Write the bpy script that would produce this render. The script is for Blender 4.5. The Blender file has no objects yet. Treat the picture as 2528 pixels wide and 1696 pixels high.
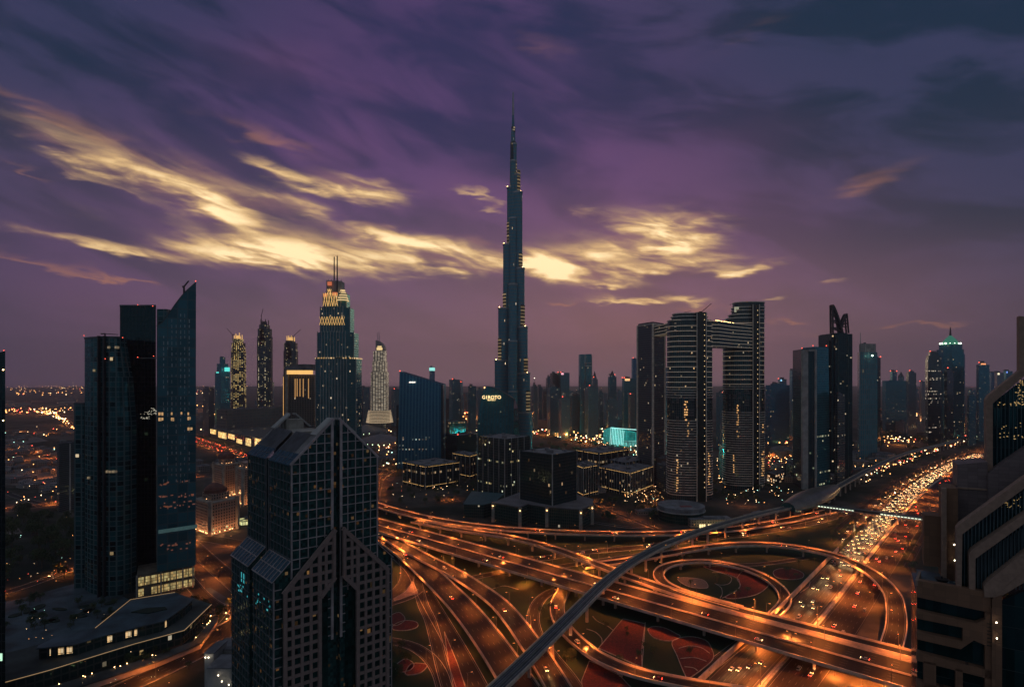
import bpy, math, random
from math import radians as R, sin, cos, pi, atan, atan2, sqrt
from mathutils import Vector, Matrix
random.seed(7)
rnd = random.random
S = bpy.context.scene
COL = S.collection

# ---------------------------------------------------------------- camera
H = 180.0          # height of the viewpoint above the ground
F = 1404.0         # focal length in units of the 2528 px wide photo
HX, HY = 1264.0, 932.5
cam_d = bpy.data.cameras.new('camera'); cam = bpy.data.objects.new('camera', cam_d); COL.objects.link(cam)
cam.location = (0, 0, H); cam.rotation_euler = (R(90), 0, 0)
cam_d.sensor_width = 36; cam_d.lens = 36 * F / 2528
cam_d.shift_y = (HY - 848) / 2528
cam_d.clip_start = 1; cam_d.clip_end = 40000
S.camera = cam
S.view_settings.view_transform = 'Standard'; S.view_settings.look = 'None'
S.view_settings.exposure = 0; S.view_settings.gamma = 1
S.render.engine = 'CYCLES'
cy = S.cycles
cy.use_denoising = True; cy.max_bounces = 5; cy.diffuse_bounces = 2; cy.glossy_bounces = 3
cy.volume_bounces = 0; cy.transmission_bounces = 2; cy.sample_clamp_indirect = 4; cy.caustics_reflective = False
cy.caustics_refractive = False; cy.use_light_tree = True; cy.sample_clamp_direct = 0

def azt(px, py):
    a = atan((px - HX) / F)
    return a, (HY - py) / F * cos(a)

# ---------------------------------------------------------------- node helpers
class NT:
    def __init__(s, tree):
        s.t = tree; tree.nodes.clear()
    def n(s, kind, **kw):
        nd = s.t.nodes.new(kind)
        for k, v in kw.items(): setattr(nd, k, v)
        return nd
    def put(s, sock, v):
        if isinstance(v, bpy.types.NodeSocket): s.t.links.new(v, sock)
        elif v is not None:
            if sock.type == 'RGBA' and len(v) == 3: v = (*v, 1)
            sock.default_value = v
    def m(s, op, a, b=None, c=None, clamp=False):
        nd = s.n('ShaderNodeMath', operation=op, use_clamp=clamp)
        s.put(nd.inputs[0], a); s.put(nd.inputs[1], b); s.put(nd.inputs[2], c)
        return nd.outputs[0]
    def mix(s, f, a, b, mode='MIX'):
        nd = s.n('ShaderNodeMix', data_type='RGBA', blend_type=mode)
        s.put(nd.inputs[0], f); s.put(nd.inputs[6], a); s.put(nd.inputs[7], b)
        return nd.outputs[2]
    def ss(s, v, a, b, c=0.0, d=1.0):
        nd = s.n('ShaderNodeMapRange', interpolation_type='SMOOTHSTEP')
        s.put(nd.inputs[0], v); s.put(nd.inputs[1], a); s.put(nd.inputs[2], b); s.put(nd.inputs[3], c); s.put(nd.inputs[4], d)
        return nd.outputs[0]
    def xyz(s, x, y, z=0.0):
        nd = s.n('ShaderNodeCombineXYZ')
        s.put(nd.inputs[0], x); s.put(nd.inputs[1], y); s.put(nd.inputs[2], z)
        return nd.outputs[0]
    def sep(s, v):
        nd = s.n('ShaderNodeSeparateXYZ'); s.put(nd.inputs[0], v); return nd.outputs
    def noise(s, v, scale=1, detail=4, rough=.5, dist=0.0):
        nd = s.n('ShaderNodeTexNoise'); s.put(nd.inputs['Vector'], v)
        nd.inputs['Scale'].default_value = scale; nd.inputs['Detail'].default_value = detail
        nd.inputs['Roughness'].default_value = rough; nd.inputs['Distortion'].default_value = dist
        return nd.outputs['Fac']
    def white(s, v):
        nd = s.n('ShaderNodeTexWhiteNoise', noise_dimensions='3D'); s.put(nd.inputs['Vector'], v)
        return nd.outputs['Value'], nd.outputs['Color']

# ---------------------------------------------------------------- world: dusk sky with torn cloud layer
W = bpy.data.worlds.new('World'); S.world = W; W.use_nodes = True
t = NT(W.node_tree)
d = t.sep(t.n('ShaderNodeTexCoord').outputs['Generated'])
az = t.m('ARCTAN2', d[0], d[1])
hyp = t.m('MAXIMUM', t.m('SQRT', t.m('ADD', t.m('MULTIPLY', d[0], d[0]), t.m('MULTIPLY', d[1], d[1]))), .02)
el = t.m('MINIMUM', t.m('DIVIDE', d[2], hyp), 3.0)
elp = t.m('MAXIMUM', el, 0.0)
# the cloud sheet as seen in perspective, smeared along the wind
pv = t.m('ADD', elp, .16)
cx = t.m('DIVIDE', t.m('SINE', t.m('SUBTRACT', az, .30)), pv)
cyy = t.m('DIVIDE', t.m('COSINE', t.m('SUBTRACT', az, .30)), pv)
n1 = t.noise(t.xyz(cx, t.m('MULTIPLY', cyy, .42)), 1.9, 6, .55, .5)
n2 = t.noise(t.xyz(t.m('ADD', cx, 31.), t.m('MULTIPLY', cyy, .30)), 3.4, 3, .5, .3)
n3 = t.noise(t.xyz(t.m('MULTIPLY', az, 5.), t.m('MULTIPLY', el, 17.)), 1.9, 5, .55, .5)
n4 = t.noise(t.xyz(t.m('MULTIPLY_ADD', el, 4., t.m('MULTIPLY', az, 5.)), t.m('MULTIPLY_ADD', az, 2., t.m('MULTIPLY', el, 34.)), 7.), 2.0, 3, .5, .3)
big = t.noise(t.xyz(az, t.m('MULTIPLY', el, 2.2), 4.), 1.9, 3, .5)
# warped direction used to place the breaks in the cloud
wa = t.m('MULTIPLY_ADD', t.m('SUBTRACT', n3, .5), .14, az)
we = t.m('MULTIPLY_ADD', t.m('SUBTRACT', n2, .5), .045, el)
we = t.m('MULTIPLY_ADD', t.m('SUBTRACT', n3, .5), .035, we)
we = t.m('MULTIPLY_ADD', t.m('SUBTRACT', n4, .5), .020, we)
wv = t.xyz(wa, we)
def blobs(lst, v, grow_=1.15):
    acc = None
    for px, py, hl, hw, slope, st in lst:
        a, e = azt(px, py)
        mp = t.n('ShaderNodeMapping', vector_type='TEXTURE')
        t.put(mp.inputs[0], v)
        mp.inputs[1].default_value = (a, e, 0)
        mp.inputs[2].default_value = (0, 0, -atan(slope))
        k = cos(a)
        mp.inputs[3].default_value = (hl / F * k * k * 1.15, hw / F * k * grow_, 1)
        dd = t.n('ShaderNodeVectorMath', operation='DOT_PRODUCT')
        t.put(dd.inputs[0], mp.outputs[0]); t.put(dd.inputs[1], mp.outputs[0])
        g = t.m('EXPONENT', t.m('MULTIPLY', dd.outputs['Value'], -1.0))
        acc = t.m('MULTIPLY', g, st) if acc is None else t.m('MULTIPLY_ADD', g, st, acc)
    return acc
gold = blobs([
    (180, 385, 130, 20, .40, .45), (340, 425, 170, 26, .28, .52), (250, 460, 110, 10, .32, .45), (470, 465, 150, 30, .22, .62), (560, 520, 80, 26, .34, .85), (700, 505, 80, 22, .12, .95),
    (890, 468, 100, 22, .20, 1.05), (740, 440, 90, 18, .22, .6), (640, 400, 60, 10, .2, .35), (240, 605, 160, 13, .10, .95), (400, 630, 90, 12, .08, .8), (620, 628, 130, 18, .05, .95),
    (700, 610, 110, 24, -.04, .9), (860, 640, 170, 20, .04, 1.0), (1010, 600, 120, 18, .14, 1.0), (1130, 635, 140, 22, .10, .9), (940, 580, 80, 12, .1, .6), (1400, 662, 120, 26, .06, 1.6), (1330, 640, 60, 12, .1, .9), (1490, 618, 65, 16, -.1, 1.2),
    (1680, 578, 70, 36, .10, 1.9), (1600, 590, 60, 20, .2, .8), (1560, 545, 90, 24, .25, .45), (1700, 652, 95, 10, .0, .9), (1816, 670, 85, 8, -.09, 1.2), (1640, 668, 60, 7, .1, .6),
    (2038, 703, 34, 6, -.12, 1.0), (1600, 738, 110, 7, .04, 1.0), (1690, 748, 60, 8, .1, .7), (1507, 706, 40, 4, -.05, 1.0), (1430, 525, 40, 8, .2, .5), (1180, 480, 50, 8, .3, .5), (1220, 510, 40, 7, .3, .4), (1910, 732, 24, 5, 0, .4), (420, 440, 330, 60, .27, .35), (800, 620, 420, 45, .03, .35), (1560, 620, 220, 60, 0, .35)], wv, 1.3)
amber = blobs([
    (1935, 797, 60, 8, .0, .85), (2280, 800, 110, 5, -.06, .85), (1720, 765, 90, 9, .0, .6), (2010, 822, 120, 6, 0, .3), (130, 655, 200, 9, .12, .6),
    (320, 690, 60, 5, .1, .6), (220, 330, 280, 22, .34, .55), (660, 335, 130, 20, .2, .50), (2130, 455, 140, 22, -.28, .55),
    (1380, 745, 50, 5, -.05, .6), (60, 420, 90, 7, .3, .4), (1350, 110, 120, 30, .35, .25), (1900, 60, 150, 30, -.3, .25)], wv)
shade = blobs([(1150, 110, 420, 50, .42, .55), (560, 215, 260, 40, .35, .35), (150, 250, 260, 45, .38, .5), (700, 575, 260, 20, .10, .8), (1000, 535, 150, 26, .15, .7),
    (150, 520, 330, 45, .18, .8), (1560, 615, 60, 14, 0, .5), (1650, 250, 420, 60, -.10, .75), (2000, 380, 260, 40, -.2, .5), (1050, 300, 300, 26, .25, .35), (330, 500, 200, 16, .2, .4), (2250, 560, 300, 60, -.1, .5)], t.xyz(t.m('MULTIPLY_ADD', t.m('SUBTRACT', n1, .5), .2, az), t.m('MULTIPLY_ADD', t.m('SUBTRACT', n1, .5), .12, el)))
wide = blobs([(1500, 660, 620, 150, .0, .75), (650, 570, 800, 170, .06, .60), (1250, 830, 900, 110, 0, .35)], t.xyz(az, el))
# base tones
purple = (.122, .056, .180); navy = (.020, .022, .088); mauve = (.300, .165, .172); edge = (.002, .020, .050)
n5 = t.noise(t.xyz(t.m('MULTIPLY_ADD', el, 2.2, t.m('MULTIPLY', az, 3.4)), t.m('MULTIPLY_ADD', az, 1.2, t.m('MULTIPLY', el, 7.0)), 11.), 1.6, 5, .54, .45)
cloud = t.ss(t.m('ADD', t.m('MULTIPLY_ADD', n2, .20, t.m('MULTIPLY', n1, .22)), t.m('MULTIPLY', n5, .65)), .42, .64)
base = t.mix(cloud, navy, purple)
base = t.mix(t.ss(el, .22, .60, 0, .50), base, (.018, .024, .080))
base = t.mix(t.ss(big, .38, .62, 0, .45), base, (.165, .066, .170))
base = t.mix(t.m('MULTIPLY', shade, t.ss(n5, .30, .62, 1.15, .55), clamp=True), base, (.026, .025, .088))
# towards the sides and the zenith the sheet turns navy
rightside = t.ss(t.m('ADD', az, t.m('MULTIPLY', elp, .75)), .38, .92, 0, .97)
leftside = t.ss(t.m('SUBTRACT', t.m('MULTIPLY', elp, .75), az), .62, 1.08, 0, .88)
leftedge = t.ss(az, -.60, -.80, 0, .6)
base = t.mix(t.m('MAXIMUM', t.m('MAXIMUM', rightside, leftside), leftedge), base, t.mix(t.ss(n5, .42, .62), edge, (.026, .036, .095)))
base = t.mix(t.ss(el, .26, -.02, 0, .82), base, t.mix(t.ss(t.m('ABSOLUTE', t.m('SUBTRACT', az, .05)), .25, .95), mauve, (.085, .060, .110)))
base = t.mix(t.m('MULTIPLY', wide, .36, clamp=True), base, (.185, .115, .150))
tex = t.m('ADD', t.m('MULTIPLY_ADD', n2, .8, t.m('MULTIPLY', n3, .65)), t.m('MULTIPLY', n4, .55))
n6 = t.noise(t.xyz(t.m('MULTIPLY_ADD', el, 6., t.m('MULTIPLY', az, 8.)), t.m('MULTIPLY_ADD', az, 5., t.m('MULTIPLY', el, 27.)), 3.), 1.5, 4, .5, .45)
gv = t.m('MULTIPLY', gold, t.m('MULTIPLY', t.ss(t.m('MULTIPLY_ADD', n5, .5, tex), .95, 1.50, .3, 1.45), t.ss(n6, .30, .62, .25, 1.25)))
halo = t.m('MULTIPLY', gold, t.ss(n5, .3, .7, .5, 1.2))
sky = t.mix(t.m('MULTIPLY', t.ss(t.m('MULTIPLY', amber, t.ss(tex, .78, 1.2, .4, 1.3)), .08, 1.0), .55), base, (.56, .23, .12))
sky = t.mix(t.ss(halo, .02, .9, 0, .50), sky, (.33, .165, .155))
sky = t.mix(t.ss(gv, .10, 1.25, 0, .92), sky, (.86, .55, .24))
sky = t.mix(t.ss(gv, .80, 2.2, 0, .9), sky, (1.5, 1.12, .62))
# the clear sky above the cloud adds its own faint light
nish = t.n('ShaderNodeTexSky', sky_type='NISHITA'); nish.sun_disc = False
nish.sun_elevation = R(1.5); nish.sun_rotation = atan((1560 - HX) / F); nish.air_density = 1.5; nish.dust_density = 3
sky = t.mix(.008, sky, nish.outputs[0], 'ADD')
# away from the sunset the open evening sky is an even blue
away = t.m('MAXIMUM', t.ss(t.m('ABSOLUTE', az), .95, 1.6), t.ss(el, .75, 1.2))
sky = t.mix(away, sky, (.125, .155, .190))
sky = t.mix(t.ss(el, -.002, -.03), sky, (.03, .022, .034))
bg = t.n('ShaderNodeBackground'); t.put(bg.inputs[0], sky); bg.inputs[1].default_value = 1.0
t.t.links.new(bg.outputs[0], t.n('ShaderNodeOutputWorld').inputs[0])
W.cycles.sampling_method = 'MANUAL'; W.cycles.sample_map_resolution = 512

# one very weak low sun behind the clouds
sl = bpy.data.lights.new('sun', 'SUN'); sl.energy = .06; sl.angle = R(12); sl.color = (1, .75, .45)
so = bpy.data.objects.new('sun', sl); COL.objects.link(so)
so.rotation_euler = Vector((-sin(.21), -cos(.21), -.10)).to_track_quat('-Z', 'Y').to_euler()

# ---------------------------------------------------------------- geometry helpers
def P(px, py, z=0.0):
    Y = F * (H - z) / (py - HY)
    return Vector(((px - HX) / F * Y, Y, z))
def XW(px, Y): return (px - HX) / F * Y
def ZW(py, Y): return H - (py - HY) * Y / F

class MB:
    def __init__(s): s.v = []; s.f = []; s.uv = []; s.mi = []
    def face(s, pts, uv=None, mi=0):
        i = len(s.v); s.v += [tuple(p) for p in pts]
        s.f.append(tuple(range(i, i + len(pts))))
        s.uv.append(uv if uv else [(p[0], p[1]) for p in pts]); s.mi.append(mi)
    def prism(s, poly, z0, z1, caps=True, poly2=None, u0=0, mi=0, sides=True, bottom=False):
        p2 = poly2 or poly; n = len(poly); u = u0
        z0s = z0 if isinstance(z0, (list, tuple)) else [z0] * n
        z1s = z1 if isinstance(z1, (list, tuple)) else [z1] * n
        if sides:
            for i in range(n):
                j = (i + 1) % n
                L = math.hypot(poly[j][0] - poly[i][0], poly[j][1] - poly[i][1])
                s.face([(*poly[i][:2], z0s[i]), (*poly[j][:2], z0s[j]), (*p2[j][:2], z1s[j]), (*p2[i][:2], z1s[i])],
                       [(u, z0s[i]), (u + L, z0s[j]), (u + L, z1s[j]), (u, z1s[i])], mi)
                u += L
        if caps: s.face([(*p2[i][:2], z1s[i]) for i in range(n)], None, mi)
        if bottom: s.face([(*poly[i][:2], z0s[i]) for i in reversed(range(n))], None, mi)
    def box(s, x0, x1, y0, y1, z0, z1, mi=0):
        s.prism([(x0, y0), (x1, y0), (x1, y1), (x0, y1)], z0, z1, mi=mi, bottom=True)
    def obox(s, c, ax, ay, hx, hy, z0, z1, mi=0):
        c = Vector(c[:2]); ax = Vector(ax[:2]); ay = Vector(ay[:2])
        s.prism([c - ax * hx - ay * hy, c + ax * hx - ay * hy, c + ax * hx + ay * hy, c - ax * hx + ay * hy], z0, z1, mi=mi, bottom=True)
    def bar(s, a, b, w, h=None, mi=0, up=None):
        h = h or w; a = Vector(a); b = Vector(b); d = (b - a).normalized()
        up = Vector(up) if up else (Vector((0, 0, 1)) if abs(d.z) < .95 else Vector((1, 0, 0)))
        x = d.cross(up).normalized() * w / 2; y = x.cross(d).normalized() * h / 2
        q = [-x - y, x - y, x + y, -x + y]
        for i in range(4):
            j = (i + 1) % 4
            s.face([a + q[i], a + q[j], b + q[j], b + q[i]], None, mi)
        s.face([b + k for k in q], None, mi); s.face([a + k for k in reversed(q)], None, mi)
    def cyl(s, c, r0, r1, z0, z1, n=12, mi=0):
        a = [(c[0] + r0 * cos(2 * pi * i / n), c[1] + r0 * sin(2 * pi * i / n)) for i in range(n)]
        b = [(c[0] + r1 * cos(2 * pi * i / n), c[1] + r1 * sin(2 * pi * i / n)) for i in range(n)]
        s.prism(a, z0, z1, poly2=b, mi=mi)
    def ball(s, c, r, mi=0, n=6):
        for i in range(n):
            for j in range(n // 2):
                q = []
                for (ii, jj) in ((i, j), (i + 1, j), (i + 1, j + 1), (i, j + 1)):
                    a = 2 * pi * ii / n; b = pi * jj / (n // 2) - pi / 2
                    q.append((c[0] + r * cos(a) * cos(b), c[1] + r * sin(a) * cos(b), c[2] + r * sin(b)))
                s.face(q, None, mi)
    def mesh(s, name, mats, origin=None):
        me = bpy.data.meshes.new(name)
        o = origin or (0, 0, 0)
        me.from_pydata([(v[0] - o[0], v[1] - o[1], v[2] - o[2]) for v in s.v], [], s.f)
        ul = me.uv_layers.new(name='UVMap')
        flat = [c for f in s.uv for p in f for c in (p[0], p[1])]
        ul.data.foreach_set('uv', flat)
        for m in (mats if isinstance(mats, (list, tuple)) else [mats]): me.materials.append(m)
        me.polygons.foreach_set('material_index', s.mi)
        me.update()
        return me
def put(name, mb, mats, parent=None, origin=None):
    if parent is not None:
        origin = world_loc(parent)
    me = mb.mesh(name, mats, origin) if isinstance(mb, MB) else mb
    o = bpy.data.objects.new(name, me); COL.objects.link(o)
    if parent is not None: o.parent = parent
    elif origin: o.location = origin
    return o
def world_loc(o):
    l = Vector(o.location)
    while o.parent: o = o.parent; l = l + Vector(o.location)
    return l
def tag(o, label, cat, group=None):
    o['label'] = label; o['category'] = cat
    if group: o['group'] = group
    return o
def thing(name, label, cat, loc, group=None):
    o = bpy.data.objects.new(name, None); COL.objects.link(o); o.location = loc; o.empty_display_size = .5
    return tag(o, label, cat, group)
def struct(o, kind='structure'):
    o['kind'] = kind; return o

# ---------------------------------------------------------------- materials
MATS = {}
def pbr(name, col, rough=.7, metal=0.0, var=.25, scale=.2, emit=None, es=0, sampling=True, spec=None):
    if name in MATS: return MATS[name]
    m = bpy.data.materials.new(name); m.use_nodes = True; t = NT(m.node_tree)
    b = t.n('ShaderNodeBsdfPrincipled'); o = t.n('ShaderNodeOutputMaterial'); t.t.links.new(b.outputs[0], o.inputs[0])
    c = t.n('ShaderNodeTexCoord').outputs['Object']
    n = t.noise(c, scale, 4, .6)
    t.put(b.inputs['Base Color'], t.mix(t.ss(n, .3, .7), tuple(x * (1 - var) for x in col), tuple(min(1, x * (1 + var)) for x in col)))
    b.inputs['Roughness'].default_value = rough; b.inputs['Metallic'].default_value = metal
    if spec is not None: b.inputs['Specular IOR Level'].default_value = spec
    if emit:
        t.put(b.inputs['Emission Color'], emit); b.inputs['Emission Strength'].default_value = es
        if not sampling: m.cycles.emission_sampling = 'NONE'
    MATS[name] = m; return m

def facade(name, cw=3.5, ch=3.8, mw=.12, mh=.15, glass=(.02, .035, .045), frame=(.08, .08, .09), lit=.05, lc=(1, .62, .25),
           lc2=(1, .85, .6), es=1.5, rough=.12, bandp=0.0, zlo=None, zhi=None, metal=0.0, vbig=0, cluster=.5, gv=.4):
    """curtain wall: grid of panes in metres on the wall's own UV, some of them lit"""
    if name in MATS: return MATS[name]
    m = bpy.data.materials.new(name); m.use_nodes = True; t = NT(m.node_tree)
    b = t.n('ShaderNodeBsdfPrincipled'); o = t.n('ShaderNodeOutputMaterial'); t.t.links.new(b.outputs[0], o.inputs[0])
    uv = t.sep(t.n('ShaderNodeUVMap').outputs[0])
    U = t.m('DIVIDE', uv[0], cw); V = t.m('DIVIDE', uv[1], ch)
    iu = t.m('FLOOR', U); iv = t.m('FLOOR', V); fu = t.m('FRACT', U); fv = t.m('FRACT', V)
    pane = t.m('MULTIPLY', t.m('GREATER_THAN', fu, mw), t.m('GREATER_THAN', fv, mh))
    if vbig:
        fb = t.m('FRACT', t.m('DIVIDE', uv[0], vbig))
        pane = t.m('MULTIPLY', pane, t.m('GREATER_THAN', fb, 1.1 / vbig))
    oi = t.n('ShaderNodeObjectInfo').outputs['Random']
    r1, rc = t.white(t.xyz(iu, iv, t.m('MULTIPLY', oi, 91.)))
    rcs = t.sep(rc)
    cl = t.noise(t.xyz(t.m('MULTIPLY', iu, .9), iv, oi), .16, 2, .5)
    cl = t.ss(cl, .5 - .25 * (1 - cluster), .72)
    prob = t.m('MULTIPLY', t.m('MULTIPLY_ADD', cl, 1.15, .12) if lit < .3 else t.m('MULTIPLY_ADD', cl, 1.6, .25), lit)
    if bandp:
        rf, _ = t.white(t.xyz(0., iv, t.m('MULTIPLY', oi, 17.)))
        seg = t.noise(t.xyz(t.m('MULTIPLY', iu, .25), t.m('MULTIPLY', iv, 7.3), 3.), 1., 1, .5)
        prob = t.m('ADD', prob, t.m('MULTIPLY', t.m('MULTIPLY', t.m('LESS_THAN', rf, bandp), t.m('GREATER_THAN', seg, .48)), .75))
    litm = t.m('LESS_THAN', r1, prob)
    if zhi: litm = t.m('MULTIPLY', litm, t.m('LESS_THAN', uv[1], zhi))
    if zlo: litm = t.m('MULTIPLY', litm, t.m('GREATER_THAN', uv[1], zlo))
    litm = t.m('MULTIPLY', litm, pane)
    if cw >= 2.9 and lit < .3: litm = t.m('MULTIPLY', litm, t.m('MULTIPLY', t.m('LESS_THAN', fu, .72), t.m('GREATER_THAN', fv, .35)))
    gvar = t.m('MULTIPLY_ADD', rcs[0], gv, 1 - gv / 2)
    gcol = t.n('ShaderNodeVectorMath', operation='SCALE'); gcol.inputs[0].default_value = (glass[0] * 1.2, glass[1] * 1.8, glass[2] * 1.8) if rough < .5 else glass; t.put(gcol.inputs['Scale'], gvar)
    t.put(b.inputs['Base Color'], t.mix(pane, frame, gcol.outputs[0]))
    t.put(b.inputs['Specular Tint'], t.mix(pane, (1, 1, 1), (.30, .85, 1.0) if rough < .5 else (1, 1, 1)))
    t.put(b.inputs['Roughness'], t.m('MULTIPLY_ADD', pane, rough - .6, .6))
    t.put(b.inputs['Metallic'], t.m('MULTIPLY', pane, metal))
    t.put(b.inputs['Emission Color'], t.mix(rcs[1], lc, lc2))
    t.put(b.inputs['Emission Strength'], t.m('MULTIPLY', litm, t.m('MULTIPLY_ADD', t.m('MULTIPLY', rcs[2], rcs[2]), es * .75, es * .06) if lit < .3 else t.m('MULTIPLY_ADD', rcs[2], es * .8, es * .3)))
    # each pane sits at a very slightly different angle
    nm = t.n('ShaderNodeNewGeometry').outputs['Normal']
    off = t.n('ShaderNodeVectorMath', operation='MULTIPLY_ADD')
    t.put(off.inputs[0], rc); off.inputs[1].default_value = (.03, .03, .03); t.put(off.inputs[2], nm)
    nn = t.n('ShaderNodeVectorMath', operation='NORMALIZE'); t.put(nn.inputs[0], off.outputs[0]); t.put(b.inputs['Normal'], nn.outputs[0])
    m.cycles.emission_sampling = 'NONE'
    MATS[name] = m; return m

def glow(name, col, es, sampling=False):
    return pbr(name, (.3, .3, .3), .5, emit=col, es=es, sampling=sampling)

concrete = pbr('concrete', (.30, .27, .24), .85, scale=.15)
pale_conc = pbr('pale concrete', (.36, .34, .33), .8, scale=.1)
dark_roof = pbr('dark roof', (.10, .10, .12), .9, scale=.05, var=.5)
roofgrey = pbr('grey roof', (.17, .165, .18), .9, scale=.08, var=.4)
metal_dk = pbr('dark metal', (.05, .05, .055), .5, .6)
metal_lt = pbr('light metal', (.35, .36, .38), .35, .5)
red_glow = glow('red beacon light', (1, .10, .05), 3.5)
warm_glow = glow('warm lamp light', (1, .55, .2), 14)
white_glow = glow('white lamp light', (1, .85, .6), 10)
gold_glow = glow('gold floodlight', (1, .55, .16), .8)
gold_soft = glow('soft gold lighting', (1, .58, .2), .45)
cyan_glow = glow('cyan lighting', (.10, .85, .75), 1.1)

teal = facade('teal glass', 3, 3.8, .10, .18, (.035, .13, .17), (.05, .09, .11), .035, es=1.2, metal=.6, rough=.25)
teal2 = facade('blue glass', 4.5, 4, .16, .10, (.03, .12, .19), (.04, .10, .15), .03, es=1.3, rough=.25, metal=.6)
ribbed = facade('ribbed facade', 5, 3.6, .42, .12, (.03, .10, .13), (.085, .125, .155), .035, es=1.4)
resid = facade('residential facade', 4.2, 3.4, .45, .42, (.018, .03, .04), (.085, .095, .11), .05, es=1.6)
darkt = facade('dark tower glass', 4, 3.8, .08, .10, (.008, .018, .022), (.02, .03, .035), .025, es=1.4, metal=.2, rough=.25)
office = facade('office glass', 3.4, 3.9, .07, .14, (.010, .028, .030), (.05, .055, .06), .03, bandp=.14, lc=(1, .75, .3), lc2=(.9, 1, .7), es=1.2, vbig=20, metal=.35)
office2 = facade('dark office glass', 2.4, 3.9, .10, .10, (.012, .022, .024), (.03, .035, .04), .03, bandp=.05, lc=(1, .5, .2), lc2=(1, .8, .5), es=.7, metal=.35)
golden = facade('gold lit facade', 7, 3.8, .55, .20, (.03, .03, .03), (.06, .06, .06), .62, lc=(1, .62, .18), lc2=(1, .8, .35), es=.75)
goldlite = facade('sparse gold facade', 5, 3.8, .4, .25, (.012, .03, .038), (.045, .055, .06), .18, lc=(1, .7, .25), lc2=(1, .85, .5), es=1.4)
whitelit = facade('white banded facade', 9, 4.2, .30, .45, (.05, .045, .05), (.16, .14, .14), 6.0, lc=(1, .80, .55), lc2=(1, .85, .62), es=.5)

# ---------------------------------------------------------------- generic building
def quad(x0, xc, x1, Y, dl=26, dr=26):
    C = Vector((XW(xc, Y), Y)); L = Vector((XW(x0, Y + dl), Y + dl)); Rr = Vector((XW(x1, Y + dr), Y + dr))
    return [L, C, Rr, L + Rr - C]
def shrink(poly, k, dx=0, dy=0):
    c = sum((Vector(p) for p in poly), Vector((0, 0))) / len(poly)
    return [c + (Vector(p) - c) * k + Vector((dx, dy)) for p in poly]
def beacon(root, p, r=1.6, mat=None):
    m = MB(); m.ball(p, r * .75); return put('beacon', m, mat or red_glow, root)
def roof_units(root, poly, z, n=3, s=1.0):
    c = sum((Vector(p) for p in poly), Vector((0, 0))) / len(poly)
    for k in range(n):
        q = c + (Vector(poly[k % len(poly)]) - c) * (.15 + .45 * rnd())
        ax = (Vector(poly[1]) - Vector(poly[0])).normalized(); ay = Vector((-ax.y, ax.x))
        m = MB(); m.obox(q, ax, ay, (2 + 3 * rnd()) * s, (1.5 + 2.5 * rnd()) * s, z - .5, z + (1.5 + 3 * rnd()) * s)
        put('roof_unit', m, roofgrey, root)
def bld(name, label, xs, Y, ytop, mat, z0=0, dl=26, dr=26, tiers=(), roof=dark_roof, units=2, red=(), cat='tower', group=None, parapet=1.6):
    poly = quad(*xs, Y, dl, dr); zt = ZW(ytop, Y)
    c = sum(poly, Vector((0, 0))) / 4
    root = thing(name, label, cat, (c.x, c.y, z0), group)
    m = MB(); m.prism(poly, z0, zt, caps=False, u0=rnd() * 40); put('wall', m, mat, root)
    m = MB(); m.prism(shrink(poly, .985), zt - parapet, zt - parapet + .3); put('roof', m, roof, root)
    top = zt
    for (k, yt, *mm) in tiers:
        zt2 = ZW(yt, Y + 15); m = MB(); m.prism(shrink(poly, k), top - 2, zt2, u0=rnd() * 40)
        put('upper_block', m, mm[0] if mm else mat, root); top = zt2
        poly = shrink(poly, k)
    if units: roof_units(root, poly, top, units, .8 if Y < 1500 else 1.6)
    for k in red:
        beacon(root, (*(poly[k] * .96 + c * .04), top + 2), 1.2 + Y / 1800)
    return root, poly, top

# ================================================================ the setting
gm = bpy.data.materials.new('ground'); gm.use_nodes = True; t = NT(gm.node_tree)
b = t.n('ShaderNodeBsdfPrincipled'); t.t.links.new(b.outputs[0], t.n('ShaderNodeOutputMaterial').inputs[0])
c = t.n('ShaderNodeTexCoord').outputs['Object']
a1 = t.noise(c, .006, 6, .6, .6); a2 = t.noise(c, .03, 5, .65); a3 = t.noise(c, .0016, 3, .5)
g = t.mix(t.ss(a1, .42, .60), (.020, .030, .020), (.115, .095, .085))
g = t.mix(t.ss(a2, .48, .62, 0, .7), g, (.045, .045, .045))
g = t.mix(t.ss(a3, .4, .6, 0, .5), g, (.030, .034, .034))
t.put(b.inputs['Base Color'], g); b.inputs['Roughness'].default_value = .95; b.inputs['Specular IOR Level'].default_value = .1
m = MB(); m.face([(-9000, -300, 0), (9000, -300, 0), (9000, 12000, 0), (-9000, 12000, 0)])
struct(put('ground', m, gm))

hz = bpy.data.materials.new('haze'); hz.use_nodes = True; t = NT(hz.node_tree)
pv_ = t.n('ShaderNodeVolumePrincipled'); pv_.inputs['Color'].default_value = (.93, .84, .95, 1)
pv_.inputs['Density'].default_value = .00007; pv_.inputs['Anisotropy'].default_value = .55
t.t.links.new(pv_.outputs[0], t.n('ShaderNodeOutputMaterial').inputs['Volume'])
m = MB(); m.box(-9500, 9500, -600, 12500, -1.5, 850)
hazeo = put('haze', m, hz); struct(hazeo, 'stuff')

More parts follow.
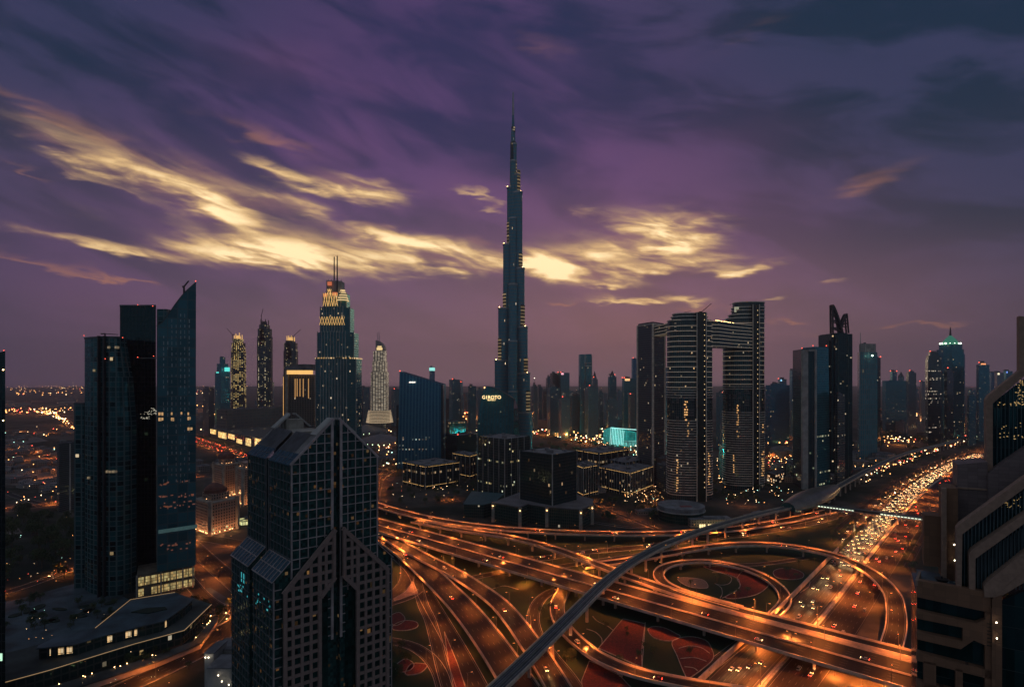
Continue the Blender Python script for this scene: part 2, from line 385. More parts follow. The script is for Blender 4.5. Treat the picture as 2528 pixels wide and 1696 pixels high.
# ================================================================ Burj-like supertall
def stadium(c, ang, L, w, n=7):
    dx, dy = cos(ang), sin(ang); nx, ny = -dy, dx
    pts = [(c[0] - nx * w, c[1] - ny * w)]
    e = (c[0] + dx * L, c[1] + dy * L)
    for i in range(n + 1):
        a = -pi / 2 + pi * i / n
        pts.append((e[0] + w * (cos(a) * dx + sin(a) * nx), e[1] + w * (cos(a) * dy + sin(a) * ny)))
    pts.append((c[0] + nx * w, c[1] + ny * w))
    return pts
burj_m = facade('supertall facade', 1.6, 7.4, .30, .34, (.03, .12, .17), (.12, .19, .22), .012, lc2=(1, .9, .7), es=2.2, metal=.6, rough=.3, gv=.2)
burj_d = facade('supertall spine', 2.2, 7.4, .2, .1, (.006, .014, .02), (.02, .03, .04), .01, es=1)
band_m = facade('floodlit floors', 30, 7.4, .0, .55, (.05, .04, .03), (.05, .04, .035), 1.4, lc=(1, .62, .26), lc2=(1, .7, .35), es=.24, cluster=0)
BC = (2.6, 1298.)
bj = thing('supertall_tower', 'slender stepped dark blue tower rising high above all others in the centre', 'skyscraper', (*BC, 0))
wings = {
    'left': (R(205), [(219, 42), (337, 34), (482, 23), (612, 14), (712, 5)]),
    'right': (R(325), [(102, 43), (190, 38), (294, 33), (427, 26), (600, 21), (640, 16), (712, 8)]),
    'front': (R(268), [(150, 40), (262, 34), (390, 27), (540, 20), (672, 12)])}
for nm, (ang, tiers) in wings.items():
    z0 = 0
    for zt, ext in tiers:
        w = min(10.5, 3 + ext * .3); k = abs(cos(ang)) if nm != 'front' else .9
        L = max(.5, (ext - w) / k)
        m = MB(); m.prism(stadium(BC, ang, L, w), z0, zt); put('wing_tier', m, burj_m, bj)
        m = MB(); m.prism(stadium(BC, ang, L + .5, w + .5), zt - 2.2, zt + 1.2); put('tier_parapet', m, metal_lt, bj)
        z0 = zt - .6
    for q in range(len(tiers) - 1):      # floodlit floors just above every set-back
        zt, ext = tiers[q]; ext2 = tiers[q + 1][1]
        if nm == 'front': continue
        w = min(10.5, 3 + ext2 * .3); L = max(.5, (ext2 - w) / abs(cos(ang)))
        hh = 50 if q % 2 == 0 else 34
        full = stadium(BC, ang, L + .35, w + .35, 9)
        mid = len(full) // 2
        part = full[mid - 3:mid + 4] if nm == 'right' else full[mid - 4:mid + 3]
        m = MB()
        for i in range(len(part) - 1):
            m.face([(*part[i], zt), (*part[i + 1], zt), (*part[i + 1], zt + hh), (*part[i], zt + hh)],
                   [(i, zt), (i + 1, zt), (i + 1, zt + hh), (i, zt + hh)])
        put('lit_floors', m, band_m, bj)
        m = MB(); tip = (BC[0] + cos(ang) * tiers[q][1], BC[1] + sin(ang) * tiers[q][1])
        m.ball((tip[0], tip[1], zt + 2), 1.3); put('edge_light', m, warm_glow, bj)
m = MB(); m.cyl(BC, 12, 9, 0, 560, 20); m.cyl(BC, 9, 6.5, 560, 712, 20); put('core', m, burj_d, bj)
m = MB(); m.cyl(BC, 5.5, 4.2, 712, 752, 14); m.cyl(BC, 3.2, 2.4, 752, 778, 12); put('pinnacle', m, burj_m, bj)
m = MB(); m.cyl(BC, 2.6, 2.0, 778, 805, 8); m.cyl(BC, 1.9, 1.3, 805, 831, 8); put('spire', m, metal_lt, bj)
for (z0, z1, r, dx) in ((690, 716, 6.9, 1.4), (738, 752, 4.6, 1), (560, 575, 9.2, 12)):
    m = MB(); m.cyl((BC[0] + dx * .3, BC[1]), r, r, z0, z1, 14)
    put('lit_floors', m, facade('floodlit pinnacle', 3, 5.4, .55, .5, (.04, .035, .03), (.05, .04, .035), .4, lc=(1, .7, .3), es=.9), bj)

def grow_(pl, d):
    c = sum((Vector(p) for p in pl), Vector((0, 0))) / len(pl)
    return [c + (Vector(p) - c) * (1 + d / (Vector(p) - c).length) for p in pl]
# ================================================================ spired stepped tower left of centre
st_m = facade('stepped tower glass', 3.2, 4.0, .10, .2, (.03, .085, .10), (.04, .06, .07), .085, lc=(1, .6, .25), lc2=(1, .8, .55), es=1.1, metal=.5, rough=.2)
Y0 = 938
stt = thing('stepped_tower', 'tall stepped glass tower with vertical ribs, gold lattice crown and two thin spires', 'skyscraper', (XW(823, Y0), Y0 + 25, 0))
def chamf(x0, x1, Y, d, c=.18):
    X0, X1 = XW(x0, Y), XW(x1, Y); w = X1 - X0; k = w * c
    return [(X0 + k, Y), (X1 - k, Y), (X1, Y + k), (X1, Y + d - k), (X1 - k, Y + d), (X0 + k, Y + d), (X0, Y + d - k), (X0, Y + k)]
tt = [(773, 874, 0, 885), (778, 869, 885, 820), (786, 860, 820, 758), (794, 852, 758, 723), (804.5, 840.5, 723, 693)]
for i, (x0, x1, yb, yt) in enumerate(tt):
    pl = chamf(x0, x1, Y0 + 3 * i, 60 - 8 * i); zb = 0 if i == 0 else ZW(yb, Y0) - 1; zt = ZW(yt, Y0 + 3 * i)
    m = MB(); m.prism(pl, zb, zt); put('wall', m, st_m if i < 4 else pale_conc, stt)
    m = MB()
    n = [9, 8, 7, 5, 3][i]
    for k in range(n + 1):
        X = pl[0][0] + (pl[1][0] - pl[0][0]) * k / n
        m.box(X - .45, X + .45, pl[0][1] - .9, pl[0][1] - .003, zb, zt + 2)
    for q in (7, 2): m.box(pl[q][0] - .5, pl[q][0] + .5, pl[q][1] - .5, pl[q][1] + .5, zb, zt + 2)
    put('vertical_rib', m, pale_conc, stt)
def zigzag(root, x0, x1, Y, zb, zt, n, name='lattice', w=.9, mat=None):
    m = MB()
    for k in range(n):
        a = x0 + (x1 - x0) * k / n; c = x0 + (x1 - x0) * (k + 1) / n; h = (a + c) / 2
        m.bar((a, Y, zb), (h, Y, zt), w); m.bar((h, Y, zt), (c, Y, zb), w)
        m.bar((h, Y, zb), (a, Y, zt), w * .6); m.bar((h, Y, zb), (c, Y, zt), w * .6)
    return put(name, m, mat or gold_glow, root)
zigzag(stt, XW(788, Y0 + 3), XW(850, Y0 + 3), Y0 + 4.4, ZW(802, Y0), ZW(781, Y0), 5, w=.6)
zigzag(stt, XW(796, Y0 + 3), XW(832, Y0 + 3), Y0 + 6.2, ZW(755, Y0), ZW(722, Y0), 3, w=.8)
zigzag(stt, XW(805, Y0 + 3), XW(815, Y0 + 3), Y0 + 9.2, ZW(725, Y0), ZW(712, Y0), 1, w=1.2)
m = MB(); pl = chamf(773, 874, Y0, 60); m.prism(grow_(pl, 1.3), ZW(885, Y0) - .3, ZW(882.4, Y0))
put('gold_band', m, facade('gold band', 4, 30, .35, 0, (.1, .06, .03), (.03, .03, .03), .8, lc=(1, .55, .16), lc2=(1, .7, .4), es=1.0, cluster=0), stt)
amb = glow('orange sign light', (1, .22, .06), .55)
for (x0, x1, ya, yb_) in ((804.7, 815, 694, 703), (794.2, 803, 723, 731), (817, 829, 720, 728)):
    m = MB(); m.box(XW(x0, Y0), XW(x1, Y0), Y0 + 7.2, Y0 + 9, ZW(yb_, Y0), ZW(ya, Y0)); put('orange_panel', m, amb, stt)
m = MB()
for k in range(5):
    r = (10.5 - 1.6 * k); m.cyl((XW(840, Y0), Y0 + 14), r, r * .9, ZW(741, Y0) + k * 4.2, ZW(741, Y0) + k * 4.2 + 2.2, 16)
put('lit_turret', m, glow('turret light', (1, .68, .3), .75), stt)
for x in (817.6, 828.3):
    m = MB(); c = (XW(x, Y0), Y0 + 9 if x > 820 else Y0 + 16); m.cyl(c, 1.3, .9, ZW(723, Y0), ZW(629, Y0), 8); put('spire', m, metal_dk, stt)

# ================================================================ hotel with white banded lights and curved crown
Yh = 1850
hh = thing('crescent_hotel', 'slim tower of white light bands with a curved sail crown, centre left', 'hotel', (XW(931, Yh), Yh + 20, 0))
for i, (x0, x1, yb, yt) in enumerate([(914, 953, 1015, 918), (918, 950, 918, 892), (920.5, 949, 892, 866)]):
    pl = chamf(x0, x1, Yh + 2 * i, 48 - 4 * i, .12); zb = ZW(yb, Yh) if i == 0 else ZW(yb, Yh) - 1
    m = MB(); m.prism(pl, 0 if i == 0 else zb, ZW(yt, Yh)); put('wall', m, whitelit, hh)
m = MB(); prof = []
for k in range(9):
    a = pi / 2 * k / 8; prof.append((XW(926, Yh) + (XW(949, Yh) - XW(926, Yh)) * sin(a), ZW(866, Yh) + (ZW(840, Yh) - ZW(866, Yh)) * cos(a)))
y0_, y1_ = Yh + 6, Yh + 30
for k in range(8):
    (xa, za), (xb, zb) = prof[k], prof[k + 1]
    m.face([(xa, y0_, za), (xb, y0_, zb), (xb, y1_, zb), (xa, y1_, za)])
    for yy in (y0_, y1_): m.face([(prof[0][0], yy, ZW(866, Yh)), (xb, yy, zb), (xa, yy, za)])
m.face([(prof[0][0], y0_, ZW(866, Yh)), (prof[0][0], y0_, prof[0][1]), (prof[0][0], y1_, prof[0][1]), (prof[0][0], y1_, ZW(866, Yh))])
put('crown', m, pbr('crown cladding', (.25, .24, .25), .5), hh)
m = MB(); m.box(XW(929, Yh), XW(943, Yh), Yh + 4.5, Yh + 5.9, ZW(864, Yh), ZW(858, Yh)); m.box(XW(931, Yh), XW(941, Yh), Yh + 4.5, Yh + 5.9, ZW(857, Yh), ZW(854, Yh))
put('crown_light', m, glow('crown lighting', (1, .7, .3), 1.0), hh)
for x in (929.5, 933.5):
    m = MB(); m.cyl((XW(x, Yh), Yh + 16), 1.3, .7, ZW(868, Yh), ZW(819, Yh), 6); put('spire', m, metal_lt, hh)
m = MB()
for k in range(9):
    r = 44 - k * .9; m.cyl((XW(934, Yh), Yh + 18), r, r, 34 + k * 4.6, 34 + k * 4.6 + 2.0, 28)
put('lit_podium_ring', m, glow('podium ring light', (1, .72, .42), .35), hh)
m = MB(); m.cyl((XW(934, Yh), Yh + 18), 35, 33, 0, 74, 28); put('podium', m, resid, hh)

# ================================================================ row of far towers, left half
def crown_scaffold(root, c, z, r, h, mat, jib=None):
    m = MB()
    for k in range(7):
        a = 2 * pi * k / 7; x, y = c[0] + r * cos(a), c[1] + r * sin(a)
        m.bar((x, y, z), (x, y, z + h * (.5 + .5 * rnd())), r * .16)
    m.cyl(c, r * .7, r * .45, z, z + h * .6, 10)
    put('crown', m, mat, root)
def roof_crane(label, base, h, j1, lean=0.5, w=1.6, group=None):
    o = thing('tower_crane', label, 'crane', base, group)
    m = MB(); b = Vector(base); m.bar(b, b + Vector((0, 0, h)), w); put('mast', m, metal_dk, o)
    m = MB(); m.bar(b + Vector((0, 0, h)), b + Vector(j1), w * .8); m.bar(b + Vector((0, 0, h)), b + Vector((-j1[0] * .3, 0, h * .95)), w * 1.3)
    put('jib', m, metal_dk, o); return o
cg = 'tower cranes on rooftops'
far = []
r_, pl, zt = bld('glass_tower', 'teal stepped tower with a bright cyan rooftop sign, left of the gold speckled tower', (530.5, 545, 568), 1900, 918, teal, dl=30, dr=20,
   tiers=((.75, 898), (.5, 881.6)))
m = MB(); m.box(XW(553, 1890), XW(565, 1890), 1893, 1896, ZW(917, 1893), ZW(907, 1893)); put('rooftop_sign', m, cyan_glow, r_)
m = MB(); m.box(XW(532, 1890), XW(537, 1890), 1895, 1898, ZW(921, 1893), ZW(918, 1893)); put('edge_light', m, cyan_glow, r_)
# three slim residential towers
for (x0, x1, ys, yc, Yt, mt, lab, cm) in ((566, 598, 846, 828, 2000, golden, 'slim tower speckled all over with gold windows, topped by a glowing crown', gold_glow),
                                      (630.6, 665, 811, 793, 2000, goldlite, 'dark slim tower with a castle-like crown, between two gold topped towers', metal_dk),
                                      (696.7, 728.5, 846, 836, 2000, goldlite, 'slim ribbed tower with a glowing gold crown, just left of the arch topped hotel', gold_glow)):
    xm = (x0 + x1) / 2
    r_ = thing('slim_tower', lab, 'tower', (XW(xm, Yt), Yt + 20, 0), 'slim residential towers')
    w_ = x1 - x0
    for (a, b_, yt) in ((x0, x1, ys + 20), (x0 + w_ * .06, x1 - w_ * .06, ys), (x0 + w_ * .2, x1 - w_ * .25, ys - (ys - yc) * .55)):
        m = MB(); m.prism(chamf(a, b_, Yt, 40, .25), 0 if yt == ys + 20 else ZW(yt, Yt) - 60, ZW(yt, Yt)); put('wall', m, mt, r_)
    if mt is goldlite and x0 < 640:
        m = MB()
        for fx in (.22, .68):
            m.box(XW(x0 + w_ * fx, Yt), XW(x0 + w_ * fx, Yt) + 1.5, Yt - .9, Yt - .1, 40, ZW(ys + 15, Yt))
        put('lit_strip', m, facade('lit strip', 4, 5, 0, .4, lit=.5, lc=(1, .75, .3), es=.9), r_)
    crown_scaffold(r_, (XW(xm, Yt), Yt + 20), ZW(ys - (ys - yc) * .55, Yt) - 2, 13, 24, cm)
for px, py, hgt, jx in ((571, 833, 22, (-20, 0, 44)), (722, 836, 20, (26, 0, 44)), (643, 795, 36, (6, 0, 60))):
    roof_crane({571: 'tiny crane leaning left on the gold speckled tower', 722: 'tiny crane leaning right on the tower left of the arch topped hotel', 643: 'thin mast-like crane on the dark castle-crowned tower'}[px],
               (XW(px, 2000), 2008, ZW(py + 8, 2000)), hgt, jx, group=cg)
# arch topped hotel
Ya = 1010
ah = thing('arched_hotel', 'broad hotel with curved roof above a gold light band, left of the spired tower', 'hotel', (XW(740, Ya), Ya + 20, 0))
m = MB(); m.prism([(XW(712, Ya), Ya), (XW(775, Ya), Ya), (XW(775, Ya), Ya + 40), (XW(712, Ya), Ya + 40)], 0, ZW(925, Ya)); put('wall', m, facade('hotel stone facade', 4.5, 3.8, .45, .35, (.03, .025, .02), (.13, .10, .085), .05, es=1.2), ah)
m = MB(); m.box(XW(706, Ya), XW(713, Ya), Ya - 4, Ya + 42, 0, ZW(908, Ya)); m.box(XW(700.5, Ya), XW(703, Ya), Ya - 4, Ya + 42, 0, ZW(925, Ya)); put('side_pylon', m, concrete, ah)
m = MB()
for i in range(10):
    x0 = 706 + 69 * i / 10; x1 = 706 + 69 * (i + 1) / 10; f = lambda x: 906 - 7 * sin(pi * (x - 700) / 110)
    m.prism([(XW(x0, Ya), Ya - 6), (XW(x1, Ya), Ya - 6), (XW(x1, Ya), Ya + 44), (XW(x0, Ya), Ya + 44)], ZW(914, Ya), [ZW(f(x0), Ya), ZW(f(x1), Ya), ZW(f(x1), Ya), ZW(f(x0), Ya)], bottom=True)
put('roof', m, roofgrey, ah)
m = MB()
for k in range(22):
    x = XW(711 + 63 * k / 22, Ya); m.box(x, x + 1.3, Ya - 5.5, Ya - .3, ZW(924, Ya), ZW(914.3, Ya))
put('gold_band', m, glow('gold band light', (1, .55, .16), .9), ah)
m = MB()
for x in (728, 733, 740, 748, 761):
    m.box(XW(x, Ya), XW(x + 1.6, Ya), Ya - .8, Ya - .1, ZW(978 + rnd() * 8, Ya), ZW(935, Ya))
put('uplight_strip', m, glow('uplight strip light', (1, .50, .15), .55), ah)
m = MB(); m.box(XW(701.5, Ya), XW(702.6, Ya), Ya - 4.6, Ya - 4.1, 50, ZW(930, Ya)); put('side_light', m, glow('side uplight', (1, .5, .14), .7), ah)
# mall block and far low buildings behind it
bld('mall_block', 'long low grey department block below the dark castle-crowned tower', (535, 560, 702), 1700, 1012, facade('mall wall', 14, 9, .2, .35, (.07, .06, .065), (.10, .09, .09), .06, es=.5), dl=40, dr=180, cat='mall', units=3)
farl = [
 ('white office block with flat roof just right of the blade tower', (501, 515, 529), 1750, 958, resid, 'block'),
 ('grey tower peeking between the stepped tower and the white banded hotel', (875, 880, 888), 2100, 949, ribbed, 'tower'),
 ('broad pale tower with warm rooftop lights beside the white banded hotel', (890, 897, 912), 2150, 957, ribbed, 'tower'),
 ('hazy tower with a warm lit top just left of the blue slanted tower', (966, 973, 986), 2100, 961, ribbed, 'tower'),
 ('narrow tower topped by a pale cyan glowing sign behind the slanted blue tower', (1060, 1066, 1073.5), 2150, 906, teal2, 'tower'),
 ('twin shafted ribbed tower right of the blue slanted tower', (1108.6, 1117, 1135), 1850, 937, ribbed, 'tower'),
 ('narrow teal shaft attached right of the ribbed twin shafted tower', (1134, 1138, 1142.5), 1880, 944, teal, 'tower'),
 ('teal mid-height tower with a white roof light left of the curved sign tower', (1155.7, 1162, 1175), 1800, 953.5, teal, 'tower'),
 ('wide hazy tower touching the curved sign tower at its left', (1175, 1180, 1196), 2200, 960, ribbed, 'tower'),
 ('hazy grey slab left of the arch topped hotel and right of the dark tower', (666, 671, 677), 2400, 944, ribbed, 'tower'),
 ('low dark office right of the blue slanted tower', (1094, 1100, 1109), 1900, 985, darkt, 'block'),
 ('dark blocky office directly below the ribbed twin shafted tower', (1094, 1110, 1150), 1350, 1040, office2, 'block'),
 ('pale domed retail hall right of the blue slanted tower foot', (1096, 1130, 1176), 1150, 1075, office2, 'block'),
]
for lab, xs, Yt, yt, mt, cat in farl:
    r_, pl, zt = bld('far_tower' if cat == 'tower' else 'office_block', lab, xs, Yt, yt, mt, dl=30, dr=30, red=(1,) if rnd() < .5 else (), cat=cat, units=1)
    if 'cyan glowing' in lab:
        m = MB(); m.prism(shrink(pl, 1.03), zt - 14, zt - 2); put('rooftop_sign', m, glow('pale cyan sign', (.35, .95, .85), 1.0), r_)

# ================================================================ blue slanted tower and curved tower with the sign
Yb = 1130
bl = thing('slanted_tower', 'blue ribbed glass tower with a roof sloping down to the right', 'office tower', (XW(1037, Yb), Yb + 30, 0))
x0, x1 = XW(981, Yb), XW(1092, Yb); xt0 = XW(986, Yb); zL, zR = ZW(917, Yb), ZW(949, Yb)
bm = facade('blue ribbed glass', 6.6, 3.9, .42, .05, (.012, .075, .14), (.05, .24, .36), .02, bandp=0.20, zhi=70, lc=(1, .6, .3), lc2=(.7, 1, .85), es=.9, rough=.3, gv=.2, metal=.6)
bmd = facade('dark blue glass', 3.4, 3.9, .2, .06, (.004, .016, .024), (.01, .03, .04), .01, es=1)
m = MB()
base = [(x0, Yb), (x1, Yb + 5), (x1 + 2, Yb + 52), (x0 + 2, Yb + 47)]; topp = [(xt0, Yb + 2), (x1, Yb + 6), (x1 + 1, Yb + 50), (xt0 + 2, Yb + 46)]
m.prism(base, 0, [zL, zR, zR, zL], poly2=topp, caps=False); put('wall', m, bm, bl)
m = MB(); m.prism(shrink(topp, .985), [zL - 2.5, zR - 2.5, zR - 2.5, zL - 2.5], [zL - 1.6, zR - 1.6, zR - 1.6, zL - 1.6]); put('roof', m, metal_dk, bl)
m = MB(); m.box(x0 - 1.4, x0 - .05, Yb - 1.5, Yb + 40, 0, ZW(1000, Yb)); m.prism([(x1 - 3, Yb + 3.2), (x1 + .8, Yb + 3.2), (x1 + .8, Yb + 20), (x1 - 3, Yb + 20)], 0, zR - .8); put('corner_pier', m, bmd, bl)
beacon(bl, (xt0 + .5, Yb + 3, zL + 1), 1.5); 
m = MB()
for k in range(6): m.box(XW(1010 + 2.6 * k, Yb), XW(1012 + 2.6 * k, Yb), Yb - .4, Yb + .2, ZW(945, Yb), ZW(942.6, Yb) + .6 * (k % 2))
put('sign', m, glow('white sign', (1, .8, .65), 2.2), bl)

Ys = 1000
cs = thing('curved_tower', 'dark teal curved glass tower carrying a glowing gold sign near its pointed top', 'office tower', (XW(1230, Ys), Ys + 25, 0))
sgm = facade('curved tower glass', 5.4, 4.2, .34, .05, (.015, .085, .11), (.025, .12, .145), .018, lc=(1, .8, .5), lc2=(.8, 1, .6), es=1.6, rough=.3, metal=.6)
Lp = [(1177, 1075), (1179, 1040), (1183, 1009), (1187, 985), (1192, 966), (1200, 953)]
m = MB(); m2 = MB(); Rr_ = [(1264, 1075), (1261, 1045), (1266, 1010), (1270, 992), (1240, 970), (1215, 957)]
zs = [0, ZW(1040, Ys), ZW(1009, Ys), ZW(985, Ys), ZW(966, Ys), ZW(953.5, Ys)]
def roofz(px):
    ps = [(1200, 953), (1208, 953.6), (1220, 958), (1235, 964), (1250, 973), (1262, 980), (1272, 987)]
    for (a, b_), (c_, d_) in zip(ps, ps[1:]):
        if px <= c_: return b_ + (d_ - b_) * (px - a) / (c_ - a)
    return 987
lx = [1177, 1179, 1183, 1187, 1192, 1200]
N = 12
for j in range(N):
    def col(q, Yo=0):
        out = []
        for i in range(6):
            l = lx[i]; r = 1268 - 1.5 * 0
            px = l + (r - l) * q
            zz = zs[i]; lim = ZW(roofz(max(px, 1200)), Ys)
            bulge = 9 * (4 * q * (1 - q))
            out.append((XW(px, Ys), Ys - bulge + 8 * q + Yo, min(zz, lim)))
        return out
    A = col(j / N); B = col((j + 1) / N)
    for i in range(5):
        if abs(A[i][2] - A[i + 1][2]) + abs(B[i][2] - B[i + 1][2]) < .1: continue
        m.face([A[i], B[i], B[i + 1], A[i + 1]], [(j * 5.4, A[i][2]), (j * 5.4 + 5.4, B[i][2]), (j * 5.4 + 5.4, B[i + 1][2]), (j * 5.4, A[i + 1][2])])
    A2 = col(j / N, 34); B2 = col((j + 1) / N, 34)
    for i in range(5): m.face([B2[i], A2[i], A2[i + 1], B2[i + 1]])
    m2.face([A[5], B[5], B2[5], A2[5]])
    if j == 0:
        for i in range(5): m.face([A2[i], A[i], A[i + 1], A2[i + 1]])
put('wall', m, sgm, cs); put('roof', m2, metal_dk, cs)
m = MB(); xr = XW(1268, Ys); xe = XW(1283, Ys + 22)
zz = [(0, 0), (ZW(1040, Ys), -1.0), (ZW(1010, Ys), -3), (ZW(987, Ys), -8)]
for (za, da), (zb_, db) in zip(zz, zz[1:]):
    m.face([(xr, Ys + 8, za), (xe + da, Ys + 34, za), (xe + db, Ys + 34, zb_), (xr, Ys + 8, zb_)], [(0, za), (28, za), (28, zb_), (0, zb_)])
    m.face([(xe + da, Ys + 34, za), (xr, Ys + 42, za), (xr, Ys + 42, zb_), (xe + db, Ys + 34, zb_)])
put('side_wall', m, bmd, cs)
def text(name, s, size, loc, rot, mat, parent, depth=.15, extra=None):
    cu = bpy.data.curves.new(name, 'FONT'); cu.body = s; cu.size = size; cu.extrude = depth; cu.align_x = 'CENTER'; cu.align_y = 'CENTER'
    cu.offset = extra or 0; cu.resolution_u = 3
    o = bpy.data.objects.new(name, cu); COL.objects.link(o)
    dg = bpy.context.evaluated_depsgraph_get(); me = bpy.data.meshes.new_from_object(o.evaluated_get(dg)); bpy.data.objects.remove(o)
    o = bpy.data.objects.new(name, me); COL.objects.link(o); me.materials.clear(); me.materials.append(mat)
    o.rotation_euler = rot
    if parent: o.parent = parent; o.location = Vector(loc) - world_loc(parent)
    else: o.location = loc
    return o
sg = glow('gold sign', (1, .66, .28), 2.2)
text('sign', 'G1ROTO', 8.2, (XW(1214, Ys), Ys - 9.5, ZW(980.5, Ys)), (R(90), 0, R(-4)), sg, cs, .3, .05)
text('sign_script', 'SLAT3CT', 3.6, (XW(1214, Ys), Ys - 9.4, ZW(987, Ys)), (R(90), 0, R(-4)), sg, cs, .3, .03)
beacon(cs, (XW(1196, Ys), Ys + 3, ZW(957, Ys)), 1.6, glow('orange lamp', (1, .45, .15), 6))

# ================================================================ far towers right of the supertall
G2 = [
 ('hazy tower with a white mast lamp immediately right of the supertall', (1312, 1317, 1327), 1900, 953.5, ribbed, ()),
 ('flat topped hazy slab second right of the supertall', (1326, 1330, 1340), 2150, 958, ribbed, ()),
 ('low hazy slab third right of the supertall', (1338, 1341, 1349), 2000, 966, resid, ()),
 ('stepped hazy tower left of the broad double block', (1347.5, 1351, 1362), 2100, 933, ribbed, ()),
 ('left half of the broad double block with chamfered top', (1358, 1364, 1379), 2000, 921, resid, ()),
 ('right half of the broad double block with pink rooftop lights', (1377, 1384, 1406), 2000, 920, teal, (0, 1)),
 ('wide ribbed block in front of the broad double block', (1351, 1358, 1382), 1750, 958, ribbed, ()),
 ('low ribbed block with red roof lamp in front of the pyramid topped tower', (1379, 1386, 1407), 1650, 985, ribbed, (1,)),
 ('tower capped by a lit arch at the foot of the pair with white crossbars', (1407, 1412, 1431), 1800, 978, ribbed, ()),
 ('hazy slab behind the arch capped tower', (1398, 1402, 1416), 2300, 966, ribbed, (1,)),
 ('tapered tower with red roof lamp right of the crossbar pair', (1460, 1464, 1476), 2050, 936, ribbed, (1,)),
 ('wide ribbed tower in front of the crossbar pair', (1444, 1452, 1477), 1700, 957, ribbed, (1,)),
 ('short teal block right of the crossbar pair', (1477, 1481, 1489), 1900, 969, teal, ()),
 ('round shouldered tower with dark turret', (1501, 1506, 1522), 1900, 930, teal, (2,)),
 ('broad lower block below the round shouldered tower', (1497, 1502, 1524), 1750, 988, ribbed, ()),
 ('hazy low slab left of the turreted tower', (1488, 1491, 1500), 2250, 971, ribbed, ()),
 ('dark slab with warm rooftop rail left of the bridge towers', (1535.6, 1541, 1573), 1600, 934, teal, (0, 1)),
 ('reddish ribbed tower low in front of the dark slab', (1551, 1556, 1568), 1500, 974, resid, (1, 0)),
 ('tall thin blue slab peeking left of the bridge towers', (1559, 1563, 1576), 1900, 885, teal2, (1,)),
 ('hazy slab between the turreted tower and the dark slab', (1522, 1526, 1537), 2400, 968, ribbed, ()),
 ('slim blue tower seen through the left gap of the bridge towers', (1641, 1646, 1655), 1500, 912, teal2, ()),
 ('lower ribbed tower in the left gap of the bridge towers', (1640, 1646, 1662), 1300, 986, ribbed, ()),
 ('pale crowned tower seen between the two round bridge towers', (1768, 1778, 1802), 1400, 970, ribbed, ()),
 ('wide dark office slab right of the bridge towers', (1890, 1902, 1949), 1500, 951, teal2, ()),
 ('small tower with a lit logo above the wide office slab', (1921, 1926, 1942), 1900, 936, teal, (0,)),
 ('narrow blue slab left of the dark slab with pale edges', (1949, 1955, 1973), 1650, 914, teal2, ()),
 ('thin ribbed tower left of the dark slab with pale edges', (1968, 1973, 1982), 1500, 964, ribbed, ()),
 ('broad stepped teal block with red lamps in the right distance', (2178, 2186, 2237), 1900, 940, teal, ()),
 ('capped turret on the right-distance skyline with two red lamps', (2198, 2203, 2214), 2000, 917, teal, (0, 2)),
 ('dome-shouldered tower in the right distance', (2217, 2221, 2232), 1950, 930, teal, ()),
 ('plain hazy tower with curved shoulder in the right distance', (2237, 2243, 2262), 1750, 920, ribbed, (1,)),
 ('narrow pale tower left of the shouldered tower', (2271, 2275, 2284), 2000, 942, ribbed, (0,)),
 ('slim tower with a red roof lamp left of the green crowned tower', (2331, 2338, 2354), 1500, 914, darkt, (1,)),
 ('hazy block at the right foot of the green crowned tower', (2388, 2392, 2410), 1500, 978, teal, ()),
 ('tower with an orange lit roof band in the right distance', (2410, 2416, 2443), 1600, 900, teal, (0,)),
 ('hazy tower right of the orange banded tower', (2443, 2447, 2456), 2000, 919, teal2, ()),
 ('tower with a white lit roof in front of the right building', (2455, 2462, 2478), 1900, 920, ribbed, ()),
 ('tower with a blue roof lamp at the far right of the skyline', (2477, 2484, 2500), 2000, 916, teal, ()),
]
roots = {}
for lab, xs, Yt, yt, mt, red in G2:
    big = xs[2] - xs[0] > 24
    r_, pl, zt = bld('far_tower', lab, xs, Yt, yt, mt, dl=30, dr=34, red=red, units=1 if rnd() < .7 else 2, tiers=((.6, yt - 4),) if rnd() < .45 else ())
    roots[xs[0]] = (r_, pl, zt)
# crossbar pair
Yt = 1800
r_ = thing('crossbar_tower', 'dark pair of slabs joined by white crossbars, right of the tallest tower', 'tower', (XW(1446, Yt), Yt + 15, 0))
m = MB(); m.box(XW(1432, Yt), XW(1443, Yt), Yt, Yt + 40, 0, ZW(874.6, Yt)); m.box(XW(1446, Yt), XW(1460.6, Yt), Yt, Yt + 40, 0, ZW(874, Yt)); put('wall', m, teal, r_)
m = MB()
for y in (896, 903): m.box(XW(1443, Yt), XW(1461, Yt), Yt - 1.2, Yt + 6, ZW(y + 1.5, Yt), ZW(y - 1, Yt))
m.box(XW(1443, Yt), XW(1446, Yt), Yt + 4, Yt + 30, 0, ZW(895, Yt)); m.box(XW(1460.4, Yt), XW(1462, Yt), Yt - 1, Yt + 6, 0, ZW(878, Yt)); put('crossbar', m, pale_conc, r_)
for k in range(44):
    xa, xb, yy = random.choice(((1312, 1570, 968), (1312, 1570, 975), (1895, 1980, 985), (2180, 2430, 965), (2180, 2430, 972), (490, 640, 985), (1096, 1190, 975)))
    x = xa + (xb - xa) * rnd(); w_ = 7 + 12 * rnd(); y = yy - 18 * rnd() ** 2 + 10 * rnd()
    bld('far_tower', 'hazy mid height tower in the dense skyline far behind', (x, x + w_ * .35, x + w_), 2500 + 900 * rnd(), y, random.choice((teal, ribbed, teal2, resid)), dl=40, dr=40, units=1, red=(1,) if rnd() < .2 else (), group='hazy background towers')
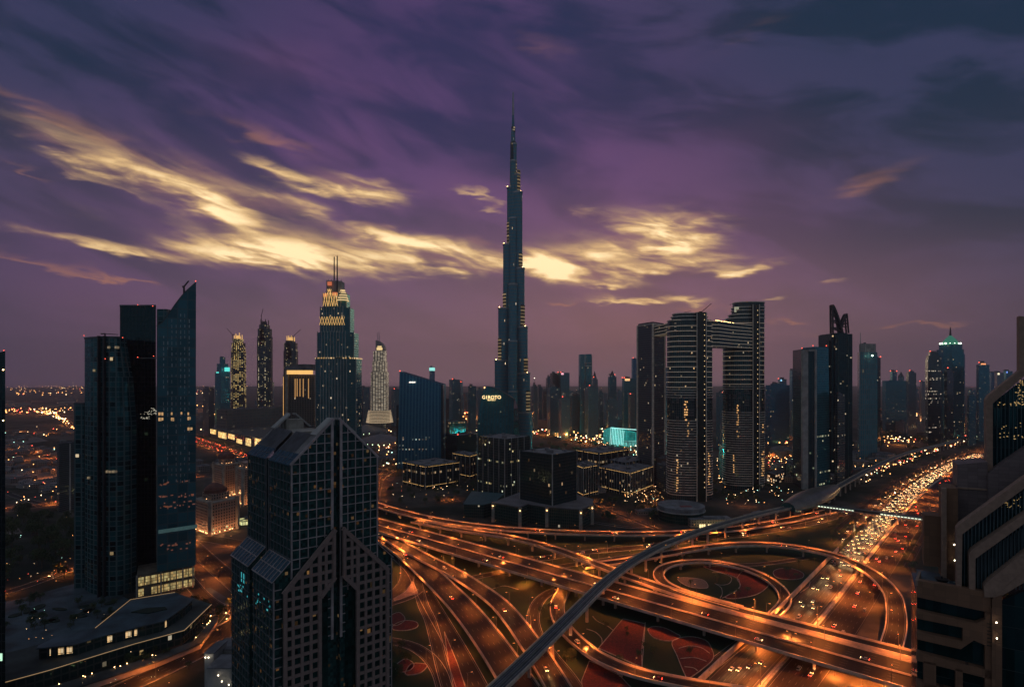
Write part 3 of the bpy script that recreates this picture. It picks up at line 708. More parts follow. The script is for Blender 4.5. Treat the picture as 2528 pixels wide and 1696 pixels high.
# cones / arcs on a few of them
def pyramid(root, pl, z, h, mat=dark_roof, name='pointed_roof'):
    c = sum((Vector(p) for p in pl), Vector((0, 0))) / len(pl)
    m = MB(); m.prism(pl, z, z + h, poly2=shrink(pl, .05)); put(name, m, mat, root)
r_, pl, zt = roots[1460]; pyramid(r_, pl, zt - .5, 24)
r_, pl, zt = roots[1501]; pyramid(r_, pl, zt - .5, 16)
r_, pl, zt = roots[2217]; pyramid(r_, pl, zt - .5, 18)
r_, pl, zt = roots[1407]; m = MB()
for k in range(8):
    a, b_ = pi * k / 8, pi * (k + 1) / 8; c = (pl[0] + pl[2]) / 2; m.bar((c.x + 17 * cos(a), c.y - 12, zt + 12 * sin(a)), (c.x + 17 * cos(b_), c.y - 12, zt + 12 * sin(b_)), 2)
put('roof_arch', m, pale_conc, r_)
r_, pl, zt = roots[1312]; m = MB(); c = (pl[0] + pl[2]) / 2; m.cyl(c, .8, .5, zt, zt + 22, 6); put('mast', m, metal_lt, r_); beacon(r_, (c.x, c.y, zt + 22), 1.6, white_glow)
for key, col, w in ((1921, (.3, .7, 1), 8), (2410, (1, .35, .12), 30), (2455, (1, .85, .55), 16), (2477, (.2, .35, 1), 8), (1377, (1, .45, .55), 12), (1535.6, (1, .5, .2), 20), (1768, (1, .25, .15), 26)):
    r_, pl, zt = roots[key]; a, b_ = Vector(pl[0]), Vector(pl[1]); m = MB(); e = (Vector(pl[2]) - b_).normalized(); nrm = Vector((e.y, -e.x))
    q = b_ + e * (3); L = min(w, (Vector(pl[2]) - b_).length - 5)
    m.prism([q + nrm * .9, q + e * L + nrm * .9, q + e * L + nrm * .2, q + nrm * .2], zt - 7, zt - 1, bottom=True)
    put('rooftop_sign', m, glow('rooftop sign %d' % key, col, 1.3), r_)

# ================================================================ the group of towers joined by a sky bridge
Ym = 830
rimlit = pbr('lit balcony rim', (.8, .68, .58), .5, scale=.3, emit=(1, .72, .45), es=.075, sampling=False)  # faint glow added so the upper and bridge rims look brighter
rimm = pbr('balcony rim', (.80, .68, .58), .5, scale=.3)
twm = facade('bridge tower glass', 3.0, 3.75, .16, .10, (.012, .026, .03), (.12, .10, .09), .03, lc=(1, .58, .22), lc2=(1, .85, .6), es=1.2, gv=.9, metal=.4)
slabm = facade('slab tower facade', 3.4, 3.75, .38, .34, (.012, .024, .032), (.115, .10, .105), .045, lc=(1, .65, .3), es=1.6)
finm = pbr('dark fin cladding', (.012, .022, .018), .25, scale=.05)
sb = thing('bridge_towers', 'linked round fronted towers joined near the top by a sky bridge with bright balcony lines', 'towers', (XW(1760, Ym), Ym + 25, 0))
def superell(x0, x1, Y, dep, n=44, e=2.6, yc=0):
    cxx = (x0 + x1) / 2; a = (x1 - x0) / 2; b_ = dep / 2; pts = []
    for i in range(n):
        th = 2 * pi * i / n; c, s_ = cos(th), sin(th)
        pts.append((cxx + a * math.copysign(abs(c) ** (2 / e), c), Y + b_ + b_ * math.copysign(abs(s_) ** (2 / e), s_)))
    return pts
def grow(pl, d):
    c = sum((Vector(p) for p in pl), Vector((0, 0))) / len(pl); out = []
    for p in pl:
        v = Vector(p) - c; out.append(c + v * (1 + d / v.length))
    return out
def round_tower(x0, x1, Y, dep, ytop, tiers, skips=()):
    pl = superell(XW(x0, Y), XW(x1, Y), Y, dep); zt = ZW(ytop, Y)
    m = MB(); m.prism(pl, 0, zt); put('wall', m, twm, sb)
    m = MB(); mu = MB(); z = 8; k = 0; rg = grow(pl, 1.1)
    while z < zt:
        if not any(a <= z <= b_ for a, b_ in skips):
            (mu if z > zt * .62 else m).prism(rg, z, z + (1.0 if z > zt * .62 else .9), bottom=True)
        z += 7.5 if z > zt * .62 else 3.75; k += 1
    put('balcony_rims', m, rimm, sb); put('lit_balcony_rims', mu, rimlit, sb)  # upper rims carry the added faint glow
    # shallow bays between the rims below the refuge floor
    m = MB(); n = len(pl)
    for i in range(0, n, 2):
        a, b_ = Vector(rg[i]), Vector(rg[(i + 1) % n])
        if a.y > Y + dep / 2: continue
        z = 12
        while z < zt * .6:
            if rnd() < .45: m.prism([a, b_, b_ + Vector((0, 1)), a + Vector((0, 1))], z, z + 1.9)
            z += 3.75
    put('balcony_screens', m, pbr('balcony screen', (.13, .11, .11), .6), sb)
    zb = zt
    for (a, b_, yt, d2) in tiers:
        p2 = superell(XW(a, Y + 4), XW(b_, Y + 4), Y + 4, d2); z2 = ZW(yt, Y + 4)
        m = MB(); m.prism(p2, zb - 1, z2); put('upper_block', m, twm, sb)
        m = MB(); m.prism(grow(p2, 1.0), z2 - 1.2, z2, bottom=True)
        if z2 - zb > 8: m.prism(grow(p2, 1.0), (zb + z2) / 2 - .4, (zb + z2) / 2 + .5, bottom=True)
        put('balcony_rims', m, rimm, sb); zb = z2
    return pl, zt
pl1, z1 = round_tower(1658, 1768, Ym, 42, 794, [(1659, 1764, 788, 40), (1667, 1754, 779, 36), (1670, 1752, 772, 34)], skips=((118, 148),))
Y2 = 905
pl2, z2 = round_tower(1800, 1898, Y2, 44, 790, [(1806, 1897.5, 783, 42), (1813, 1897, 774, 40), (1820, 1896.5, 756, 38), (1822, 1896, 744, 36)], skips=((128, 160),))
for (x0, x1, Y, zt) in ((1719, 1742, Ym, ZW(771, Ym)), (1857, 1873, Y2, ZW(752, Y2))):
    m = MB(); m.box(XW(x0, Y), XW(x1, Y), Y - 2.6, Y + 8, 0, zt); put('fin', m, finm, sb)
    m = MB()
    for xe in (x0, x1): m.box(XW(xe, Y) - .5, XW(xe, Y) + .5, Y - 3.4, Y - 2.65, 0, zt)
    put('fin_edge', m, rimm, sb)
    m = MB(); z = 20
    while z < zt - 4:
        X = XW(x1 - 5, Y); z += 3.75 * (rnd() < .25); m.box(X, X + .9, Y - 2.9, Y - 2.62, z, z + 1.1); z += 7.5
    put('fin_light', m, glow('fin lights', (1, .66, .3), 1.1), sb)
# bridge
m = MB(); A = (XW(1742, Ym), Ym + 2); zb_t, zb_b = ZW(794, 850), ZW(857, 850)
br = [(XW(1745, Ym + 6), Ym + 6), (XW(1775, 845), 843), (XW(1806, 872), 872), (XW(1858, 903), 903), (XW(1858, 903), 940), (XW(1800, 905), 915), (XW(1742, 875), 868)]
m.prism(br, zb_b, zb_t, bottom=True); put('sky_bridge', m, twm, sb)
m = MB(); z = zb_b + 1
while z < zb_t + 1: m.prism(grow(br, 1.0), z, z + .9, bottom=True); z += 5.2
put('bridge_rims', m, rimlit, sb)  # bridge rims carry the added faint glow
br2 = [(XW(1611, 950), 948), (XW(1640, 905), 902), (XW(1665, Ym + 5), Ym + 5), (XW(1700, Ym + 8), Ym + 8), (XW(1700, Ym + 40), Ym + 40), (XW(1625, 975), 970)]
zt_, zb2 = ZW(797, 880), ZW(822, 880)
m = MB(); m.prism(br2, zb2, zt_, bottom=True); put('link_wing', m, twm, sb)
m = MB(); z = zb2
while z < zt_ + 1: m.prism(grow(br2, .9), z, z + .9, bottom=True); z += 5
put('bridge_rims', m, rimlit, sb)  # bridge rims carry the added faint glow
m = MB()
for k in range(40):
    X = XW(1748 + 106 * k / 40, 870)
    if rnd() < .5: m.ball((X, Ym + 10 + (Y2 - Ym - 10) * k / 40 - 4, zb_t + .5), .45)
put('bridge_lamps', m, warm_glow, sb)
# left slab
pls = [(XW(1574, 985), 985), (XW(1612, 942), 942), (XW(1641, 975), 975), (XW(1603, 1018), 1018)]
m = MB(); m.prism(pls, 0, ZW(799, 950)); put('slab_wall', m, slabm, sb)
m = MB(); m.prism(shrink(pls, .95), ZW(799, 950) - 1, ZW(795, 950)); put('slab_roof', m, dark_roof, sb)
m = MB(); m.prism(grow(pls, .9), ZW(799, 950) - 1.5, ZW(799, 950) - .3, bottom=True)
for p in pls[:3]: m.obox(p, (1, 0), (0, 1), 1.5, 1.5, 0, ZW(799, 950) - .5)
put('slab_edge', m, rimm, sb)
# gold reflection-like lit stair columns are lit rooms in one bay of each tower
m = MB()
for (xc, ya, yb_, Y, w) in ((1694, 993, 1040, Ym, 8), (1700, 1045, 1080, Ym, 5), (1823, 1002, 1080, Y2, 4.5), (1888, 1030, 1070, Y2, 3.5), (1675, 1134, 1215, Ym, 5), (1815, 1118, 1175, Y2, 3.5), (1887, 1115, 1178, Y2, 8), (1746, 1092, 1150, Ym, 3), (1754, 1120, 1200, Ym, 6)):
    z = ZW(yb_, Y)
    while z < ZW(ya, Y):
        for q in range(int(w / 2)):
            if rnd() < .6:
                X = XW(xc - w / 2 + 2 * q + rnd(), Y)
                # sit on the curved front
                cxx = (XW(1713, Ym) if Y == Ym else XW(1849, Y2)); a_ = abs(X - cxx) / (32 if Y == Ym else 31.5)
                yy = Y + 21.5 - 21.5 * max(0, (1 - min(.999, a_) ** 2.6)) ** (1 / 2.6)
                m.box(X - .7, X + .7, yy - .9, yy - .2, z + 1.2, z + 3.0)
        z += 3.75
put('lit_rooms', m, glow('lit rooms', (1, .50, .16), 1.0), sb)
m = MB(); X = XW(1822, Y2)
m.box(X - 4, X - 1, Y2 + 4, Y2 + 5, ZW(770, Y2), ZW(757, Y2)); m.box(X - .4, X + 3, Y2 + 4, Y2 + 5, ZW(763, Y2), ZW(757, Y2)); put('lit_terrace_room', m, glow('terrace room light', (.9, .9, .6), .3), sb)
roof_crane('roof crane with raised arm on the middle bridge tower', (XW(1741, Ym), Ym + 15, ZW(772, Ym) - 1), 4, (14, 0, 16), w=1.0, group=cg)
roof_crane('low folded cleaning crane near the left edge of the middle bridge tower roof', (XW(1700, Ym), Ym + 12, ZW(772, Ym) - 1), 3.0, (7, 0, 5), w=.6, group=cg)
bd = MB(); c = Vector((XW(1803, 260), 260, ZW(752, 260)))
bd.face([c + Vector(v) for v in ((-.8, 0, .12), (-.1, -.1, .05), (.1, -.1, .05), (.8, 0, .14), (.1, .15, .0), (-.1, .15, .0))]); bd.ball(c, .16); bd.bar(c, c + Vector((0, -.1, -.35)), .12)
tag(put('bird', bd, metal_dk, origin=tuple(c)), 'tiny dark bird gliding left of the tallest bridge tower roof', 'bird')

# ================================================================ right cluster
r_ = thing('edged_slab_tower', 'dark slab tower with two pale vertical edges right of the bridge towers', 'tower', (XW(2012, 919), 940, 0))
Y = 919
m = MB(); m.prism([(XW(1980, Y), Y), (XW(2010, Y), Y - 4), (XW(2010, Y), Y + 40), (XW(1984, Y + 10), Y + 46)], 0, ZW(862, Y)); put('wall', m, facade('dark slot wall', 5, 4, .15, .06, (.008, .02, .026), (.03, .04, .045), .05, zhi=90, lc=(.7, 1, .6), es=1.2), r_)
m = MB(); m.prism([(XW(2010.2, Y), Y - 3), (XW(2046, Y + 30), Y + 26), (XW(2042, Y + 60), Y + 70), (XW(2010.2, Y), Y + 40)], 0, ZW(856, Y), poly2=[(XW(2010.2, Y), Y - 3), (XW(2042, Y + 30), Y + 26), (XW(2040, Y + 60), Y + 70), (XW(2010.2, Y), Y + 40)]); put('wall', m, facade('teal flared wall', 3.2, 3.9, .08, .16, (.02, .11, .14), (.03, .12, .15), .02, metal=.5, bandp=.12, zhi=95, lc=(.9, 1, .6), lc2=(1, .8, .5), es=1.1), r_)
m = MB()
m.box(XW(1979, Y), XW(1993, Y), Y - 3, Y + 2, 0, ZW(863, Y) - .4); m.box(XW(2007, Y), XW(2011.5, Y), Y - 6.5, Y - 3.2, 0, ZW(863, Y)); m.box(XW(1993, Y), XW(2007, Y), Y - 5, Y + 2, ZW(868, Y), ZW(863, Y))
put('edge_pier', m, pale_conc, r_)
for px in (1980, 2007, 2040): beacon(r_, (XW(px, Y), Y, ZW(861 if px < 2000 else 855, Y) + 1), 1.1)
Y = 1000
r_ = thing('fanged_tower', 'black tower crowned with two curved open fangs', 'tower', (XW(2083, Y), Y + 25, 0))
for (x0, x1, yt, dy) in ((2050, 2114, 858, 12), (2052, 2112, 840, 9), (2056, 2107, 824, 3), (2062, 2092, 822, 0)):
    m = MB(); m.box(XW(x0, Y), XW(x1, Y), Y + dy, Y + 50 - dy, 0, ZW(yt, Y)); put('wall', m, darkt, r_)
m = MB()
for x in (2052, 2069, 2094, 2103): m.box(XW(x, Y) - .5, XW(x, Y) + .5, Y - .8 + (9 if x < 2056 or x > 2096 else 0), Y + .1 + (9 if x < 2056 or x > 2096 else 0), 0, ZW(830, Y))
put('vertical_rib', m, pbr('teal rib', (.03, .075, .07), .5), r_)
def fang(xa, ya, xb, yb_, xc, th):
    m = MB(); pts = []
    for k in range(11):
        q = k / 10; x = xa + (xb - xa) * q; y = ya + (yb_ - ya) * q ** 1.35; pts.append((x, y))
    for yy in (Y + 6, Y + 13):
        for (p, q) in zip(pts, pts[1:]): m.bar((XW(p[0], Y), yy, ZW(p[1], Y)), (XW(q[0], Y), yy, ZW(q[1], Y)), th)
        m.bar((XW(xa, Y), yy, ZW(ya, Y)), (XW(xc, Y), yy, ZW(822, Y)), th * .8)
        for k in range(2, 11, 2):
            zz = ZW(pts[k][1], Y); xi = XW(xa + (xc - xa) * min(1, (pts[k][1] - ya) / (822 - ya)), Y)
            m.bar((XW(pts[k][0], Y), yy, zz), (xi, yy, zz + .3), th * .45)
            if k < 10: m.bar((xi, yy, zz), (XW(pts[k + 1][0], Y), yy, ZW(pts[k + 1][1], Y)), th * .5)
    for k in range(0, 11, 2): m.bar((XW(pts[k][0], Y), Y + 6, ZW(pts[k][1], Y)), (XW(pts[k][0], Y), Y + 13, ZW(pts[k][1], Y)), th * .5)
    for (p, q) in zip(pts, pts[1:]):
        def inn(s): xi = xa + (xc - xa) * min(1, (s[1] - ya) / (822 - ya)); return s[0] + (xi - s[0]) * .45
        m.face([(XW(p[0], Y), Y + 9, ZW(p[1], Y)), (XW(q[0], Y), Y + 9, ZW(q[1], Y)), (XW(inn(q), Y), Y + 9, ZW(q[1], Y)), (XW(inn(p), Y), Y + 9, ZW(p[1], Y))])
    put('fang', m, metal_dk, r_)
fang(2060, 752, 2087, 828, 2061, 3.0); fang(2096, 774, 2082, 806, 2100, 2.6)
Y = 930
r_, pl, zt = bld('office_block', 'mid height grey block with white windows standing in front of the fanged tower', (2060, 2068, 2086), Y, 974, facade('white window block', 6, 3.9, .3, .3, (.02, .03, .03), (.10, .10, .11), .10, lc=(1, .8, .5), es=1.4), dl=10, dr=20, cat='block')
Y = 1240
grid_r, grid_pl, grid_z = r_, pl, zt = bld('grid_tower', 'grey grid fronted tower with a thin mast, right of the fanged tower', (2117, 2122, 2166), Y, 869, facade('pale grid', 5.2, 11, .32, .10, (.03, .12, .15), (.15, .16, .18), .02, es=1.4), dl=30, dr=12, tiers=((.8, 849, pale_conc),), red=())
m = MB(); c = (XW(2138, Y), Y + 20); m.cyl(c, .9, .5, ZW(850, Y), ZW(819, Y), 6); put('mast', m, metal_lt, r_)
beacon(r_, (XW(2153, Y), Y - 1, ZW(878, Y)), 2.4, glow('pale roof lamp', (.8, 1, .7), 9))
bld('far_tower', 'dark ribbed tower with red lamps just right of the grid fronted tower', (2158, 2162, 2174), 1400, 882, darkt, red=(1, 2))
r_, pl, zt = bld('shouldered_tower', 'dark teal tower with rounded shoulders and lit top floors, left of the green crowned tower', (2284, 2291, 2324), 1560, 888, facade('lit top glass', 4, 4, .1, .2, (.008, .03, .038), (.03, .05, .06), .05, bandp=.16, lc=(1, .8, .6), es=1.5), dl=24, dr=26, tiers=((.88, 878), (.7, 869)), red=(1,))
Y = 1700
r_ = thing('green_crown_tower', 'tall shouldered tower with a green glowing dome and white lamps under a thin spire', 'tower', (XW(2365, Y), Y + 25, 0))
for (a, b_, yt, d_) in ((2338, 2392, 874, 60), (2338, 2389, 862, 56), (2342, 2383, 850, 50)):
    m = MB(); m.prism(chamf(a, b_, Y + (60 - d_) / 2, d_, .22), 0, ZW(yt, Y)); put('wall', m, teal, r_)
m = MB(); cD = (XW(2362, Y), Y + 25)
for k in range(6): m.cyl(cD, 21 * cos(k * .26), 21 * cos(min(pi / 2 - .05, (k + 1) * .26)), ZW(850, Y) + k * 5, ZW(850, Y) + (k + 1) * 5, 16)
put('dome', m, pbr('green lit dome', (.05, .2, .15), .3, emit=(.10, .55, .35), es=.22, sampling=False), r_)
m = MB(); m.cyl(cD, 3.2, 1.2, ZW(828, Y), ZW(806, Y), 6); put('spire', m, metal_dk, r_)
m = MB()
for k in range(14): a = 2 * pi * k / 14; m.ball((cD[0] + 25 * cos(a), cD[1] + 25 * sin(a), ZW(847, Y)), 2.6 if k in (0, 1, 6, 7, 8, 13) else 1.3)
put('crown_lamps', m, glow('crown lamps', (.75, 1, .7), 5), r_)
bld('warehouse_block', 'low white ribbed building beside the far highway', (2211, 2232, 2284), 1850, 1043, facade('white low', 7, 5, .5, .2, (.05, .06, .07), (.24, .25, .27), .03, es=1), dl=60, dr=40, cat='building')
bld('office_block', 'low teal building with white light rows beyond the highway bend', (2392, 2410, 2440), 1700, 1028, office, dl=40, dr=40, cat='building')

# ================================================================ office park in the middle
def ribs(root, poly, zb, zt, step, w=.7, mat=None, faces=(0, 1)):
    m = MB()
    for fi in faces:
        a, b_ = Vector(poly[fi]), Vector(poly[(fi + 1) % len(poly)]); d = b_ - a; L = d.length; d.normalize(); nrm = Vector((d.y, -d.x))
        n = max(1, round(L / step))
        for k in range(n + 1):
            q = a + d * (L * k / n) + nrm * .35; m.obox(q, d, nrm, w / 2, .3, zb, zt)
    put('vertical_rib', m, mat or pale_conc, root)
ribs(grid_r, grid_pl, 0, grid_z, 5.0, w=1.5, mat=pbr('grid rib', (.30, .30, .31), .7))
def lamprow(root, poly, z, step, r=.35, mat=None, faces=(0, 1), off=.8, name='light_row', p=.9):
    m = MB()
    for fi in faces:
        a, b_ = Vector(poly[fi]), Vector(poly[(fi + 1) % len(poly)]); d = b_ - a; L = d.length; d.normalize(); nrm = Vector((d.y, -d.x))
        for k in range(int(L / step)):
            if rnd() < p: q = a + d * (k + .5) * step + nrm * off; m.obox(q, d, nrm, r, r * .6, z, z + r * 1.2)
    put(name, m, mat or glow('amber facade lights', (1, .55, .18), 1.7), root)
def park(label, xs, Y, yt, mat, dl, dr, z0=0, rib=0, toplit=False, botlit=False, tiers=()):
    r_, pl, zt = bld('office_block', label, xs, Y, yt, mat, z0=z0, dl=dl, dr=dr, cat='office', roof=roofgrey, units=4, tiers=tiers, parapet=.8)
    if rib: ribs(r_, pl, z0, zt + .6, rib)
    if toplit: lamprow(r_, pl, zt - 2, 2.6)
    if botlit: lamprow(r_, pl, z0 + 5, 2.6, name='lower_light_row')
    return r_, pl, zt
park('tall office block with glowing yellow floors left of the black cube', (1180, 1246, 1308.6), 846, 1084, office, 48, 45, rib=14)
park('black glass cube with pale corner piers rising from the angular podium', (1283.5, 1363.7, 1424), 690, 1122, office2, 38, 34, z0=20, rib=60)
park('low glass office with white ribs and lit roof edge below the slanted tower', (995, 1050, 1134), 915, 1150, office2, 48, 50, rib=13, toplit=True, botlit=True)
park('dark office hidden behind the lit-edged low office', (1118, 1160, 1182), 1010, 1124, office2, 40, 30, rib=12, toplit=True, botlit=True)
park('narrow ribbed office with amber roof lights right of the black cube', (1414, 1440, 1476), 852, 1152, office2, 40, 26, rib=6, toplit=True, botlit=True)
park('long ribbed office edged with amber lights left of the round bridge tower', (1480, 1556, 1612), 860, 1166, office2, 60, 70, rib=6, toplit=True, botlit=True)
park('dark flat office behind the narrow ribbed office', (1424, 1480, 1552), 985, 1118, office2, 50, 60, rib=16, toplit=True)
park('grey roofed office behind the long ribbed office', (1500, 1545, 1600), 935, 1142, office2, 40, 50, rib=10)
park('small lit office with amber windows between the right bridge tower and the edged slab', (1894, 1915, 1940), 960, 1172, facade('amber office', 4, 3.8, .25, .35, (.03, .02, .02), (.08, .06, .05), .45, lc=(1, .45, .15), es=1.4), 30, 30)
park('dark grey office right of the small amber-lit office', (1936, 1958, 1985), 985, 1150, office2, 30, 30, rib=12)
park('dim office with slotted windows behind the round bridge tower', (1620, 1640, 1662), 900, 1150, resid, 30, 30)
park('stone block between the two round bridge towers', (1775, 1790, 1803), 1000, 1100, resid, 30, 30)
park('brown low building at the foot of the left slab tower', (1620, 1632, 1660), 930, 1132, pbr('brown wall', (.12, .085, .07), .8), 20, 20)
# podium with piers
pd = thing('podium_building', 'low angular glass podium with stone piers and flat grey roof under the black cube', 'building', (XW(1380, 700), 700, 0))
pp = [P(1219, 1288), P(1285, 1301), P(1306, 1292), P(1350, 1300), P(1432, 1307), P(1460, 1294), P(1462, 1280), P(1400, 1262), P(1283, 1262)]
pp = [(p.x, p.y) for p in pp]; zt = 23.5
m = MB(); m.prism(pp, 0, zt, caps=False); put('wall', m, facade('podium glass', 2.6, 3.6, .18, .16, (.008, .022, .020), (.05, .055, .05), .015, lc=(1, .8, .4), es=1.4), pd)
m = MB(); m.prism(grow(pp, 1.6), zt, zt + 1.4, bottom=True); put('roof', m, pbr('podium roof', (.17, .15, .16), .85, scale=.05), pd)
for i in (0, 1, 3, 4, 5): 
    q = grow(pp, .9)[i]; m = MB(); m.obox(q, (1, 0), (0, 1), 1.9, 1.9, 0, zt - .2); put('pier', m, concrete, pd)
    m = MB(); m.ball((q[0], q[1] - 2.6, zt - 3), .5); put('pier_lamp', m, warm_glow, pd)
ga = thing('glass_annex', 'small teal roofed glass annex left of the pier podium', 'building', (XW(1170, 730), 740, 0))
gp = [P(1145, 1278), P(1194, 1280), P(1220, 1272), P(1245, 1250), P(1165, 1243)]; gp = [(p.x, p.y) for p in gp]
m = MB(); m.prism(gp, 0, 17, caps=False); put('wall', m, MATS['podium glass'], ga)
m = MB(); m.prism(grow(gp, 1), 17, 18, bottom=True); put('roof', m, pbr('teal roof', (.03, .085, .095), .6), ga)
# drum building
db = thing('drum_building', 'round dark drum shaped building with a flat roof beside the elevated roads', 'building', (XW(1683, 730), 730, 0))
dc = (XW(1681, 722), 722)
m = MB(); m.cyl(dc, 28, 28, 0, 13, 40); put('wall', m, facade('drum wall', 3, 4.2, .1, .2, (.006, .020, .018), (.02, .035, .03), .0, es=1), db)
m = MB(); m.cyl(dc, 30, 30, 13, 14, 40); put('ledge', m, pale_conc, db)
m = MB(); m.cyl(dc, 29, 29, 14, 19, 40); put('roof', m, roofgrey, db)
m = MB(); m.obox((dc[0] + 3, dc[1] - 10), (1, 0), (0, 1), 7, 4, 18.5, 19.3); put('roof_panel', m, pbr('red panel', (.22, .05, .05), .8), db)
# opera-like cyan building
Yc = 1480
co = thing('cyan_lit_hall', 'angular hall floodlit in bright cyan at the left foot of the bridge towers', 'hall', (XW(1535, Yc), Yc + 20, 0))
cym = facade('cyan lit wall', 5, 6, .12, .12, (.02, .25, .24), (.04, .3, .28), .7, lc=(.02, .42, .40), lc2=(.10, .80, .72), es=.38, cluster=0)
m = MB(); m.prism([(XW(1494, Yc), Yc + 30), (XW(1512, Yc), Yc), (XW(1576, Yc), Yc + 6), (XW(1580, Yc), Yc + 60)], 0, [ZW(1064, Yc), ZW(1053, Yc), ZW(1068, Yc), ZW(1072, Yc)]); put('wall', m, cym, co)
m = MB()
for k in range(9):
    x = 1505 + k * 4; m.bar((XW(x, Yc), Yc - 3, 4), (XW(x + 3, Yc), Yc - 2, ZW(1054 + k * 1.1, Yc)), .9)
m.bar((XW(1509, Yc), Yc - 3, ZW(1056, Yc)), (XW(1576, Yc), Yc - 2, ZW(1061, Yc)), 1.6)
put('lit_frame', m, glow('pale cyan frame light', (.5, 1, .92), 1.3), co)
m = MB(); m.box(XW(1540, Yc), XW(1574, Yc), Yc - 5, Yc - .5, 3, 17); put('lit_canopy', m, facade('canopy', 3.5, 12, .3, .1, (.1, .3, .3), (.02, .1, .1), 1.5, lc=(.25, .8, .7), lc2=(.3, .9, .8), es=.6, cluster=0), co)
# mall with lit fronts, left
Ym2 = 1400
ml = thing('lit_mall', 'long low mall with big glowing yellow windows beside the busy road', 'mall', (XW(580, Ym2), Ym2 + 60, 0))
pts = [P(520, 1078), P(560, 1088), P(600, 1099), P(650, 1113), P(720, 1095), P(640, 1060), P(540, 1060)]; mp_ = [(p.x, p.y) for p in pts]
m = MB(); m.prism(mp_, 0, 26); put('wall', m, pbr('mall wall', (.17, .14, .12), .8, scale=.03), ml)
for (fi, a, b_, z0_, z1_) in ((0, .0, .35, 10, 24), (0, .5, .98, 4, 22), (1, .1, .5, 8, 22), (1, .62, .95, 2, 14), (2, .15, .42, 2, 22), (2, .6, .95, 3, 27)):
    A = Vector(mp_[fi]); B = Vector(mp_[fi + 1]); d = B - A; nr = Vector((d.y, -d.x)).normalized()
    p, q = A + d * a, A + d * b_; m = MB(); m.face([(*(p + nr * .6), z0_), (*(q + nr * .6), z0_), (*(q + nr * .6), z1_), (*(p + nr * .6), z1_)], [(0, 0), (d.length * (b_ - a), 0), (d.length * (b_ - a), z1_ - z0_), (0, z1_ - z0_)])
    put('lit_window', m, facade('mall window', 7, 8, .08, .06, (.2, .15, .1), (.1, .07, .03), 2, lc=(1, .55, .14), lc2=(1, .72, .3), es=1.7, cluster=0), ml)
for (xc, yc_, rr, lab) in ((680, 1052, 75, 'shallow green domed mall roof behind the gabled tower'), (905, 1058, 70, 'pale shell roof below the white banded hotel'), (940, 1085, 60, 'brown shell roof left of the slanted blue tower')):
    p = P(xc, yc_ + 12); o = thing('shell_roof', lab, 'roof', (p.x, p.y, 0), 'shallow shell roofs of the mall')
    m = MB()
    for k in range(5): m.cyl((p.x, p.y), rr * cos(k * .3), rr * cos(min(1.5, (k + 1) * .3)), 8 + k * 4, 12 + k * 4, 30)
    m.cyl((p.x, p.y), rr, rr, 0, 8, 30)
    put('shell', m, pbr('shell green' if xc == 680 else 'shell grey', (.03, .10, .09) if xc == 680 else (.12, .12, .13), .6), o)
    m = MB()
    for k in range(26):
        if rnd() < .7: a = 2 * pi * k / 26; m.ball((p.x + rr * 1.02 * cos(a), p.y + rr * 1.02 * sin(a), 4 + 3 * rnd()), 1.1)
    put('eave_lights', m, glow('pale eave lights', (.75, 1, .6), 4) if xc != 680 else warm_glow, o)

# ================================================================ foreground gabled tower
class Fr:
    def __init__(s, A, ax, ay): s.A = Vector(A); s.x = Vector(ax); s.y = Vector(ay)
    def p(s, u, v, z): q = s.A + s.x * u + s.y * v; return Vector((q.x, q.y, z))
    def slab(s, m, pts, v0, v1, mi=0):
        """polygon given as (u,z), extruded from depth v0 to v1"""
        n = len(pts)
        a = [s.p(u, v0, z) for u, z in pts]; b_ = [s.p(u, v1, z) for u, z in pts]
        m.face(a, [(u, z) for u, z in pts], mi); m.face(list(reversed(b_)), [(u, z) for u, z in reversed(pts)], mi)
        for i in range(n):
            j = (i + 1) % n; m.face([a[j], a[i], b_[i], b_[j]], [(0, pts[j][1]), (0, pts[i][1]), (v1 - v0, pts[i][1]), (v1 - v0, pts[j][1])], mi)
    def bar(s, m, a, b_, w, v0, v1):
        a = Vector(a); b_ = Vector(b_); d = (b_ - a).normalized(); n = Vector((-d.y, d.x)) * w / 2
        s.slab(m, [a - n, b_ - n, b_ + n, a + n], v0, v1)
GA, GX, GY = Vector((-97.2, 250.)), Vector((.781, .624)), Vector((-.689, .725))
fr = Fr(GA, GX, GY)
gt = thing('gabled_tower', 'large foreground glass tower with steep gabled roof and inverted V stone lattice', 'tower', (GA.x, GA.y, 0))
gl = facade('gabled tower glass', 1.26, 1.4, .0, .0, (.018, .036, .036), (.02, .03, .03), .05, lc=(1, .36, .08), lc2=(1, .65, .3), es=.16, rough=.06, gv=1.2, cluster=.6, metal=.22)  # orange panes: lit rooms mixed with glowing stand-ins for mirrored city lights
gl2 = facade('gabled tower dark glass', 2.0, 2.1, .0, .0, (.006, .016, .015), (.02, .03, .03), .03, lc=(1, .45, .12), lc2=(1, .6, .25), es=.3, rough=.05, gv=1.2)
mul = pbr('mullion metal', (.46, .38, .39), .45, .2)
stone = pbr('lattice stone', (.26, .18, .165), .8, scale=.5, var=.12)
roofglass = pbr('roof glazing', (.035, .085, .11), .12, .3, scale=.3)
EZ, RZ, SW, SD = 141.9, 162.3, 41.0, 53.0
def gable(a, b_): return [(a, 0), (b_, 0), (b_, EZ + (RZ - EZ) * (1 - abs(b_ - 20.5) / 20.5)), (a, EZ + (RZ - EZ) * (1 - abs(a - 20.5) / 20.5))]
m = MB()
fr.slab(m, gable(0, 18.8), 0, 5); fr.slab(m, gable(22.2, 41), 0, 5)
fr.slab(m, [(18.8, 0), (22.2, 0), (22.2, 158), (18.8, 158)], 2.2, 5)
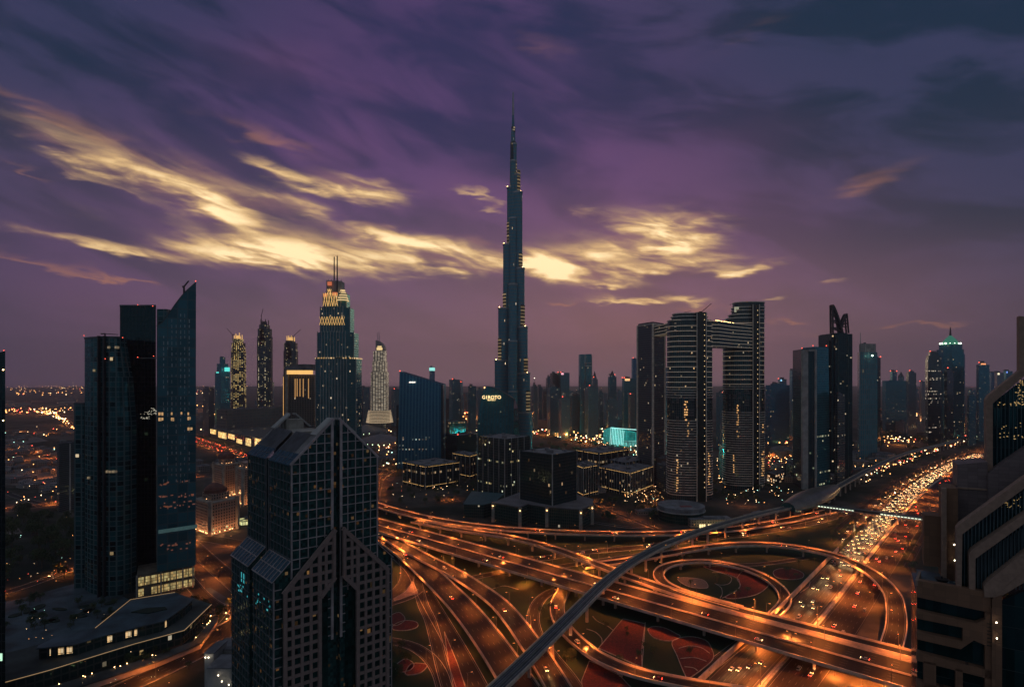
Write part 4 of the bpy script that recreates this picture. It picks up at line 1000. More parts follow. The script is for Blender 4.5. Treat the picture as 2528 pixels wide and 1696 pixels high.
for (v0, v1) in ((5, 25), (28, SD)):
    fr.slab(m, [(0, 0), (41, 0), (41, EZ), (0, EZ)], v0, v1)
fr.slab(m, [(1.5, 0), (39.5, 0), (39.5, EZ - .5), (1.5, EZ - .5)], 25, 28)
put('wall', m, gl, gt)
m = MB()      # roof slopes either side of the open well, with the gap over the side groove
for (v0, v1) in ((0, 24.6), (28.4, SD)):
    for sgn in (-1, 1):
        X = lambda u: 20.5 + sgn * (20.5 - u)
        top = 12.0; zt = EZ + top * (RZ - EZ) / 20.5
        for (ua, ub, mi) in ((-.6, 4.0, 0), (4.0, top, 1)):
            za, zb = EZ + ua * .99, EZ + ub * .99
            m.face([fr.p(X(ua), v0, za + .25), fr.p(X(ub), v0, zb + .25), fr.p(X(ub), v1, zb + .25), fr.p(X(ua), v1, za + .25)], None, mi)
        m.face([fr.p(X(-.6), v0, EZ - .9), fr.p(X(-.6), v0, EZ - .35), fr.p(X(-.6), v1, EZ - .35), fr.p(X(-.6), v1, EZ - .9)], None, 0)
put('roof', m, [roofglass, pbr('roof decking', (.20, .18, .18), .7, scale=.3)], gt)
m = MB()      # standing seams
for k in range(40):
    v = 6.5 + k * 1.12
    if 24.3 < v < 28.6: continue
    for sgn in (-1, 1):
        X = lambda u: 20.5 + sgn * (20.5 - u)
        m.bar(fr.p(X(4), v, EZ + 4.3), fr.p(X(12), v, EZ + 12.3), .35)
for k in range(12):
    v = 1 + k * 4.4
    m.bar(fr.p(-.4, v, EZ - .1), fr.p(4, v, EZ + 4.25), .22)
m.bar(fr.p(1.8, 0, EZ + 2.1), fr.p(1.8, SD, EZ + 2.1), .22)
put('roof_seams', m, pbr('seam metal', (.15, .15, .17), .5, .3), gt)
m = MB()
fr.slab(m, [(11, 0), (30, 0), (30, 148), (11, 148)], 5.2, SD - 4); put('roof_well', m, roofgrey, gt)
m = MB()
fr.slab(m, [(12, 148), (29, 148), (29, 153.5), (12, 153.5)], 26, 46); fr.slab(m, [(17, 152), (24, 152), (24, 158.5), (17, 158.5)], 44, 51)
put('plant_room', m, concrete, gt)
m = MB()      # sloping cheeks of the gables seen from behind and above
for (v0, v1) in ((-.5, 6.0), (SD - 4.5, SD + .4)):
    for sgn in (-1, 1):
        X = lambda u: 20.5 + sgn * (20.5 - u)
        lo = 11.5
        fr.slab(m, [(X(lo), EZ + lo * .99), (X(19.0), EZ + 18.6), (X(19.0), EZ + 19.6), (X(lo - .6), EZ + lo * .99 + .9)][::(-1 if sgn < 0 else 1)], v0, v1)
put('gable_cheek', m, pale_conc, gt)
m = MB()
for u in (16.8, 24.2): fr.slab(m, [(u - .8, 140), (u + .8, 140), (u + .8, 159), (u - .8, 159)], SD - 2, SD + .2)
fr.slab(m, [(16, 152), (25, 152), (25, 153.4), (16, 153.4)], SD - 2, SD - .1)
put('rear_post', m, pale_conc, gt)
m = MB()      # mullions on the front and left faces
def topz(u): return EZ + (RZ - EZ) * (1 - abs(u - 20.5) / 20.5) if 0 <= u <= 41 else 0
us = [3.76 * k for k in range(1, 5)] + [41 - 3.76 * k for k in range(1, 5)]
for u in us: fr.slab(m, [(u - .17, 60), (u + .17, 60), (u + .17, topz(u)), (u - .17, topz(u))], -.32, -.004)
for u in (18.4, 22.6): fr.slab(m, [(u - .55, 60), (u + .55, 60), (u + .55, topz(u) + .4), (u - .55, topz(u) + .4)], -.6, -.003)
for u in (.25, 40.75): fr.slab(m, [(u - .28, 60), (u + .28, 60), (u + .28, EZ), (u - .28, EZ)], -.45, -.003)
z = 62.0
while z < 161:
    for (a, b_) in ((0, 18.0), (23.0, 41)):
        if z > EZ:
            w = (z - EZ) / (RZ - EZ) * 20.5
            a2, b2 = (max(a, w), b_) if a == 0 else (a, min(b_, 41 - w))
        else: a2, b2 = a, b_
        if b2 - a2 > .8: fr.slab(m, [(a2, z - .17), (b2, z - .17), (b2, z + .17), (a2, z + .17)], -.36, -.006)
    z += 4.2
for sgn in (0, 1):
    a, b_ = ((-.3, EZ - .3), (19.3, EZ + 19.3)) if not sgn else ((41.3, EZ - .3), (21.7, EZ + 19.3))
    fr.bar(m, a, b_, 1.0, -.55, -.01)
put('front_mullions', m, mul, gt)
side = Fr(GA, GY, GX)
m = MB(); z = 96.0
while z < EZ:
    for (a, b_) in ((0, 24.6), (28.4, SD)): side.slab(m, [(a, z - .15), (b_, z - .15), (b_, z + .15), (a, z + .15)], -.3, -.004)
    z += 4.2
for k in range(15):
    v = k * SD / 14
    if 24.6 < v < 28.4: continue
    side.slab(m, [(v - .13, 90), (v + .13, 90), (v + .13, EZ - .5), (v - .13, EZ - .5)], -.28, -.006)
for v in (24.8, 28.2): side.slab(m, [(v - .35, 90), (v + .35, 90), (v + .35, EZ), (v - .35, EZ)], -.42, -.005)
put('side_mullions', m, pbr('side mullion', (.12, .13, .145), .5, .2), gt)
# shoulders
m = MB()
for (v0, v1) in ((0, 24.3), (28.7, SD)):
    fr.slab(m, [(-7.5, 0), (-.01, 0), (-.01, 99.0), (-7.5, 91.7)], v0, v1)
    fr.slab(m, [(41.01, 0), (48.5, 0), (48.5, 91.7), (41.01, 99.0)], v0, v1)
fr.slab(m, [(-6, 0), (47, 0), (47, 90), (-6, 90)], 24.3, 28.7)
put('shoulder_wall', m, gl, gt)
for (v0, v1) in ((-.5, 24.0), (29.0, SD + .3)):
    for (ua, ub) in ((-8.1, -.3), (49.1, 41.3)):
        m = MB(); m2 = MB()
        a, b_, c, d = fr.p(ua, v0, 91.6), fr.p(ub, v0, 99.3), fr.p(ub, v1, 99.3), fr.p(ua, v1, 91.6)
        m.face([a, b_, c, d]); m.face([a - Vector((0, 0, .8)), a, d, d - Vector((0, 0, .8))])
        for k in range(8):
            v = v0 + (v1 - v0) * k / 7; m2.bar(fr.p(ua, v, 91.75), fr.p(ub, v, 99.45), .28)
        for q in (0, .5, 1): m2.bar(fr.p(ua + (ub - ua) * q, v0, 91.75 + 7.7 * q), fr.p(ua + (ub - ua) * q, v1, 91.75 + 7.7 * q), .35)
        put('shoulder_roof', m, roofglass, gt); put('shoulder_glazing_bars', m2, mul, gt)
m = MB(); z = 4.0; sd2 = Fr(fr.p(-7.5, 0, 0).xy, GY, GX)
while z < 91:
    for (a, b_) in ((0, 24.3), (28.7, SD)): sd2.slab(m, [(a, z - .15), (b_, z - .15), (b_, z + .15), (a, z + .15)], -.3, -.004)
    z += 4.2
for k in range(15):
    v = k * SD / 14
    if 24.3 < v < 28.7: continue
    sd2.slab(m, [(v - .13, 0), (v + .13, 0), (v + .13, 91), (v - .13, 91)], -.28, -.006)
put('side_wall_mullions', m, pbr('side mullion', (0, 0, 0)), gt)
for (a, b_, ue) in ((-7.5, -4, -7.3), (45.2, 48.5, 48.3)):
    m = MB(); z = 4.0
    while z < 91: fr.slab(m, [(a, z - .17), (b_, z - .17), (b_, z + .17), (a, z + .17)], -.3, -.004); z += 4.2
    fr.slab(m, [(ue - .22, 0), (ue + .22, 0), (ue + .22, 91.6), (ue - .22, 91.6)], -.4, -.004)
    put('shoulder_mullions', m, mul, gt)
# stone lattice screen in the shape of an inverted V with an arched opening
DT = -2.4
for sgn in (-1, 1):
    X = lambda u: 20.5 + sgn * u
    def poly(pts): return [(X(u), z) for u, z in (pts if sgn > 0 else pts[::-1])]
    m = MB(); fr.slab(m, poly([(8.4, 0), (24.6, 0), (24.6, 87.3), (1.9, 111.0), (1.9, 88.4), (8.4, 81.0)]), DT, -.01); put('front_screen', m, gl2, gt)
    m = MB(); v0, v1 = DT - .8, DT - .005
    zt = lambda u: 111.0 - (u - 1.9) * 1.044
    zb = lambda u: 0 if u >= 8.4 else 88.4 - (u - 1.9) * 1.14
    for u in (2.5, 6.1, 9.0, 12.9, 16.8, 20.7, 24.0):
        w = .62 if u not in (2.5, 9.0, 24.0) else .85
        fr.slab(m, poly([(u - w, zb(u)), (u + w, zb(u)), (u + w, zt(u)), (u - w, zt(u))]), v0, v1)
    z = 3.0
    while z < 108:
        ua = 8.4 if z < 81 else max(1.9, 8.4 - (z - 81) / 1.14)
        ub = 24.6 if z < 87.3 else 1.9 + (111 - z) / 1.044
        if ub - ua > 1: fr.slab(m, poly([(ua, z - .68), (ub, z - .68), (ub, z + .68), (ua, z + .68)]), v0 + .12, v1 - .01)
        z += 4.25
    def dbar(a, b_, w, q): 
        a = (X(a[0]), a[1]); b_ = (X(b_[0]), b_[1]); fr.bar(m, a, b_, w, v0 - .25 - q, v1 - .02)
    dbar((24.8, 86.6), (1.7, 110.8), 1.9, 0); dbar((1.8, 89.2), (8.6, 81.5), 1.8, .05)
    dbar((24.1, 0), (24.1, 87.2), 1.5, .02); dbar((9.0, 0), (9.0, 81.5), 1.5, .03); dbar((2.4, 89), (2.4, 111), 1.3, .04)
    put('stone_lattice', m, stone, gt)
m = MB()
for (u0, u1) in ((12.2, 16.4), (24.6, 28.8)): fr.slab(m, [(u0, 0), (u1, 0), (u1, 81), (u0, 81)], -.5, -.01)
put('arch_glass', m, gl2, gt)
m = MB()      # cyan lit office on the left shoulder
for k in range(34):
    v = rnd() * 44 + 2; z = 84 - v * .02 + rnd() * 6 - 7
    if 23 < v < 30: continue
    if (v < 14) == (rnd() < .3): sd2.slab(m, [(v, z), (v + .5 + rnd() * 1.2, z), (v + .5 + rnd(), z + .7), (v, z + .6 + .5 * rnd())], -.12, -.02)
for v in (34, 36, 39): sd2.slab(m, [(v, 82), (v + .9, 82), (v + .9, 86.5), (v, 86.5)], -.12, -.02)
put('cyan_lit_rooms', m, glow('cyan room light', (.06, .70, .78), .45), gt)

# ================================================================ twin towers and black slab on the left
lt = facade('left tower glass', 5.6, 4.1, .22, .16, (.012, .036, .042), (.06, .10, .11), .02, lc=(1, .6, .2), lc2=(1, .8, .5), es=.9, rough=.2, gv=1.7, metal=.35)
ltd = facade('left black glass', 3.1, 4.1, .1, .06, (.003, .006, .007), (.008, .012, .013), .012, lc=(1, .6, .25), es=.7, rough=.12)
ltc = facade('blade tower glass', 7.4, 8.2, .10, .10, (.026, .058, .076), (.055, .10, .12), .0, rough=.3, gv=.6, metal=.15)
ct = thing('curved_glass_tower', 'curved dark teal glass tower, leftmost of the tight cluster at the left', 'tower', (XW(260, 480), 500, 0))
def cpoly(xr, Yr=0):
    pts = [(209, 482), (225, 474), (248, 469), (275, 468)]
    pts += [(275 + (xr - 275) * q, 468 + 14 * q * q) for q in (.35, .7, 1)]
    return [(XW(a, b_), b_) for a, b_ in pts] + [(XW(xr - 3, 520), 520), (XW(209, 482) - 8, 520)]
zl = [0, ZW(1040, 475), ZW(930, 475), ZW(834, 475)]
ps = [cpoly(337), cpoly(337), cpoly(328), cpoly(311)]
m = MB()
for i in range(3): m.prism(ps[i], zl[i], zl[i + 1], poly2=ps[i + 1], caps=(i == 2))
put('wall', m, lt, ct)
m = MB()
for xx in (248, 262): 
    m.prism([(XW(xx, 470), 466), (XW(xx + 3, 470), 466), (XW(xx + 3, 470), 471), (XW(xx, 470), 471)], 0, zl[3] + 1)
put('dark_groove', m, metal_dk, ct)
m = MB(); m.prism(grow(ps[3], .5), zl[3] - .8, zl[3] + .8); put('roof_rim', m, pbr('rim metal', (.05, .08, .09), .5), ct)
m = MB()
for (px, py, n, dY) in ((268, 857, 2, 468), (286, 857, 2, 468), (232, 914, 1, 471), (264, 1163, 9, 468), (218, 1178, 3, 476)):
    for k in range(n):
        m = MB(); m.box(XW(px + 2.7 * k, dY), XW(px + 2.7 * k + 1.6, dY), dY - 1.4, dY - .9 + 3, ZW(py + 3.5, dY), ZW(py - 2.5 + rnd(), dY))
        put('lit_window', m, glow('dull room light %d' % (k % 3), (1, .72, .38), (.2, .12, .07)[k % 3]), ct)
for px, py in ((213, 832), (308, 837), (265, 889)): beacon(ct, (XW(px, 469), 466.5, ZW(py, 469) + 1), .45)
roof_crane('flat window cleaning crane on the curved glass tower roof', (XW(255, 480), 482, zl[3]), 4, (11, 0, 3.2), w=.7, group=cg)
sw = thing('side_wing', 'lower flat topped glass wing at the left of the curved glass tower', 'tower', (XW(196, 486), 500, 0))
m = MB(); m.box(XW(183, 486), XW(207, 486), 486, 520, 0, ZW(997, 486)); put('wall', m, lt, sw)
m = MB(); m.box(XW(183, 486) - .3, XW(207, 486), 485.7, 520.3, ZW(997, 486) - .3, ZW(997, 486) + .8); put('roof', m, dark_roof, sw)
bs = thing('black_slab_tower', 'almost black flat topped slab between the curved tower and the blade tower', 'tower', (XW(340, 505), 530, 0))
m = MB(); m.prism([(XW(296, 505), 505), (XW(385, 505), 505), (XW(384, 550), 550), (XW(300, 550), 550)], 0, ZW(756, 505)); put('wall', m, ltd, bs)
m = MB(); m.prism([(XW(295, 504), 504), (XW(385.5, 504), 504), (XW(384.5, 551), 551), (XW(299, 551), 551)], ZW(756, 505) - .2, ZW(753, 505)); put('roof_rim', m, pbr('rim metal', (0, 0, 0)), bs)
m = MB(); m.box(XW(318, 490), XW(380, 490), 500, 501, ZW(885, 500), ZW(883, 500)); put('rail', m, metal_lt, bs)
for px, py in ((341, 753), (378, 756), (341, 882), (380, 879)): beacon(bs, (XW(px, 503), 502.5, ZW(py, 503)), .5)
m = MB()
for k in range(46):
    px = 343 + 41 * rnd(); py = 1012 + 18 * rnd() - (6 if px > 365 else -4); m.box(XW(px, 503), XW(px + 1.1 * rnd() + .3, 503), 504.2, 504.9, ZW(py + .8, 503), ZW(py, 503))
put('lit_rooms', m, glow('white room light', (1, .9, .7), .7), bs)
bt = thing('blade_tower', 'blue grey glass tower with a sharply slanted blade shaped top, rightmost of the left cluster', 'tower', (XW(435, 485), 500, 0))
A = (XW(387, 471), 471.); B = (XW(483, 489), 489.); dv = Vector(B) - Vector(A); Lb = dv.length; dv.normalize()
bf = Fr(A, dv, (-.52, .854))
prof = [(387, 805), (400, 797), (415, 777), (432, 752), (448, 731), (462, 716), (484, 697)]
def sz(px, py):
    kx = (px - HX) / F; u = (kx * A[1] - A[0]) / (dv.x - kx * dv.y); Yq = A[1] + dv.y * u; return (u, ZW(py, Yq))
pts = [(0, 19), (Lb, 19)] + [sz(px, py) for px, py in prof[::-1]]
m = MB(); bf.slab(m, pts, 0, 4); put('wall', m, ltc, bt)
m = MB(); bf.slab(m, [(1, 19), (Lb - 1, 19), (Lb - 1, sz(450, 760)[1]), (sz(430, 770)[0], sz(430, 775)[1]), (1, sz(400, 812)[1])], 4.1, 34); put('rear_wall', m, ltd, bt)
m = MB()
for i in range(len(prof) - 1):
    a, b_ = sz(*prof[i]), sz(*prof[i + 1]); bf.bar(m, a, b_, .7, -.3, 10)
    for q in (.33, .66): u = a[0] + (b_[0] - a[0]) * q; z = a[1] + (b_[1] - a[1]) * q; m.bar(bf.p(u, 4, z - .5), bf.p(u + 3, 16, z - 7), .5)
put('roof_edge', m, pbr('blade edge metal', (.06, .07, .075), .5, .3), bt)
m = MB(); m.box(XW(387, 500), XW(411, 500), 500, 530, 19, ZW(763, 500)); put('rear_wall', m, lt, bt)
m = MB()
def win(mm, px, py, w, h, d=-.15):
    a, c = sz(px, py); s_ = 490 / 1404; bf.slab(mm, [(a, c - h * s_), (a + w * s_, c - h * s_), (a + w * s_, c), (a, c)], d, -.02)
for (px, py, w, h) in ((391, 1031, 15, 9), (422, 1031, 9, 9), (391, 1018, 12, 8), (422, 1018, 7, 8), (446, 1017, 6, 7), (463, 1018, 5, 8), (463, 1029, 9, 8), (463, 1055, 13, 8)):
    for q in range(max(1, int(w / 4))): m = MB(); win(m, px + q * 4.1, py, 3.3, h * (.7 + .3 * rnd())); put('lit_window', m, glow('warm room light %d' % (q % 2), (1, .55, .2), (.55, .3)[q % 2]), bt)
m = MB()
for row in range(46):
    for k, px in enumerate((403, 413, 423.5, 434, 445, 455, 466)):
        py = 775 + row * 13.6
        if py > 1190 or sz(px, py)[1] > sz(px, 0 + [805, 790, 770, 750, 732, 720, 710][k] + 14)[1]: continue
        if rnd() < .75: win(m, px, py, .8 + rnd() * 1.5, 5 + 4 * rnd())
put('window_slits', m, pbr('pale slit frame', (.34, .38, .40), .4), bt)
m = MB(); win(m, 391, 1308, 82, 9); put('lit_floor', m, glow('dull teal light', (.12, .36, .34), .12), bt)
m = MB()
for k in range(60):
    px = 389 + 86 * rnd(); py = random.choice((1190, 1222, 1236, 1248, 1342, 1352)) + rnd() * 7 - (px - 389) * .07; win(m, px, py, 1.5 + 5 * rnd(), 2 + 2 * rnd())
put('orange_lit_rooms', m, glow('orange room light', (1, .26, .07), .10), bt)  # orange dashes glow in place of reflections on the glass
beacon(bt, tuple(bf.p(Lb, .5, pts[2][1] + 1)), .6)
roof_crane('dark bent crane arm standing on the slope of the blade tower', tuple(bf.p(sz(455, 725)[0], 8, sz(455, 722)[1])), 6, (4, 0, 11), w=1.1, group=cg)
# lobby under the blade tower
lb = thing('lobby', 'bright yellow glass lobby under the blade tower', 'lobby', (XW(400, 480), 480, 0))
m = MB(); bf.slab(m, [(-14, 0), (Lb - 3, 0), (Lb - 3, 19.2), (-14, 19.2)], 2, 30); put('wall', m, pbr('lobby stone', (.16, .13, .10), .8), lb)
m = MB()
for k in range(9):
    u = -13 + k * 4.6
    for (za, zb_) in ((1.5, 7.5), (10, 17)):
        if rnd() < .88: bf.slab(m, [(u, za), (u + 3.8, za), (u + 3.8, zb_), (u, zb_)], 1.6, 1.95)
put('lit_glass', m, facade('lobby light', 1.3, 2.4, .12, .12, (.2, .15, .1), (.02, .02, .02), 2, lc=(1, .60, .2), lc2=(1, .82, .35), es=.5, cluster=0), lb)
for u in (-14, 3, 19, Lb - 2): m = MB(); bf.slab(m, [(u - .6, 0), (u + .6, 0), (u + .6, 19), (u - .6, 19)], .4, 1.5); put('column', m, concrete, lb)

# ================================================================ leaf shaped podium building bottom left
def flat(name, label, cat, pix, z, th, mat, wall, edge=None, edge_r=.3, inset=None):
    poly = [P(x, y, z) for x, y in pix]; c = sum(poly, Vector((0, 0, 0))) / len(poly)
    r_ = thing(name, label, cat, (c.x, c.y, 0)); q = [(p.x, p.y) for p in poly]
    m = MB(); m.prism(grow(q, -1.2), 0 if th is None else z - th, z - .5, caps=False); put('wall', m, wall, r_)
    m = MB(); m.prism(q, z - .6, z, bottom=True); put('roof', m, mat, r_)
    if edge:
        m = MB()
        for i in edge: m.bar((*q[i], z + .2), (*q[(i + 1) % len(q)], z + .2), edge_r)
        put('lit_edge', m, glow('soft edge light', (1, .60, .25), .32), r_)
    return r_, q
slate = pbr('slate roof', (.055, .085, .11), .55, scale=.06, var=.5)
podw = facade('podium wall dark', 4, 4.5, .2, .25, (.012, .02, .02), (.03, .035, .035), .12, lc=(1, .65, .25), es=.8)
r_, q = flat('terrace_building', 'lower terrace of the leaf shaped podium with a thin glowing edge, bottom left', 'building',
    [(-90, 1712), (120, 1655), (330, 1590), (455, 1556), (522, 1492), (480, 1476), (420, 1463), (300, 1530), (60, 1600), (-120, 1640)], 10, None, pbr('terrace deck', (.045, .055, .055), .8, scale=.05, var=.6), podw, edge=(0, 1, 2, 3))
r_, q = flat('leaf_roof_building', 'long leaf shaped slate roof with lit shop fronts below, beside the left towers', 'building',
    [(90, 1600), (185, 1590), (262, 1566), (405, 1532), (455, 1498), (478, 1478), (432, 1462), (322, 1480), (235, 1550), (130, 1575), (95, 1592)], 17, None, slate, podw, edge=(6, 7), edge_r=.25)
m = MB()
for i, (a, b_) in ((0, (.05, .4)), (0, (.5, .95)), (1, (.2, .3)), (2, (.0, .12)), (2, (.3, .6)), (2, (.68, .78)), (3, (.1, .2))):
    A2 = Vector(q[i]); B2 = Vector(q[i + 1]); d = B2 - A2; nr = Vector((d.y, -d.x)).normalized()
    n = max(1, int(d.length * (b_ - a) / 4))
    for k in range(n):
        p = A2 + d * (a + (b_ - a) * (k + .15) / n) - nr * 0.9; p2 = A2 + d * (a + (b_ - a) * (k + .85) / n) - nr * .9
        m.prism([p, p2, p2 - nr * .2, p - nr * .2], 11.5, 15.4)
put('lit_shop_front', m, facade('shop light', 1.4, 3, .1, .1, (.2, .15, .1), (.02, .02, .02), 2, lc=(1, .6, .25), lc2=(1, .8, .5), es=1.1, cluster=0), r_)
m = MB(); c = P(372, 1506, 17)
m.prism([(c.x - 11, c.y - 4), (c.x + 2, c.y - 6), (c.x + 11, c.y + 1), (c.x + 7, c.y + 5), (c.x - 5, c.y + 3)], 16.8, 17.6); put('roof_court', m, pbr('dark planting', (.01, .022, .014), .9), r_)
# retaining terraces in front of it
r_, q = flat('garden_wall', 'low garden wall with small lamps in front of the leaf shaped podium', 'wall', [(-60, 1745), (200, 1672), (380, 1618), (480, 1580), (530, 1520), (541, 1524), (500, 1585), (390, 1632), (210, 1690), (-60, 1765)], 4, None, pbr('terrace deck', (0, 0, 0)), concrete)
m = MB()
for k in range(36):
    i = random.choice((0, 1, 2, 3)); a, b_ = Vector(q[i]), Vector(q[i + 1]); p = a + (b_ - a) * rnd(); m.ball((p.x, p.y - .6, 2 + rnd() * 3), .28)
put('wall_lamp', m, warm_glow, r_)
# round drop-off canopy
p = P(533, 1532); o = thing('roundabout', 'small oval garden turning circle with warm lamps beside the podium', 'roundabout', (p.x, p.y, 0))
m = MB()
for k in range(20):
    a, b_ = 2 * pi * k / 20, 2 * pi * (k + 1) / 20; m.bar((p.x + 9 * cos(a), p.y + 12 * sin(a), .4), (p.x + 9 * cos(b_), p.y + 12 * sin(b_), .4), .8)
put('kerb', m, concrete, o)
m = MB(); m.prism([(p.x + 8.5 * cos(2 * pi * k / 20), p.y + 11.5 * sin(2 * pi * k / 20)) for k in range(20)], 0.05, .25); put('planting', m, pbr('dark planting', (0, 0, 0)), o)
m = MB()
for k in range(5): a = 1.3 * k; m.ball((p.x + 8 * cos(a), p.y + 11 * sin(a), 1.5), .35)
put('lamp', m, warm_glow, o)
# white stepped block at the foot of the gabled tower
o = thing('white_block', 'small pale stepped building with white lamps at the left foot of the gabled tower', 'building', (XW(540, 300), 310, 0))
for (x0, x1, ya, Yt) in ((505, 528, 1613, 305), (528, 575, 1604, 315), (512, 575, 1650, 296)):
    m = MB(); m.box(XW(x0, Yt), XW(x1, Yt), Yt, Yt + 14, 0, ZW(ya, Yt)); put('wall', m, pale_conc, o)
    m = MB(); m.box(XW(x0, Yt) - .3, XW(x1, Yt) + .3, Yt - .3, Yt + 14.3, ZW(ya, Yt) + .004, ZW(ya, Yt) + .6); put('roof_edge', m, roofgrey, o)
m = MB()
for (px, py, Yt) in ((508, 1621, 304.5), (516, 1621, 304.5), (540, 1665, 295), (549, 1680, 295), (566, 1688, 295)): m.ball((XW(px, Yt), Yt - .5, ZW(py, Yt)), .3)
put('wall_lamp', m, white_glow, o)

# ================================================================ classical hotels between the left cluster and the gabled tower
htm = facade('hotel window wall', 3.3, 3.4, .52, .42, (.02, .02, .02), (.36, .23, .18), .05, lc=(1, .55, .2), es=1.0)
def hotel(label, xs, Y, ye, dl, dr, dome=True):
    r_, pl, zt = bld('classical_hotel', label, xs, Y, ye, htm, dl=dl, dr=dr, cat='hotel', units=0, roof=concrete, parapet=.5)
    m = MB(); m.prism(grow(pl, 1.0), zt - .9, zt + .5, bottom=True); m.prism(grow(pl, .6), zt - 8.2, zt - 7.4, bottom=True); m.prism(grow(pl, .6), 8, 9, bottom=True); put('cornice', m, concrete, r_)
    p2 = shrink(pl, .62); m = MB(); m.prism(p2, zt, zt + 8); put('penthouse', m, htm, r_)
    c = sum(pl, Vector((0, 0))) / 4
    if dome:
        m = MB(); m.prism(superell(c.x - 11, c.x + 11, c.y - 12, 24, 20, 3), zt + 8, zt + 12); 
        for k in range(4): m.cyl((c.x - 1, c.y), 11 * cos(k * .33), 11 * cos((k + 1) * .33), zt + 12 + k * 1.7, zt + 13.7 + k * 1.7, 14)
        put('dome', m, pbr('red brown roof', (.16, .055, .04), .7), r_)
    lamprow(r_, grow(pl, .6), 2.2, 3.2, r=.42, name='base_lamps', p=.8, mat=glow('hotel base lamp', (1, .58, .22), 9))
    lamprow(r_, shrink(pl, .7), zt + 2, 5, r=.4, name='roof_lamps', p=.5, mat=glow('hotel roof lamp', (1, .5, .2), 5))
    for e0, e1 in ((pl[0], pl[1]), (pl[1], pl[2])):
        for q in (.25, .75):
            dd = (Vector(e1) - Vector(e0)); nr = Vector((dd.y, -dd.x)).normalized(); pp_ = Vector(e0) + dd * q + nr * 7
            l = bpy.data.lights.new('base_light', 'POINT'); l.energy = 3200; l.color = (1, .42, .16); l.shadow_soft_size = 1; o_ = bpy.data.objects.new('base_light', l); COL.objects.link(o_); o_.parent = r_; o_.location = Vector((pp_.x, pp_.y, 4)) - Vector(r_.location)
    for p in (pl[0], pl[1], pl[2]): m = MB(); m.obox(p, (1, 0), (0, 1), 1.8, 1.8, 0, zt + 2.5); put('corner_turret', m, concrete, r_)
    return r_
hotel('beige classical hotel with red brown dome and warm base lights, nearest to the left cluster', (479, 519, 586), 648, 1243, 26, 30)
hotel('darker classical apartment block with roof lamps behind the beige domed hotel', (528, 552, 592), 850, 1150, 24, 30)
hotel('dim apartment block half hidden by the gabled tower at its left', (585, 600, 640), 800, 1160, 24, 30, dome=False)
bld('kiosk_building', 'small bright yellow lit building right of the beige domed hotel', (588, 596, 640), 690, 1284, facade('kiosk light', 4, 5, .1, .2, (.2, .15, .1), (.05, .05, .04), 1.2, lc=(1, .8, .3), lc2=(.9, 1, .5), es=.9, cluster=0), dl=8, dr=10, cat='building')
bld('car_park', 'slatted low tower behind the left cluster beside a tall mast', (140, 146, 184), 760, 1095, facade('slatted wall', 30, 2.6, .02, .45, (.02, .03, .035), (.06, .07, .08), 0), dl=20, dr=20, cat='building')
o = thing('mast', 'thin pale mast beside the slatted low tower at the left', 'mast', (XW(173, 740), 740, 0)); m = MB(); m.cyl((XW(173, 740), 740), .9, .7, 0, ZW(1095, 740), 8); put('pole', m, pale_conc, o)
# sliver of a tower at the left border
o = thing('border_tower', 'black tower edge at the left border with small amber lamps', 'tower', (XW(-20, 300), 320, 0))
m = MB(); m.prism([(XW(-70, 300), 300), (XW(13, 300), 300), (XW(12, 330), 330), (XW(-90, 330), 330)], 0, [ZW(871, 300) - 4, ZW(866, 300), ZW(866, 300), ZW(871, 300) - 4]); put('wall', m, ltd, o)
for px, py in ((11, 868),): beacon(o, (XW(px, 300), 299.6, ZW(py, 300) + .6), .35)
m = MB()
for py in (913, 1038): m.ball((XW(9, 300), 299.7, ZW(py, 300)), .35)
put('wall_lamp', m, warm_glow, o)
m = MB(); m.box(XW(0, 300), XW(6, 300), 299.7, 299.95, ZW(1630, 300), ZW(1612, 300)); put('lit_window', m, glow('green white window', (.6, 1, .7), 1.0), o)

# ================================================================ stone and glass building on the right border
rb = thing('stone_building', 'large brown stone building with slanted copings and glass fins at the right border', 'building', (76, 95, 0))
NB = Vector((.53, .848))
def rp(px, py, d=0.):
    kx = (px - HX) / F; bx, by = 65.4 + NB.x * d, 92 + NB.y * d
    u = (kx * by - bx) / (7.57 + 4.73 * kx); X = bx + 7.57 * u; Y = by - 4.73 * u
    return Vector((X, Y, H - (py - HY) * Y / F))
def rslab(m, pix, d, th):
    a = [rp(x, y, d) for x, y in pix]; b_ = [v + Vector((NB.x, NB.y, 0)) * th for v in a]; n = len(a)
    ar = sum(pix[i][0] * pix[(i + 1) % n][1] - pix[(i + 1) % n][0] * pix[i][1] for i in range(n))
    if ar > 0: a.reverse(); b_.reverse()
    uv = lambda v: (v.x * .848 - v.y * .53, v.z)
    m.face(a, [uv(v) for v in a]); m.face(b_[::-1], [uv(v) for v in b_[::-1]])
    for i in range(n): j = (i + 1) % n; m.face([a[j], a[i], b_[i], b_[j]], [uv(a[j]), uv(a[i]), (uv(b_[i])[0] + th, b_[i].z), (uv(b_[j])[0] + th, b_[j].z)])
rst = facade('brown stone cladding', 1.5, 1.1, .012, .02, (.205, .105, .062), (.07, .036, .026), 0, rough=.8, gv=.28)
rtile = facade('mauve tile cladding', 1.3, .62, .02, .05, (.185, .135, .135), (.07, .05, .05), 0, rough=.75, gv=.3)
coping = pbr('coping stone', (.32, .205, .155), .8, scale=1.5, var=.15)
rgl = facade('right glass', 1.0, 3.3, .0, .03, (.006, .014, .015), (.02, .03, .03), .03, lc=(1, .6, .2), lc2=(1, .8, .45), es=.35, rough=.06, gv=1.0)
m = MB(); BIG = 2600
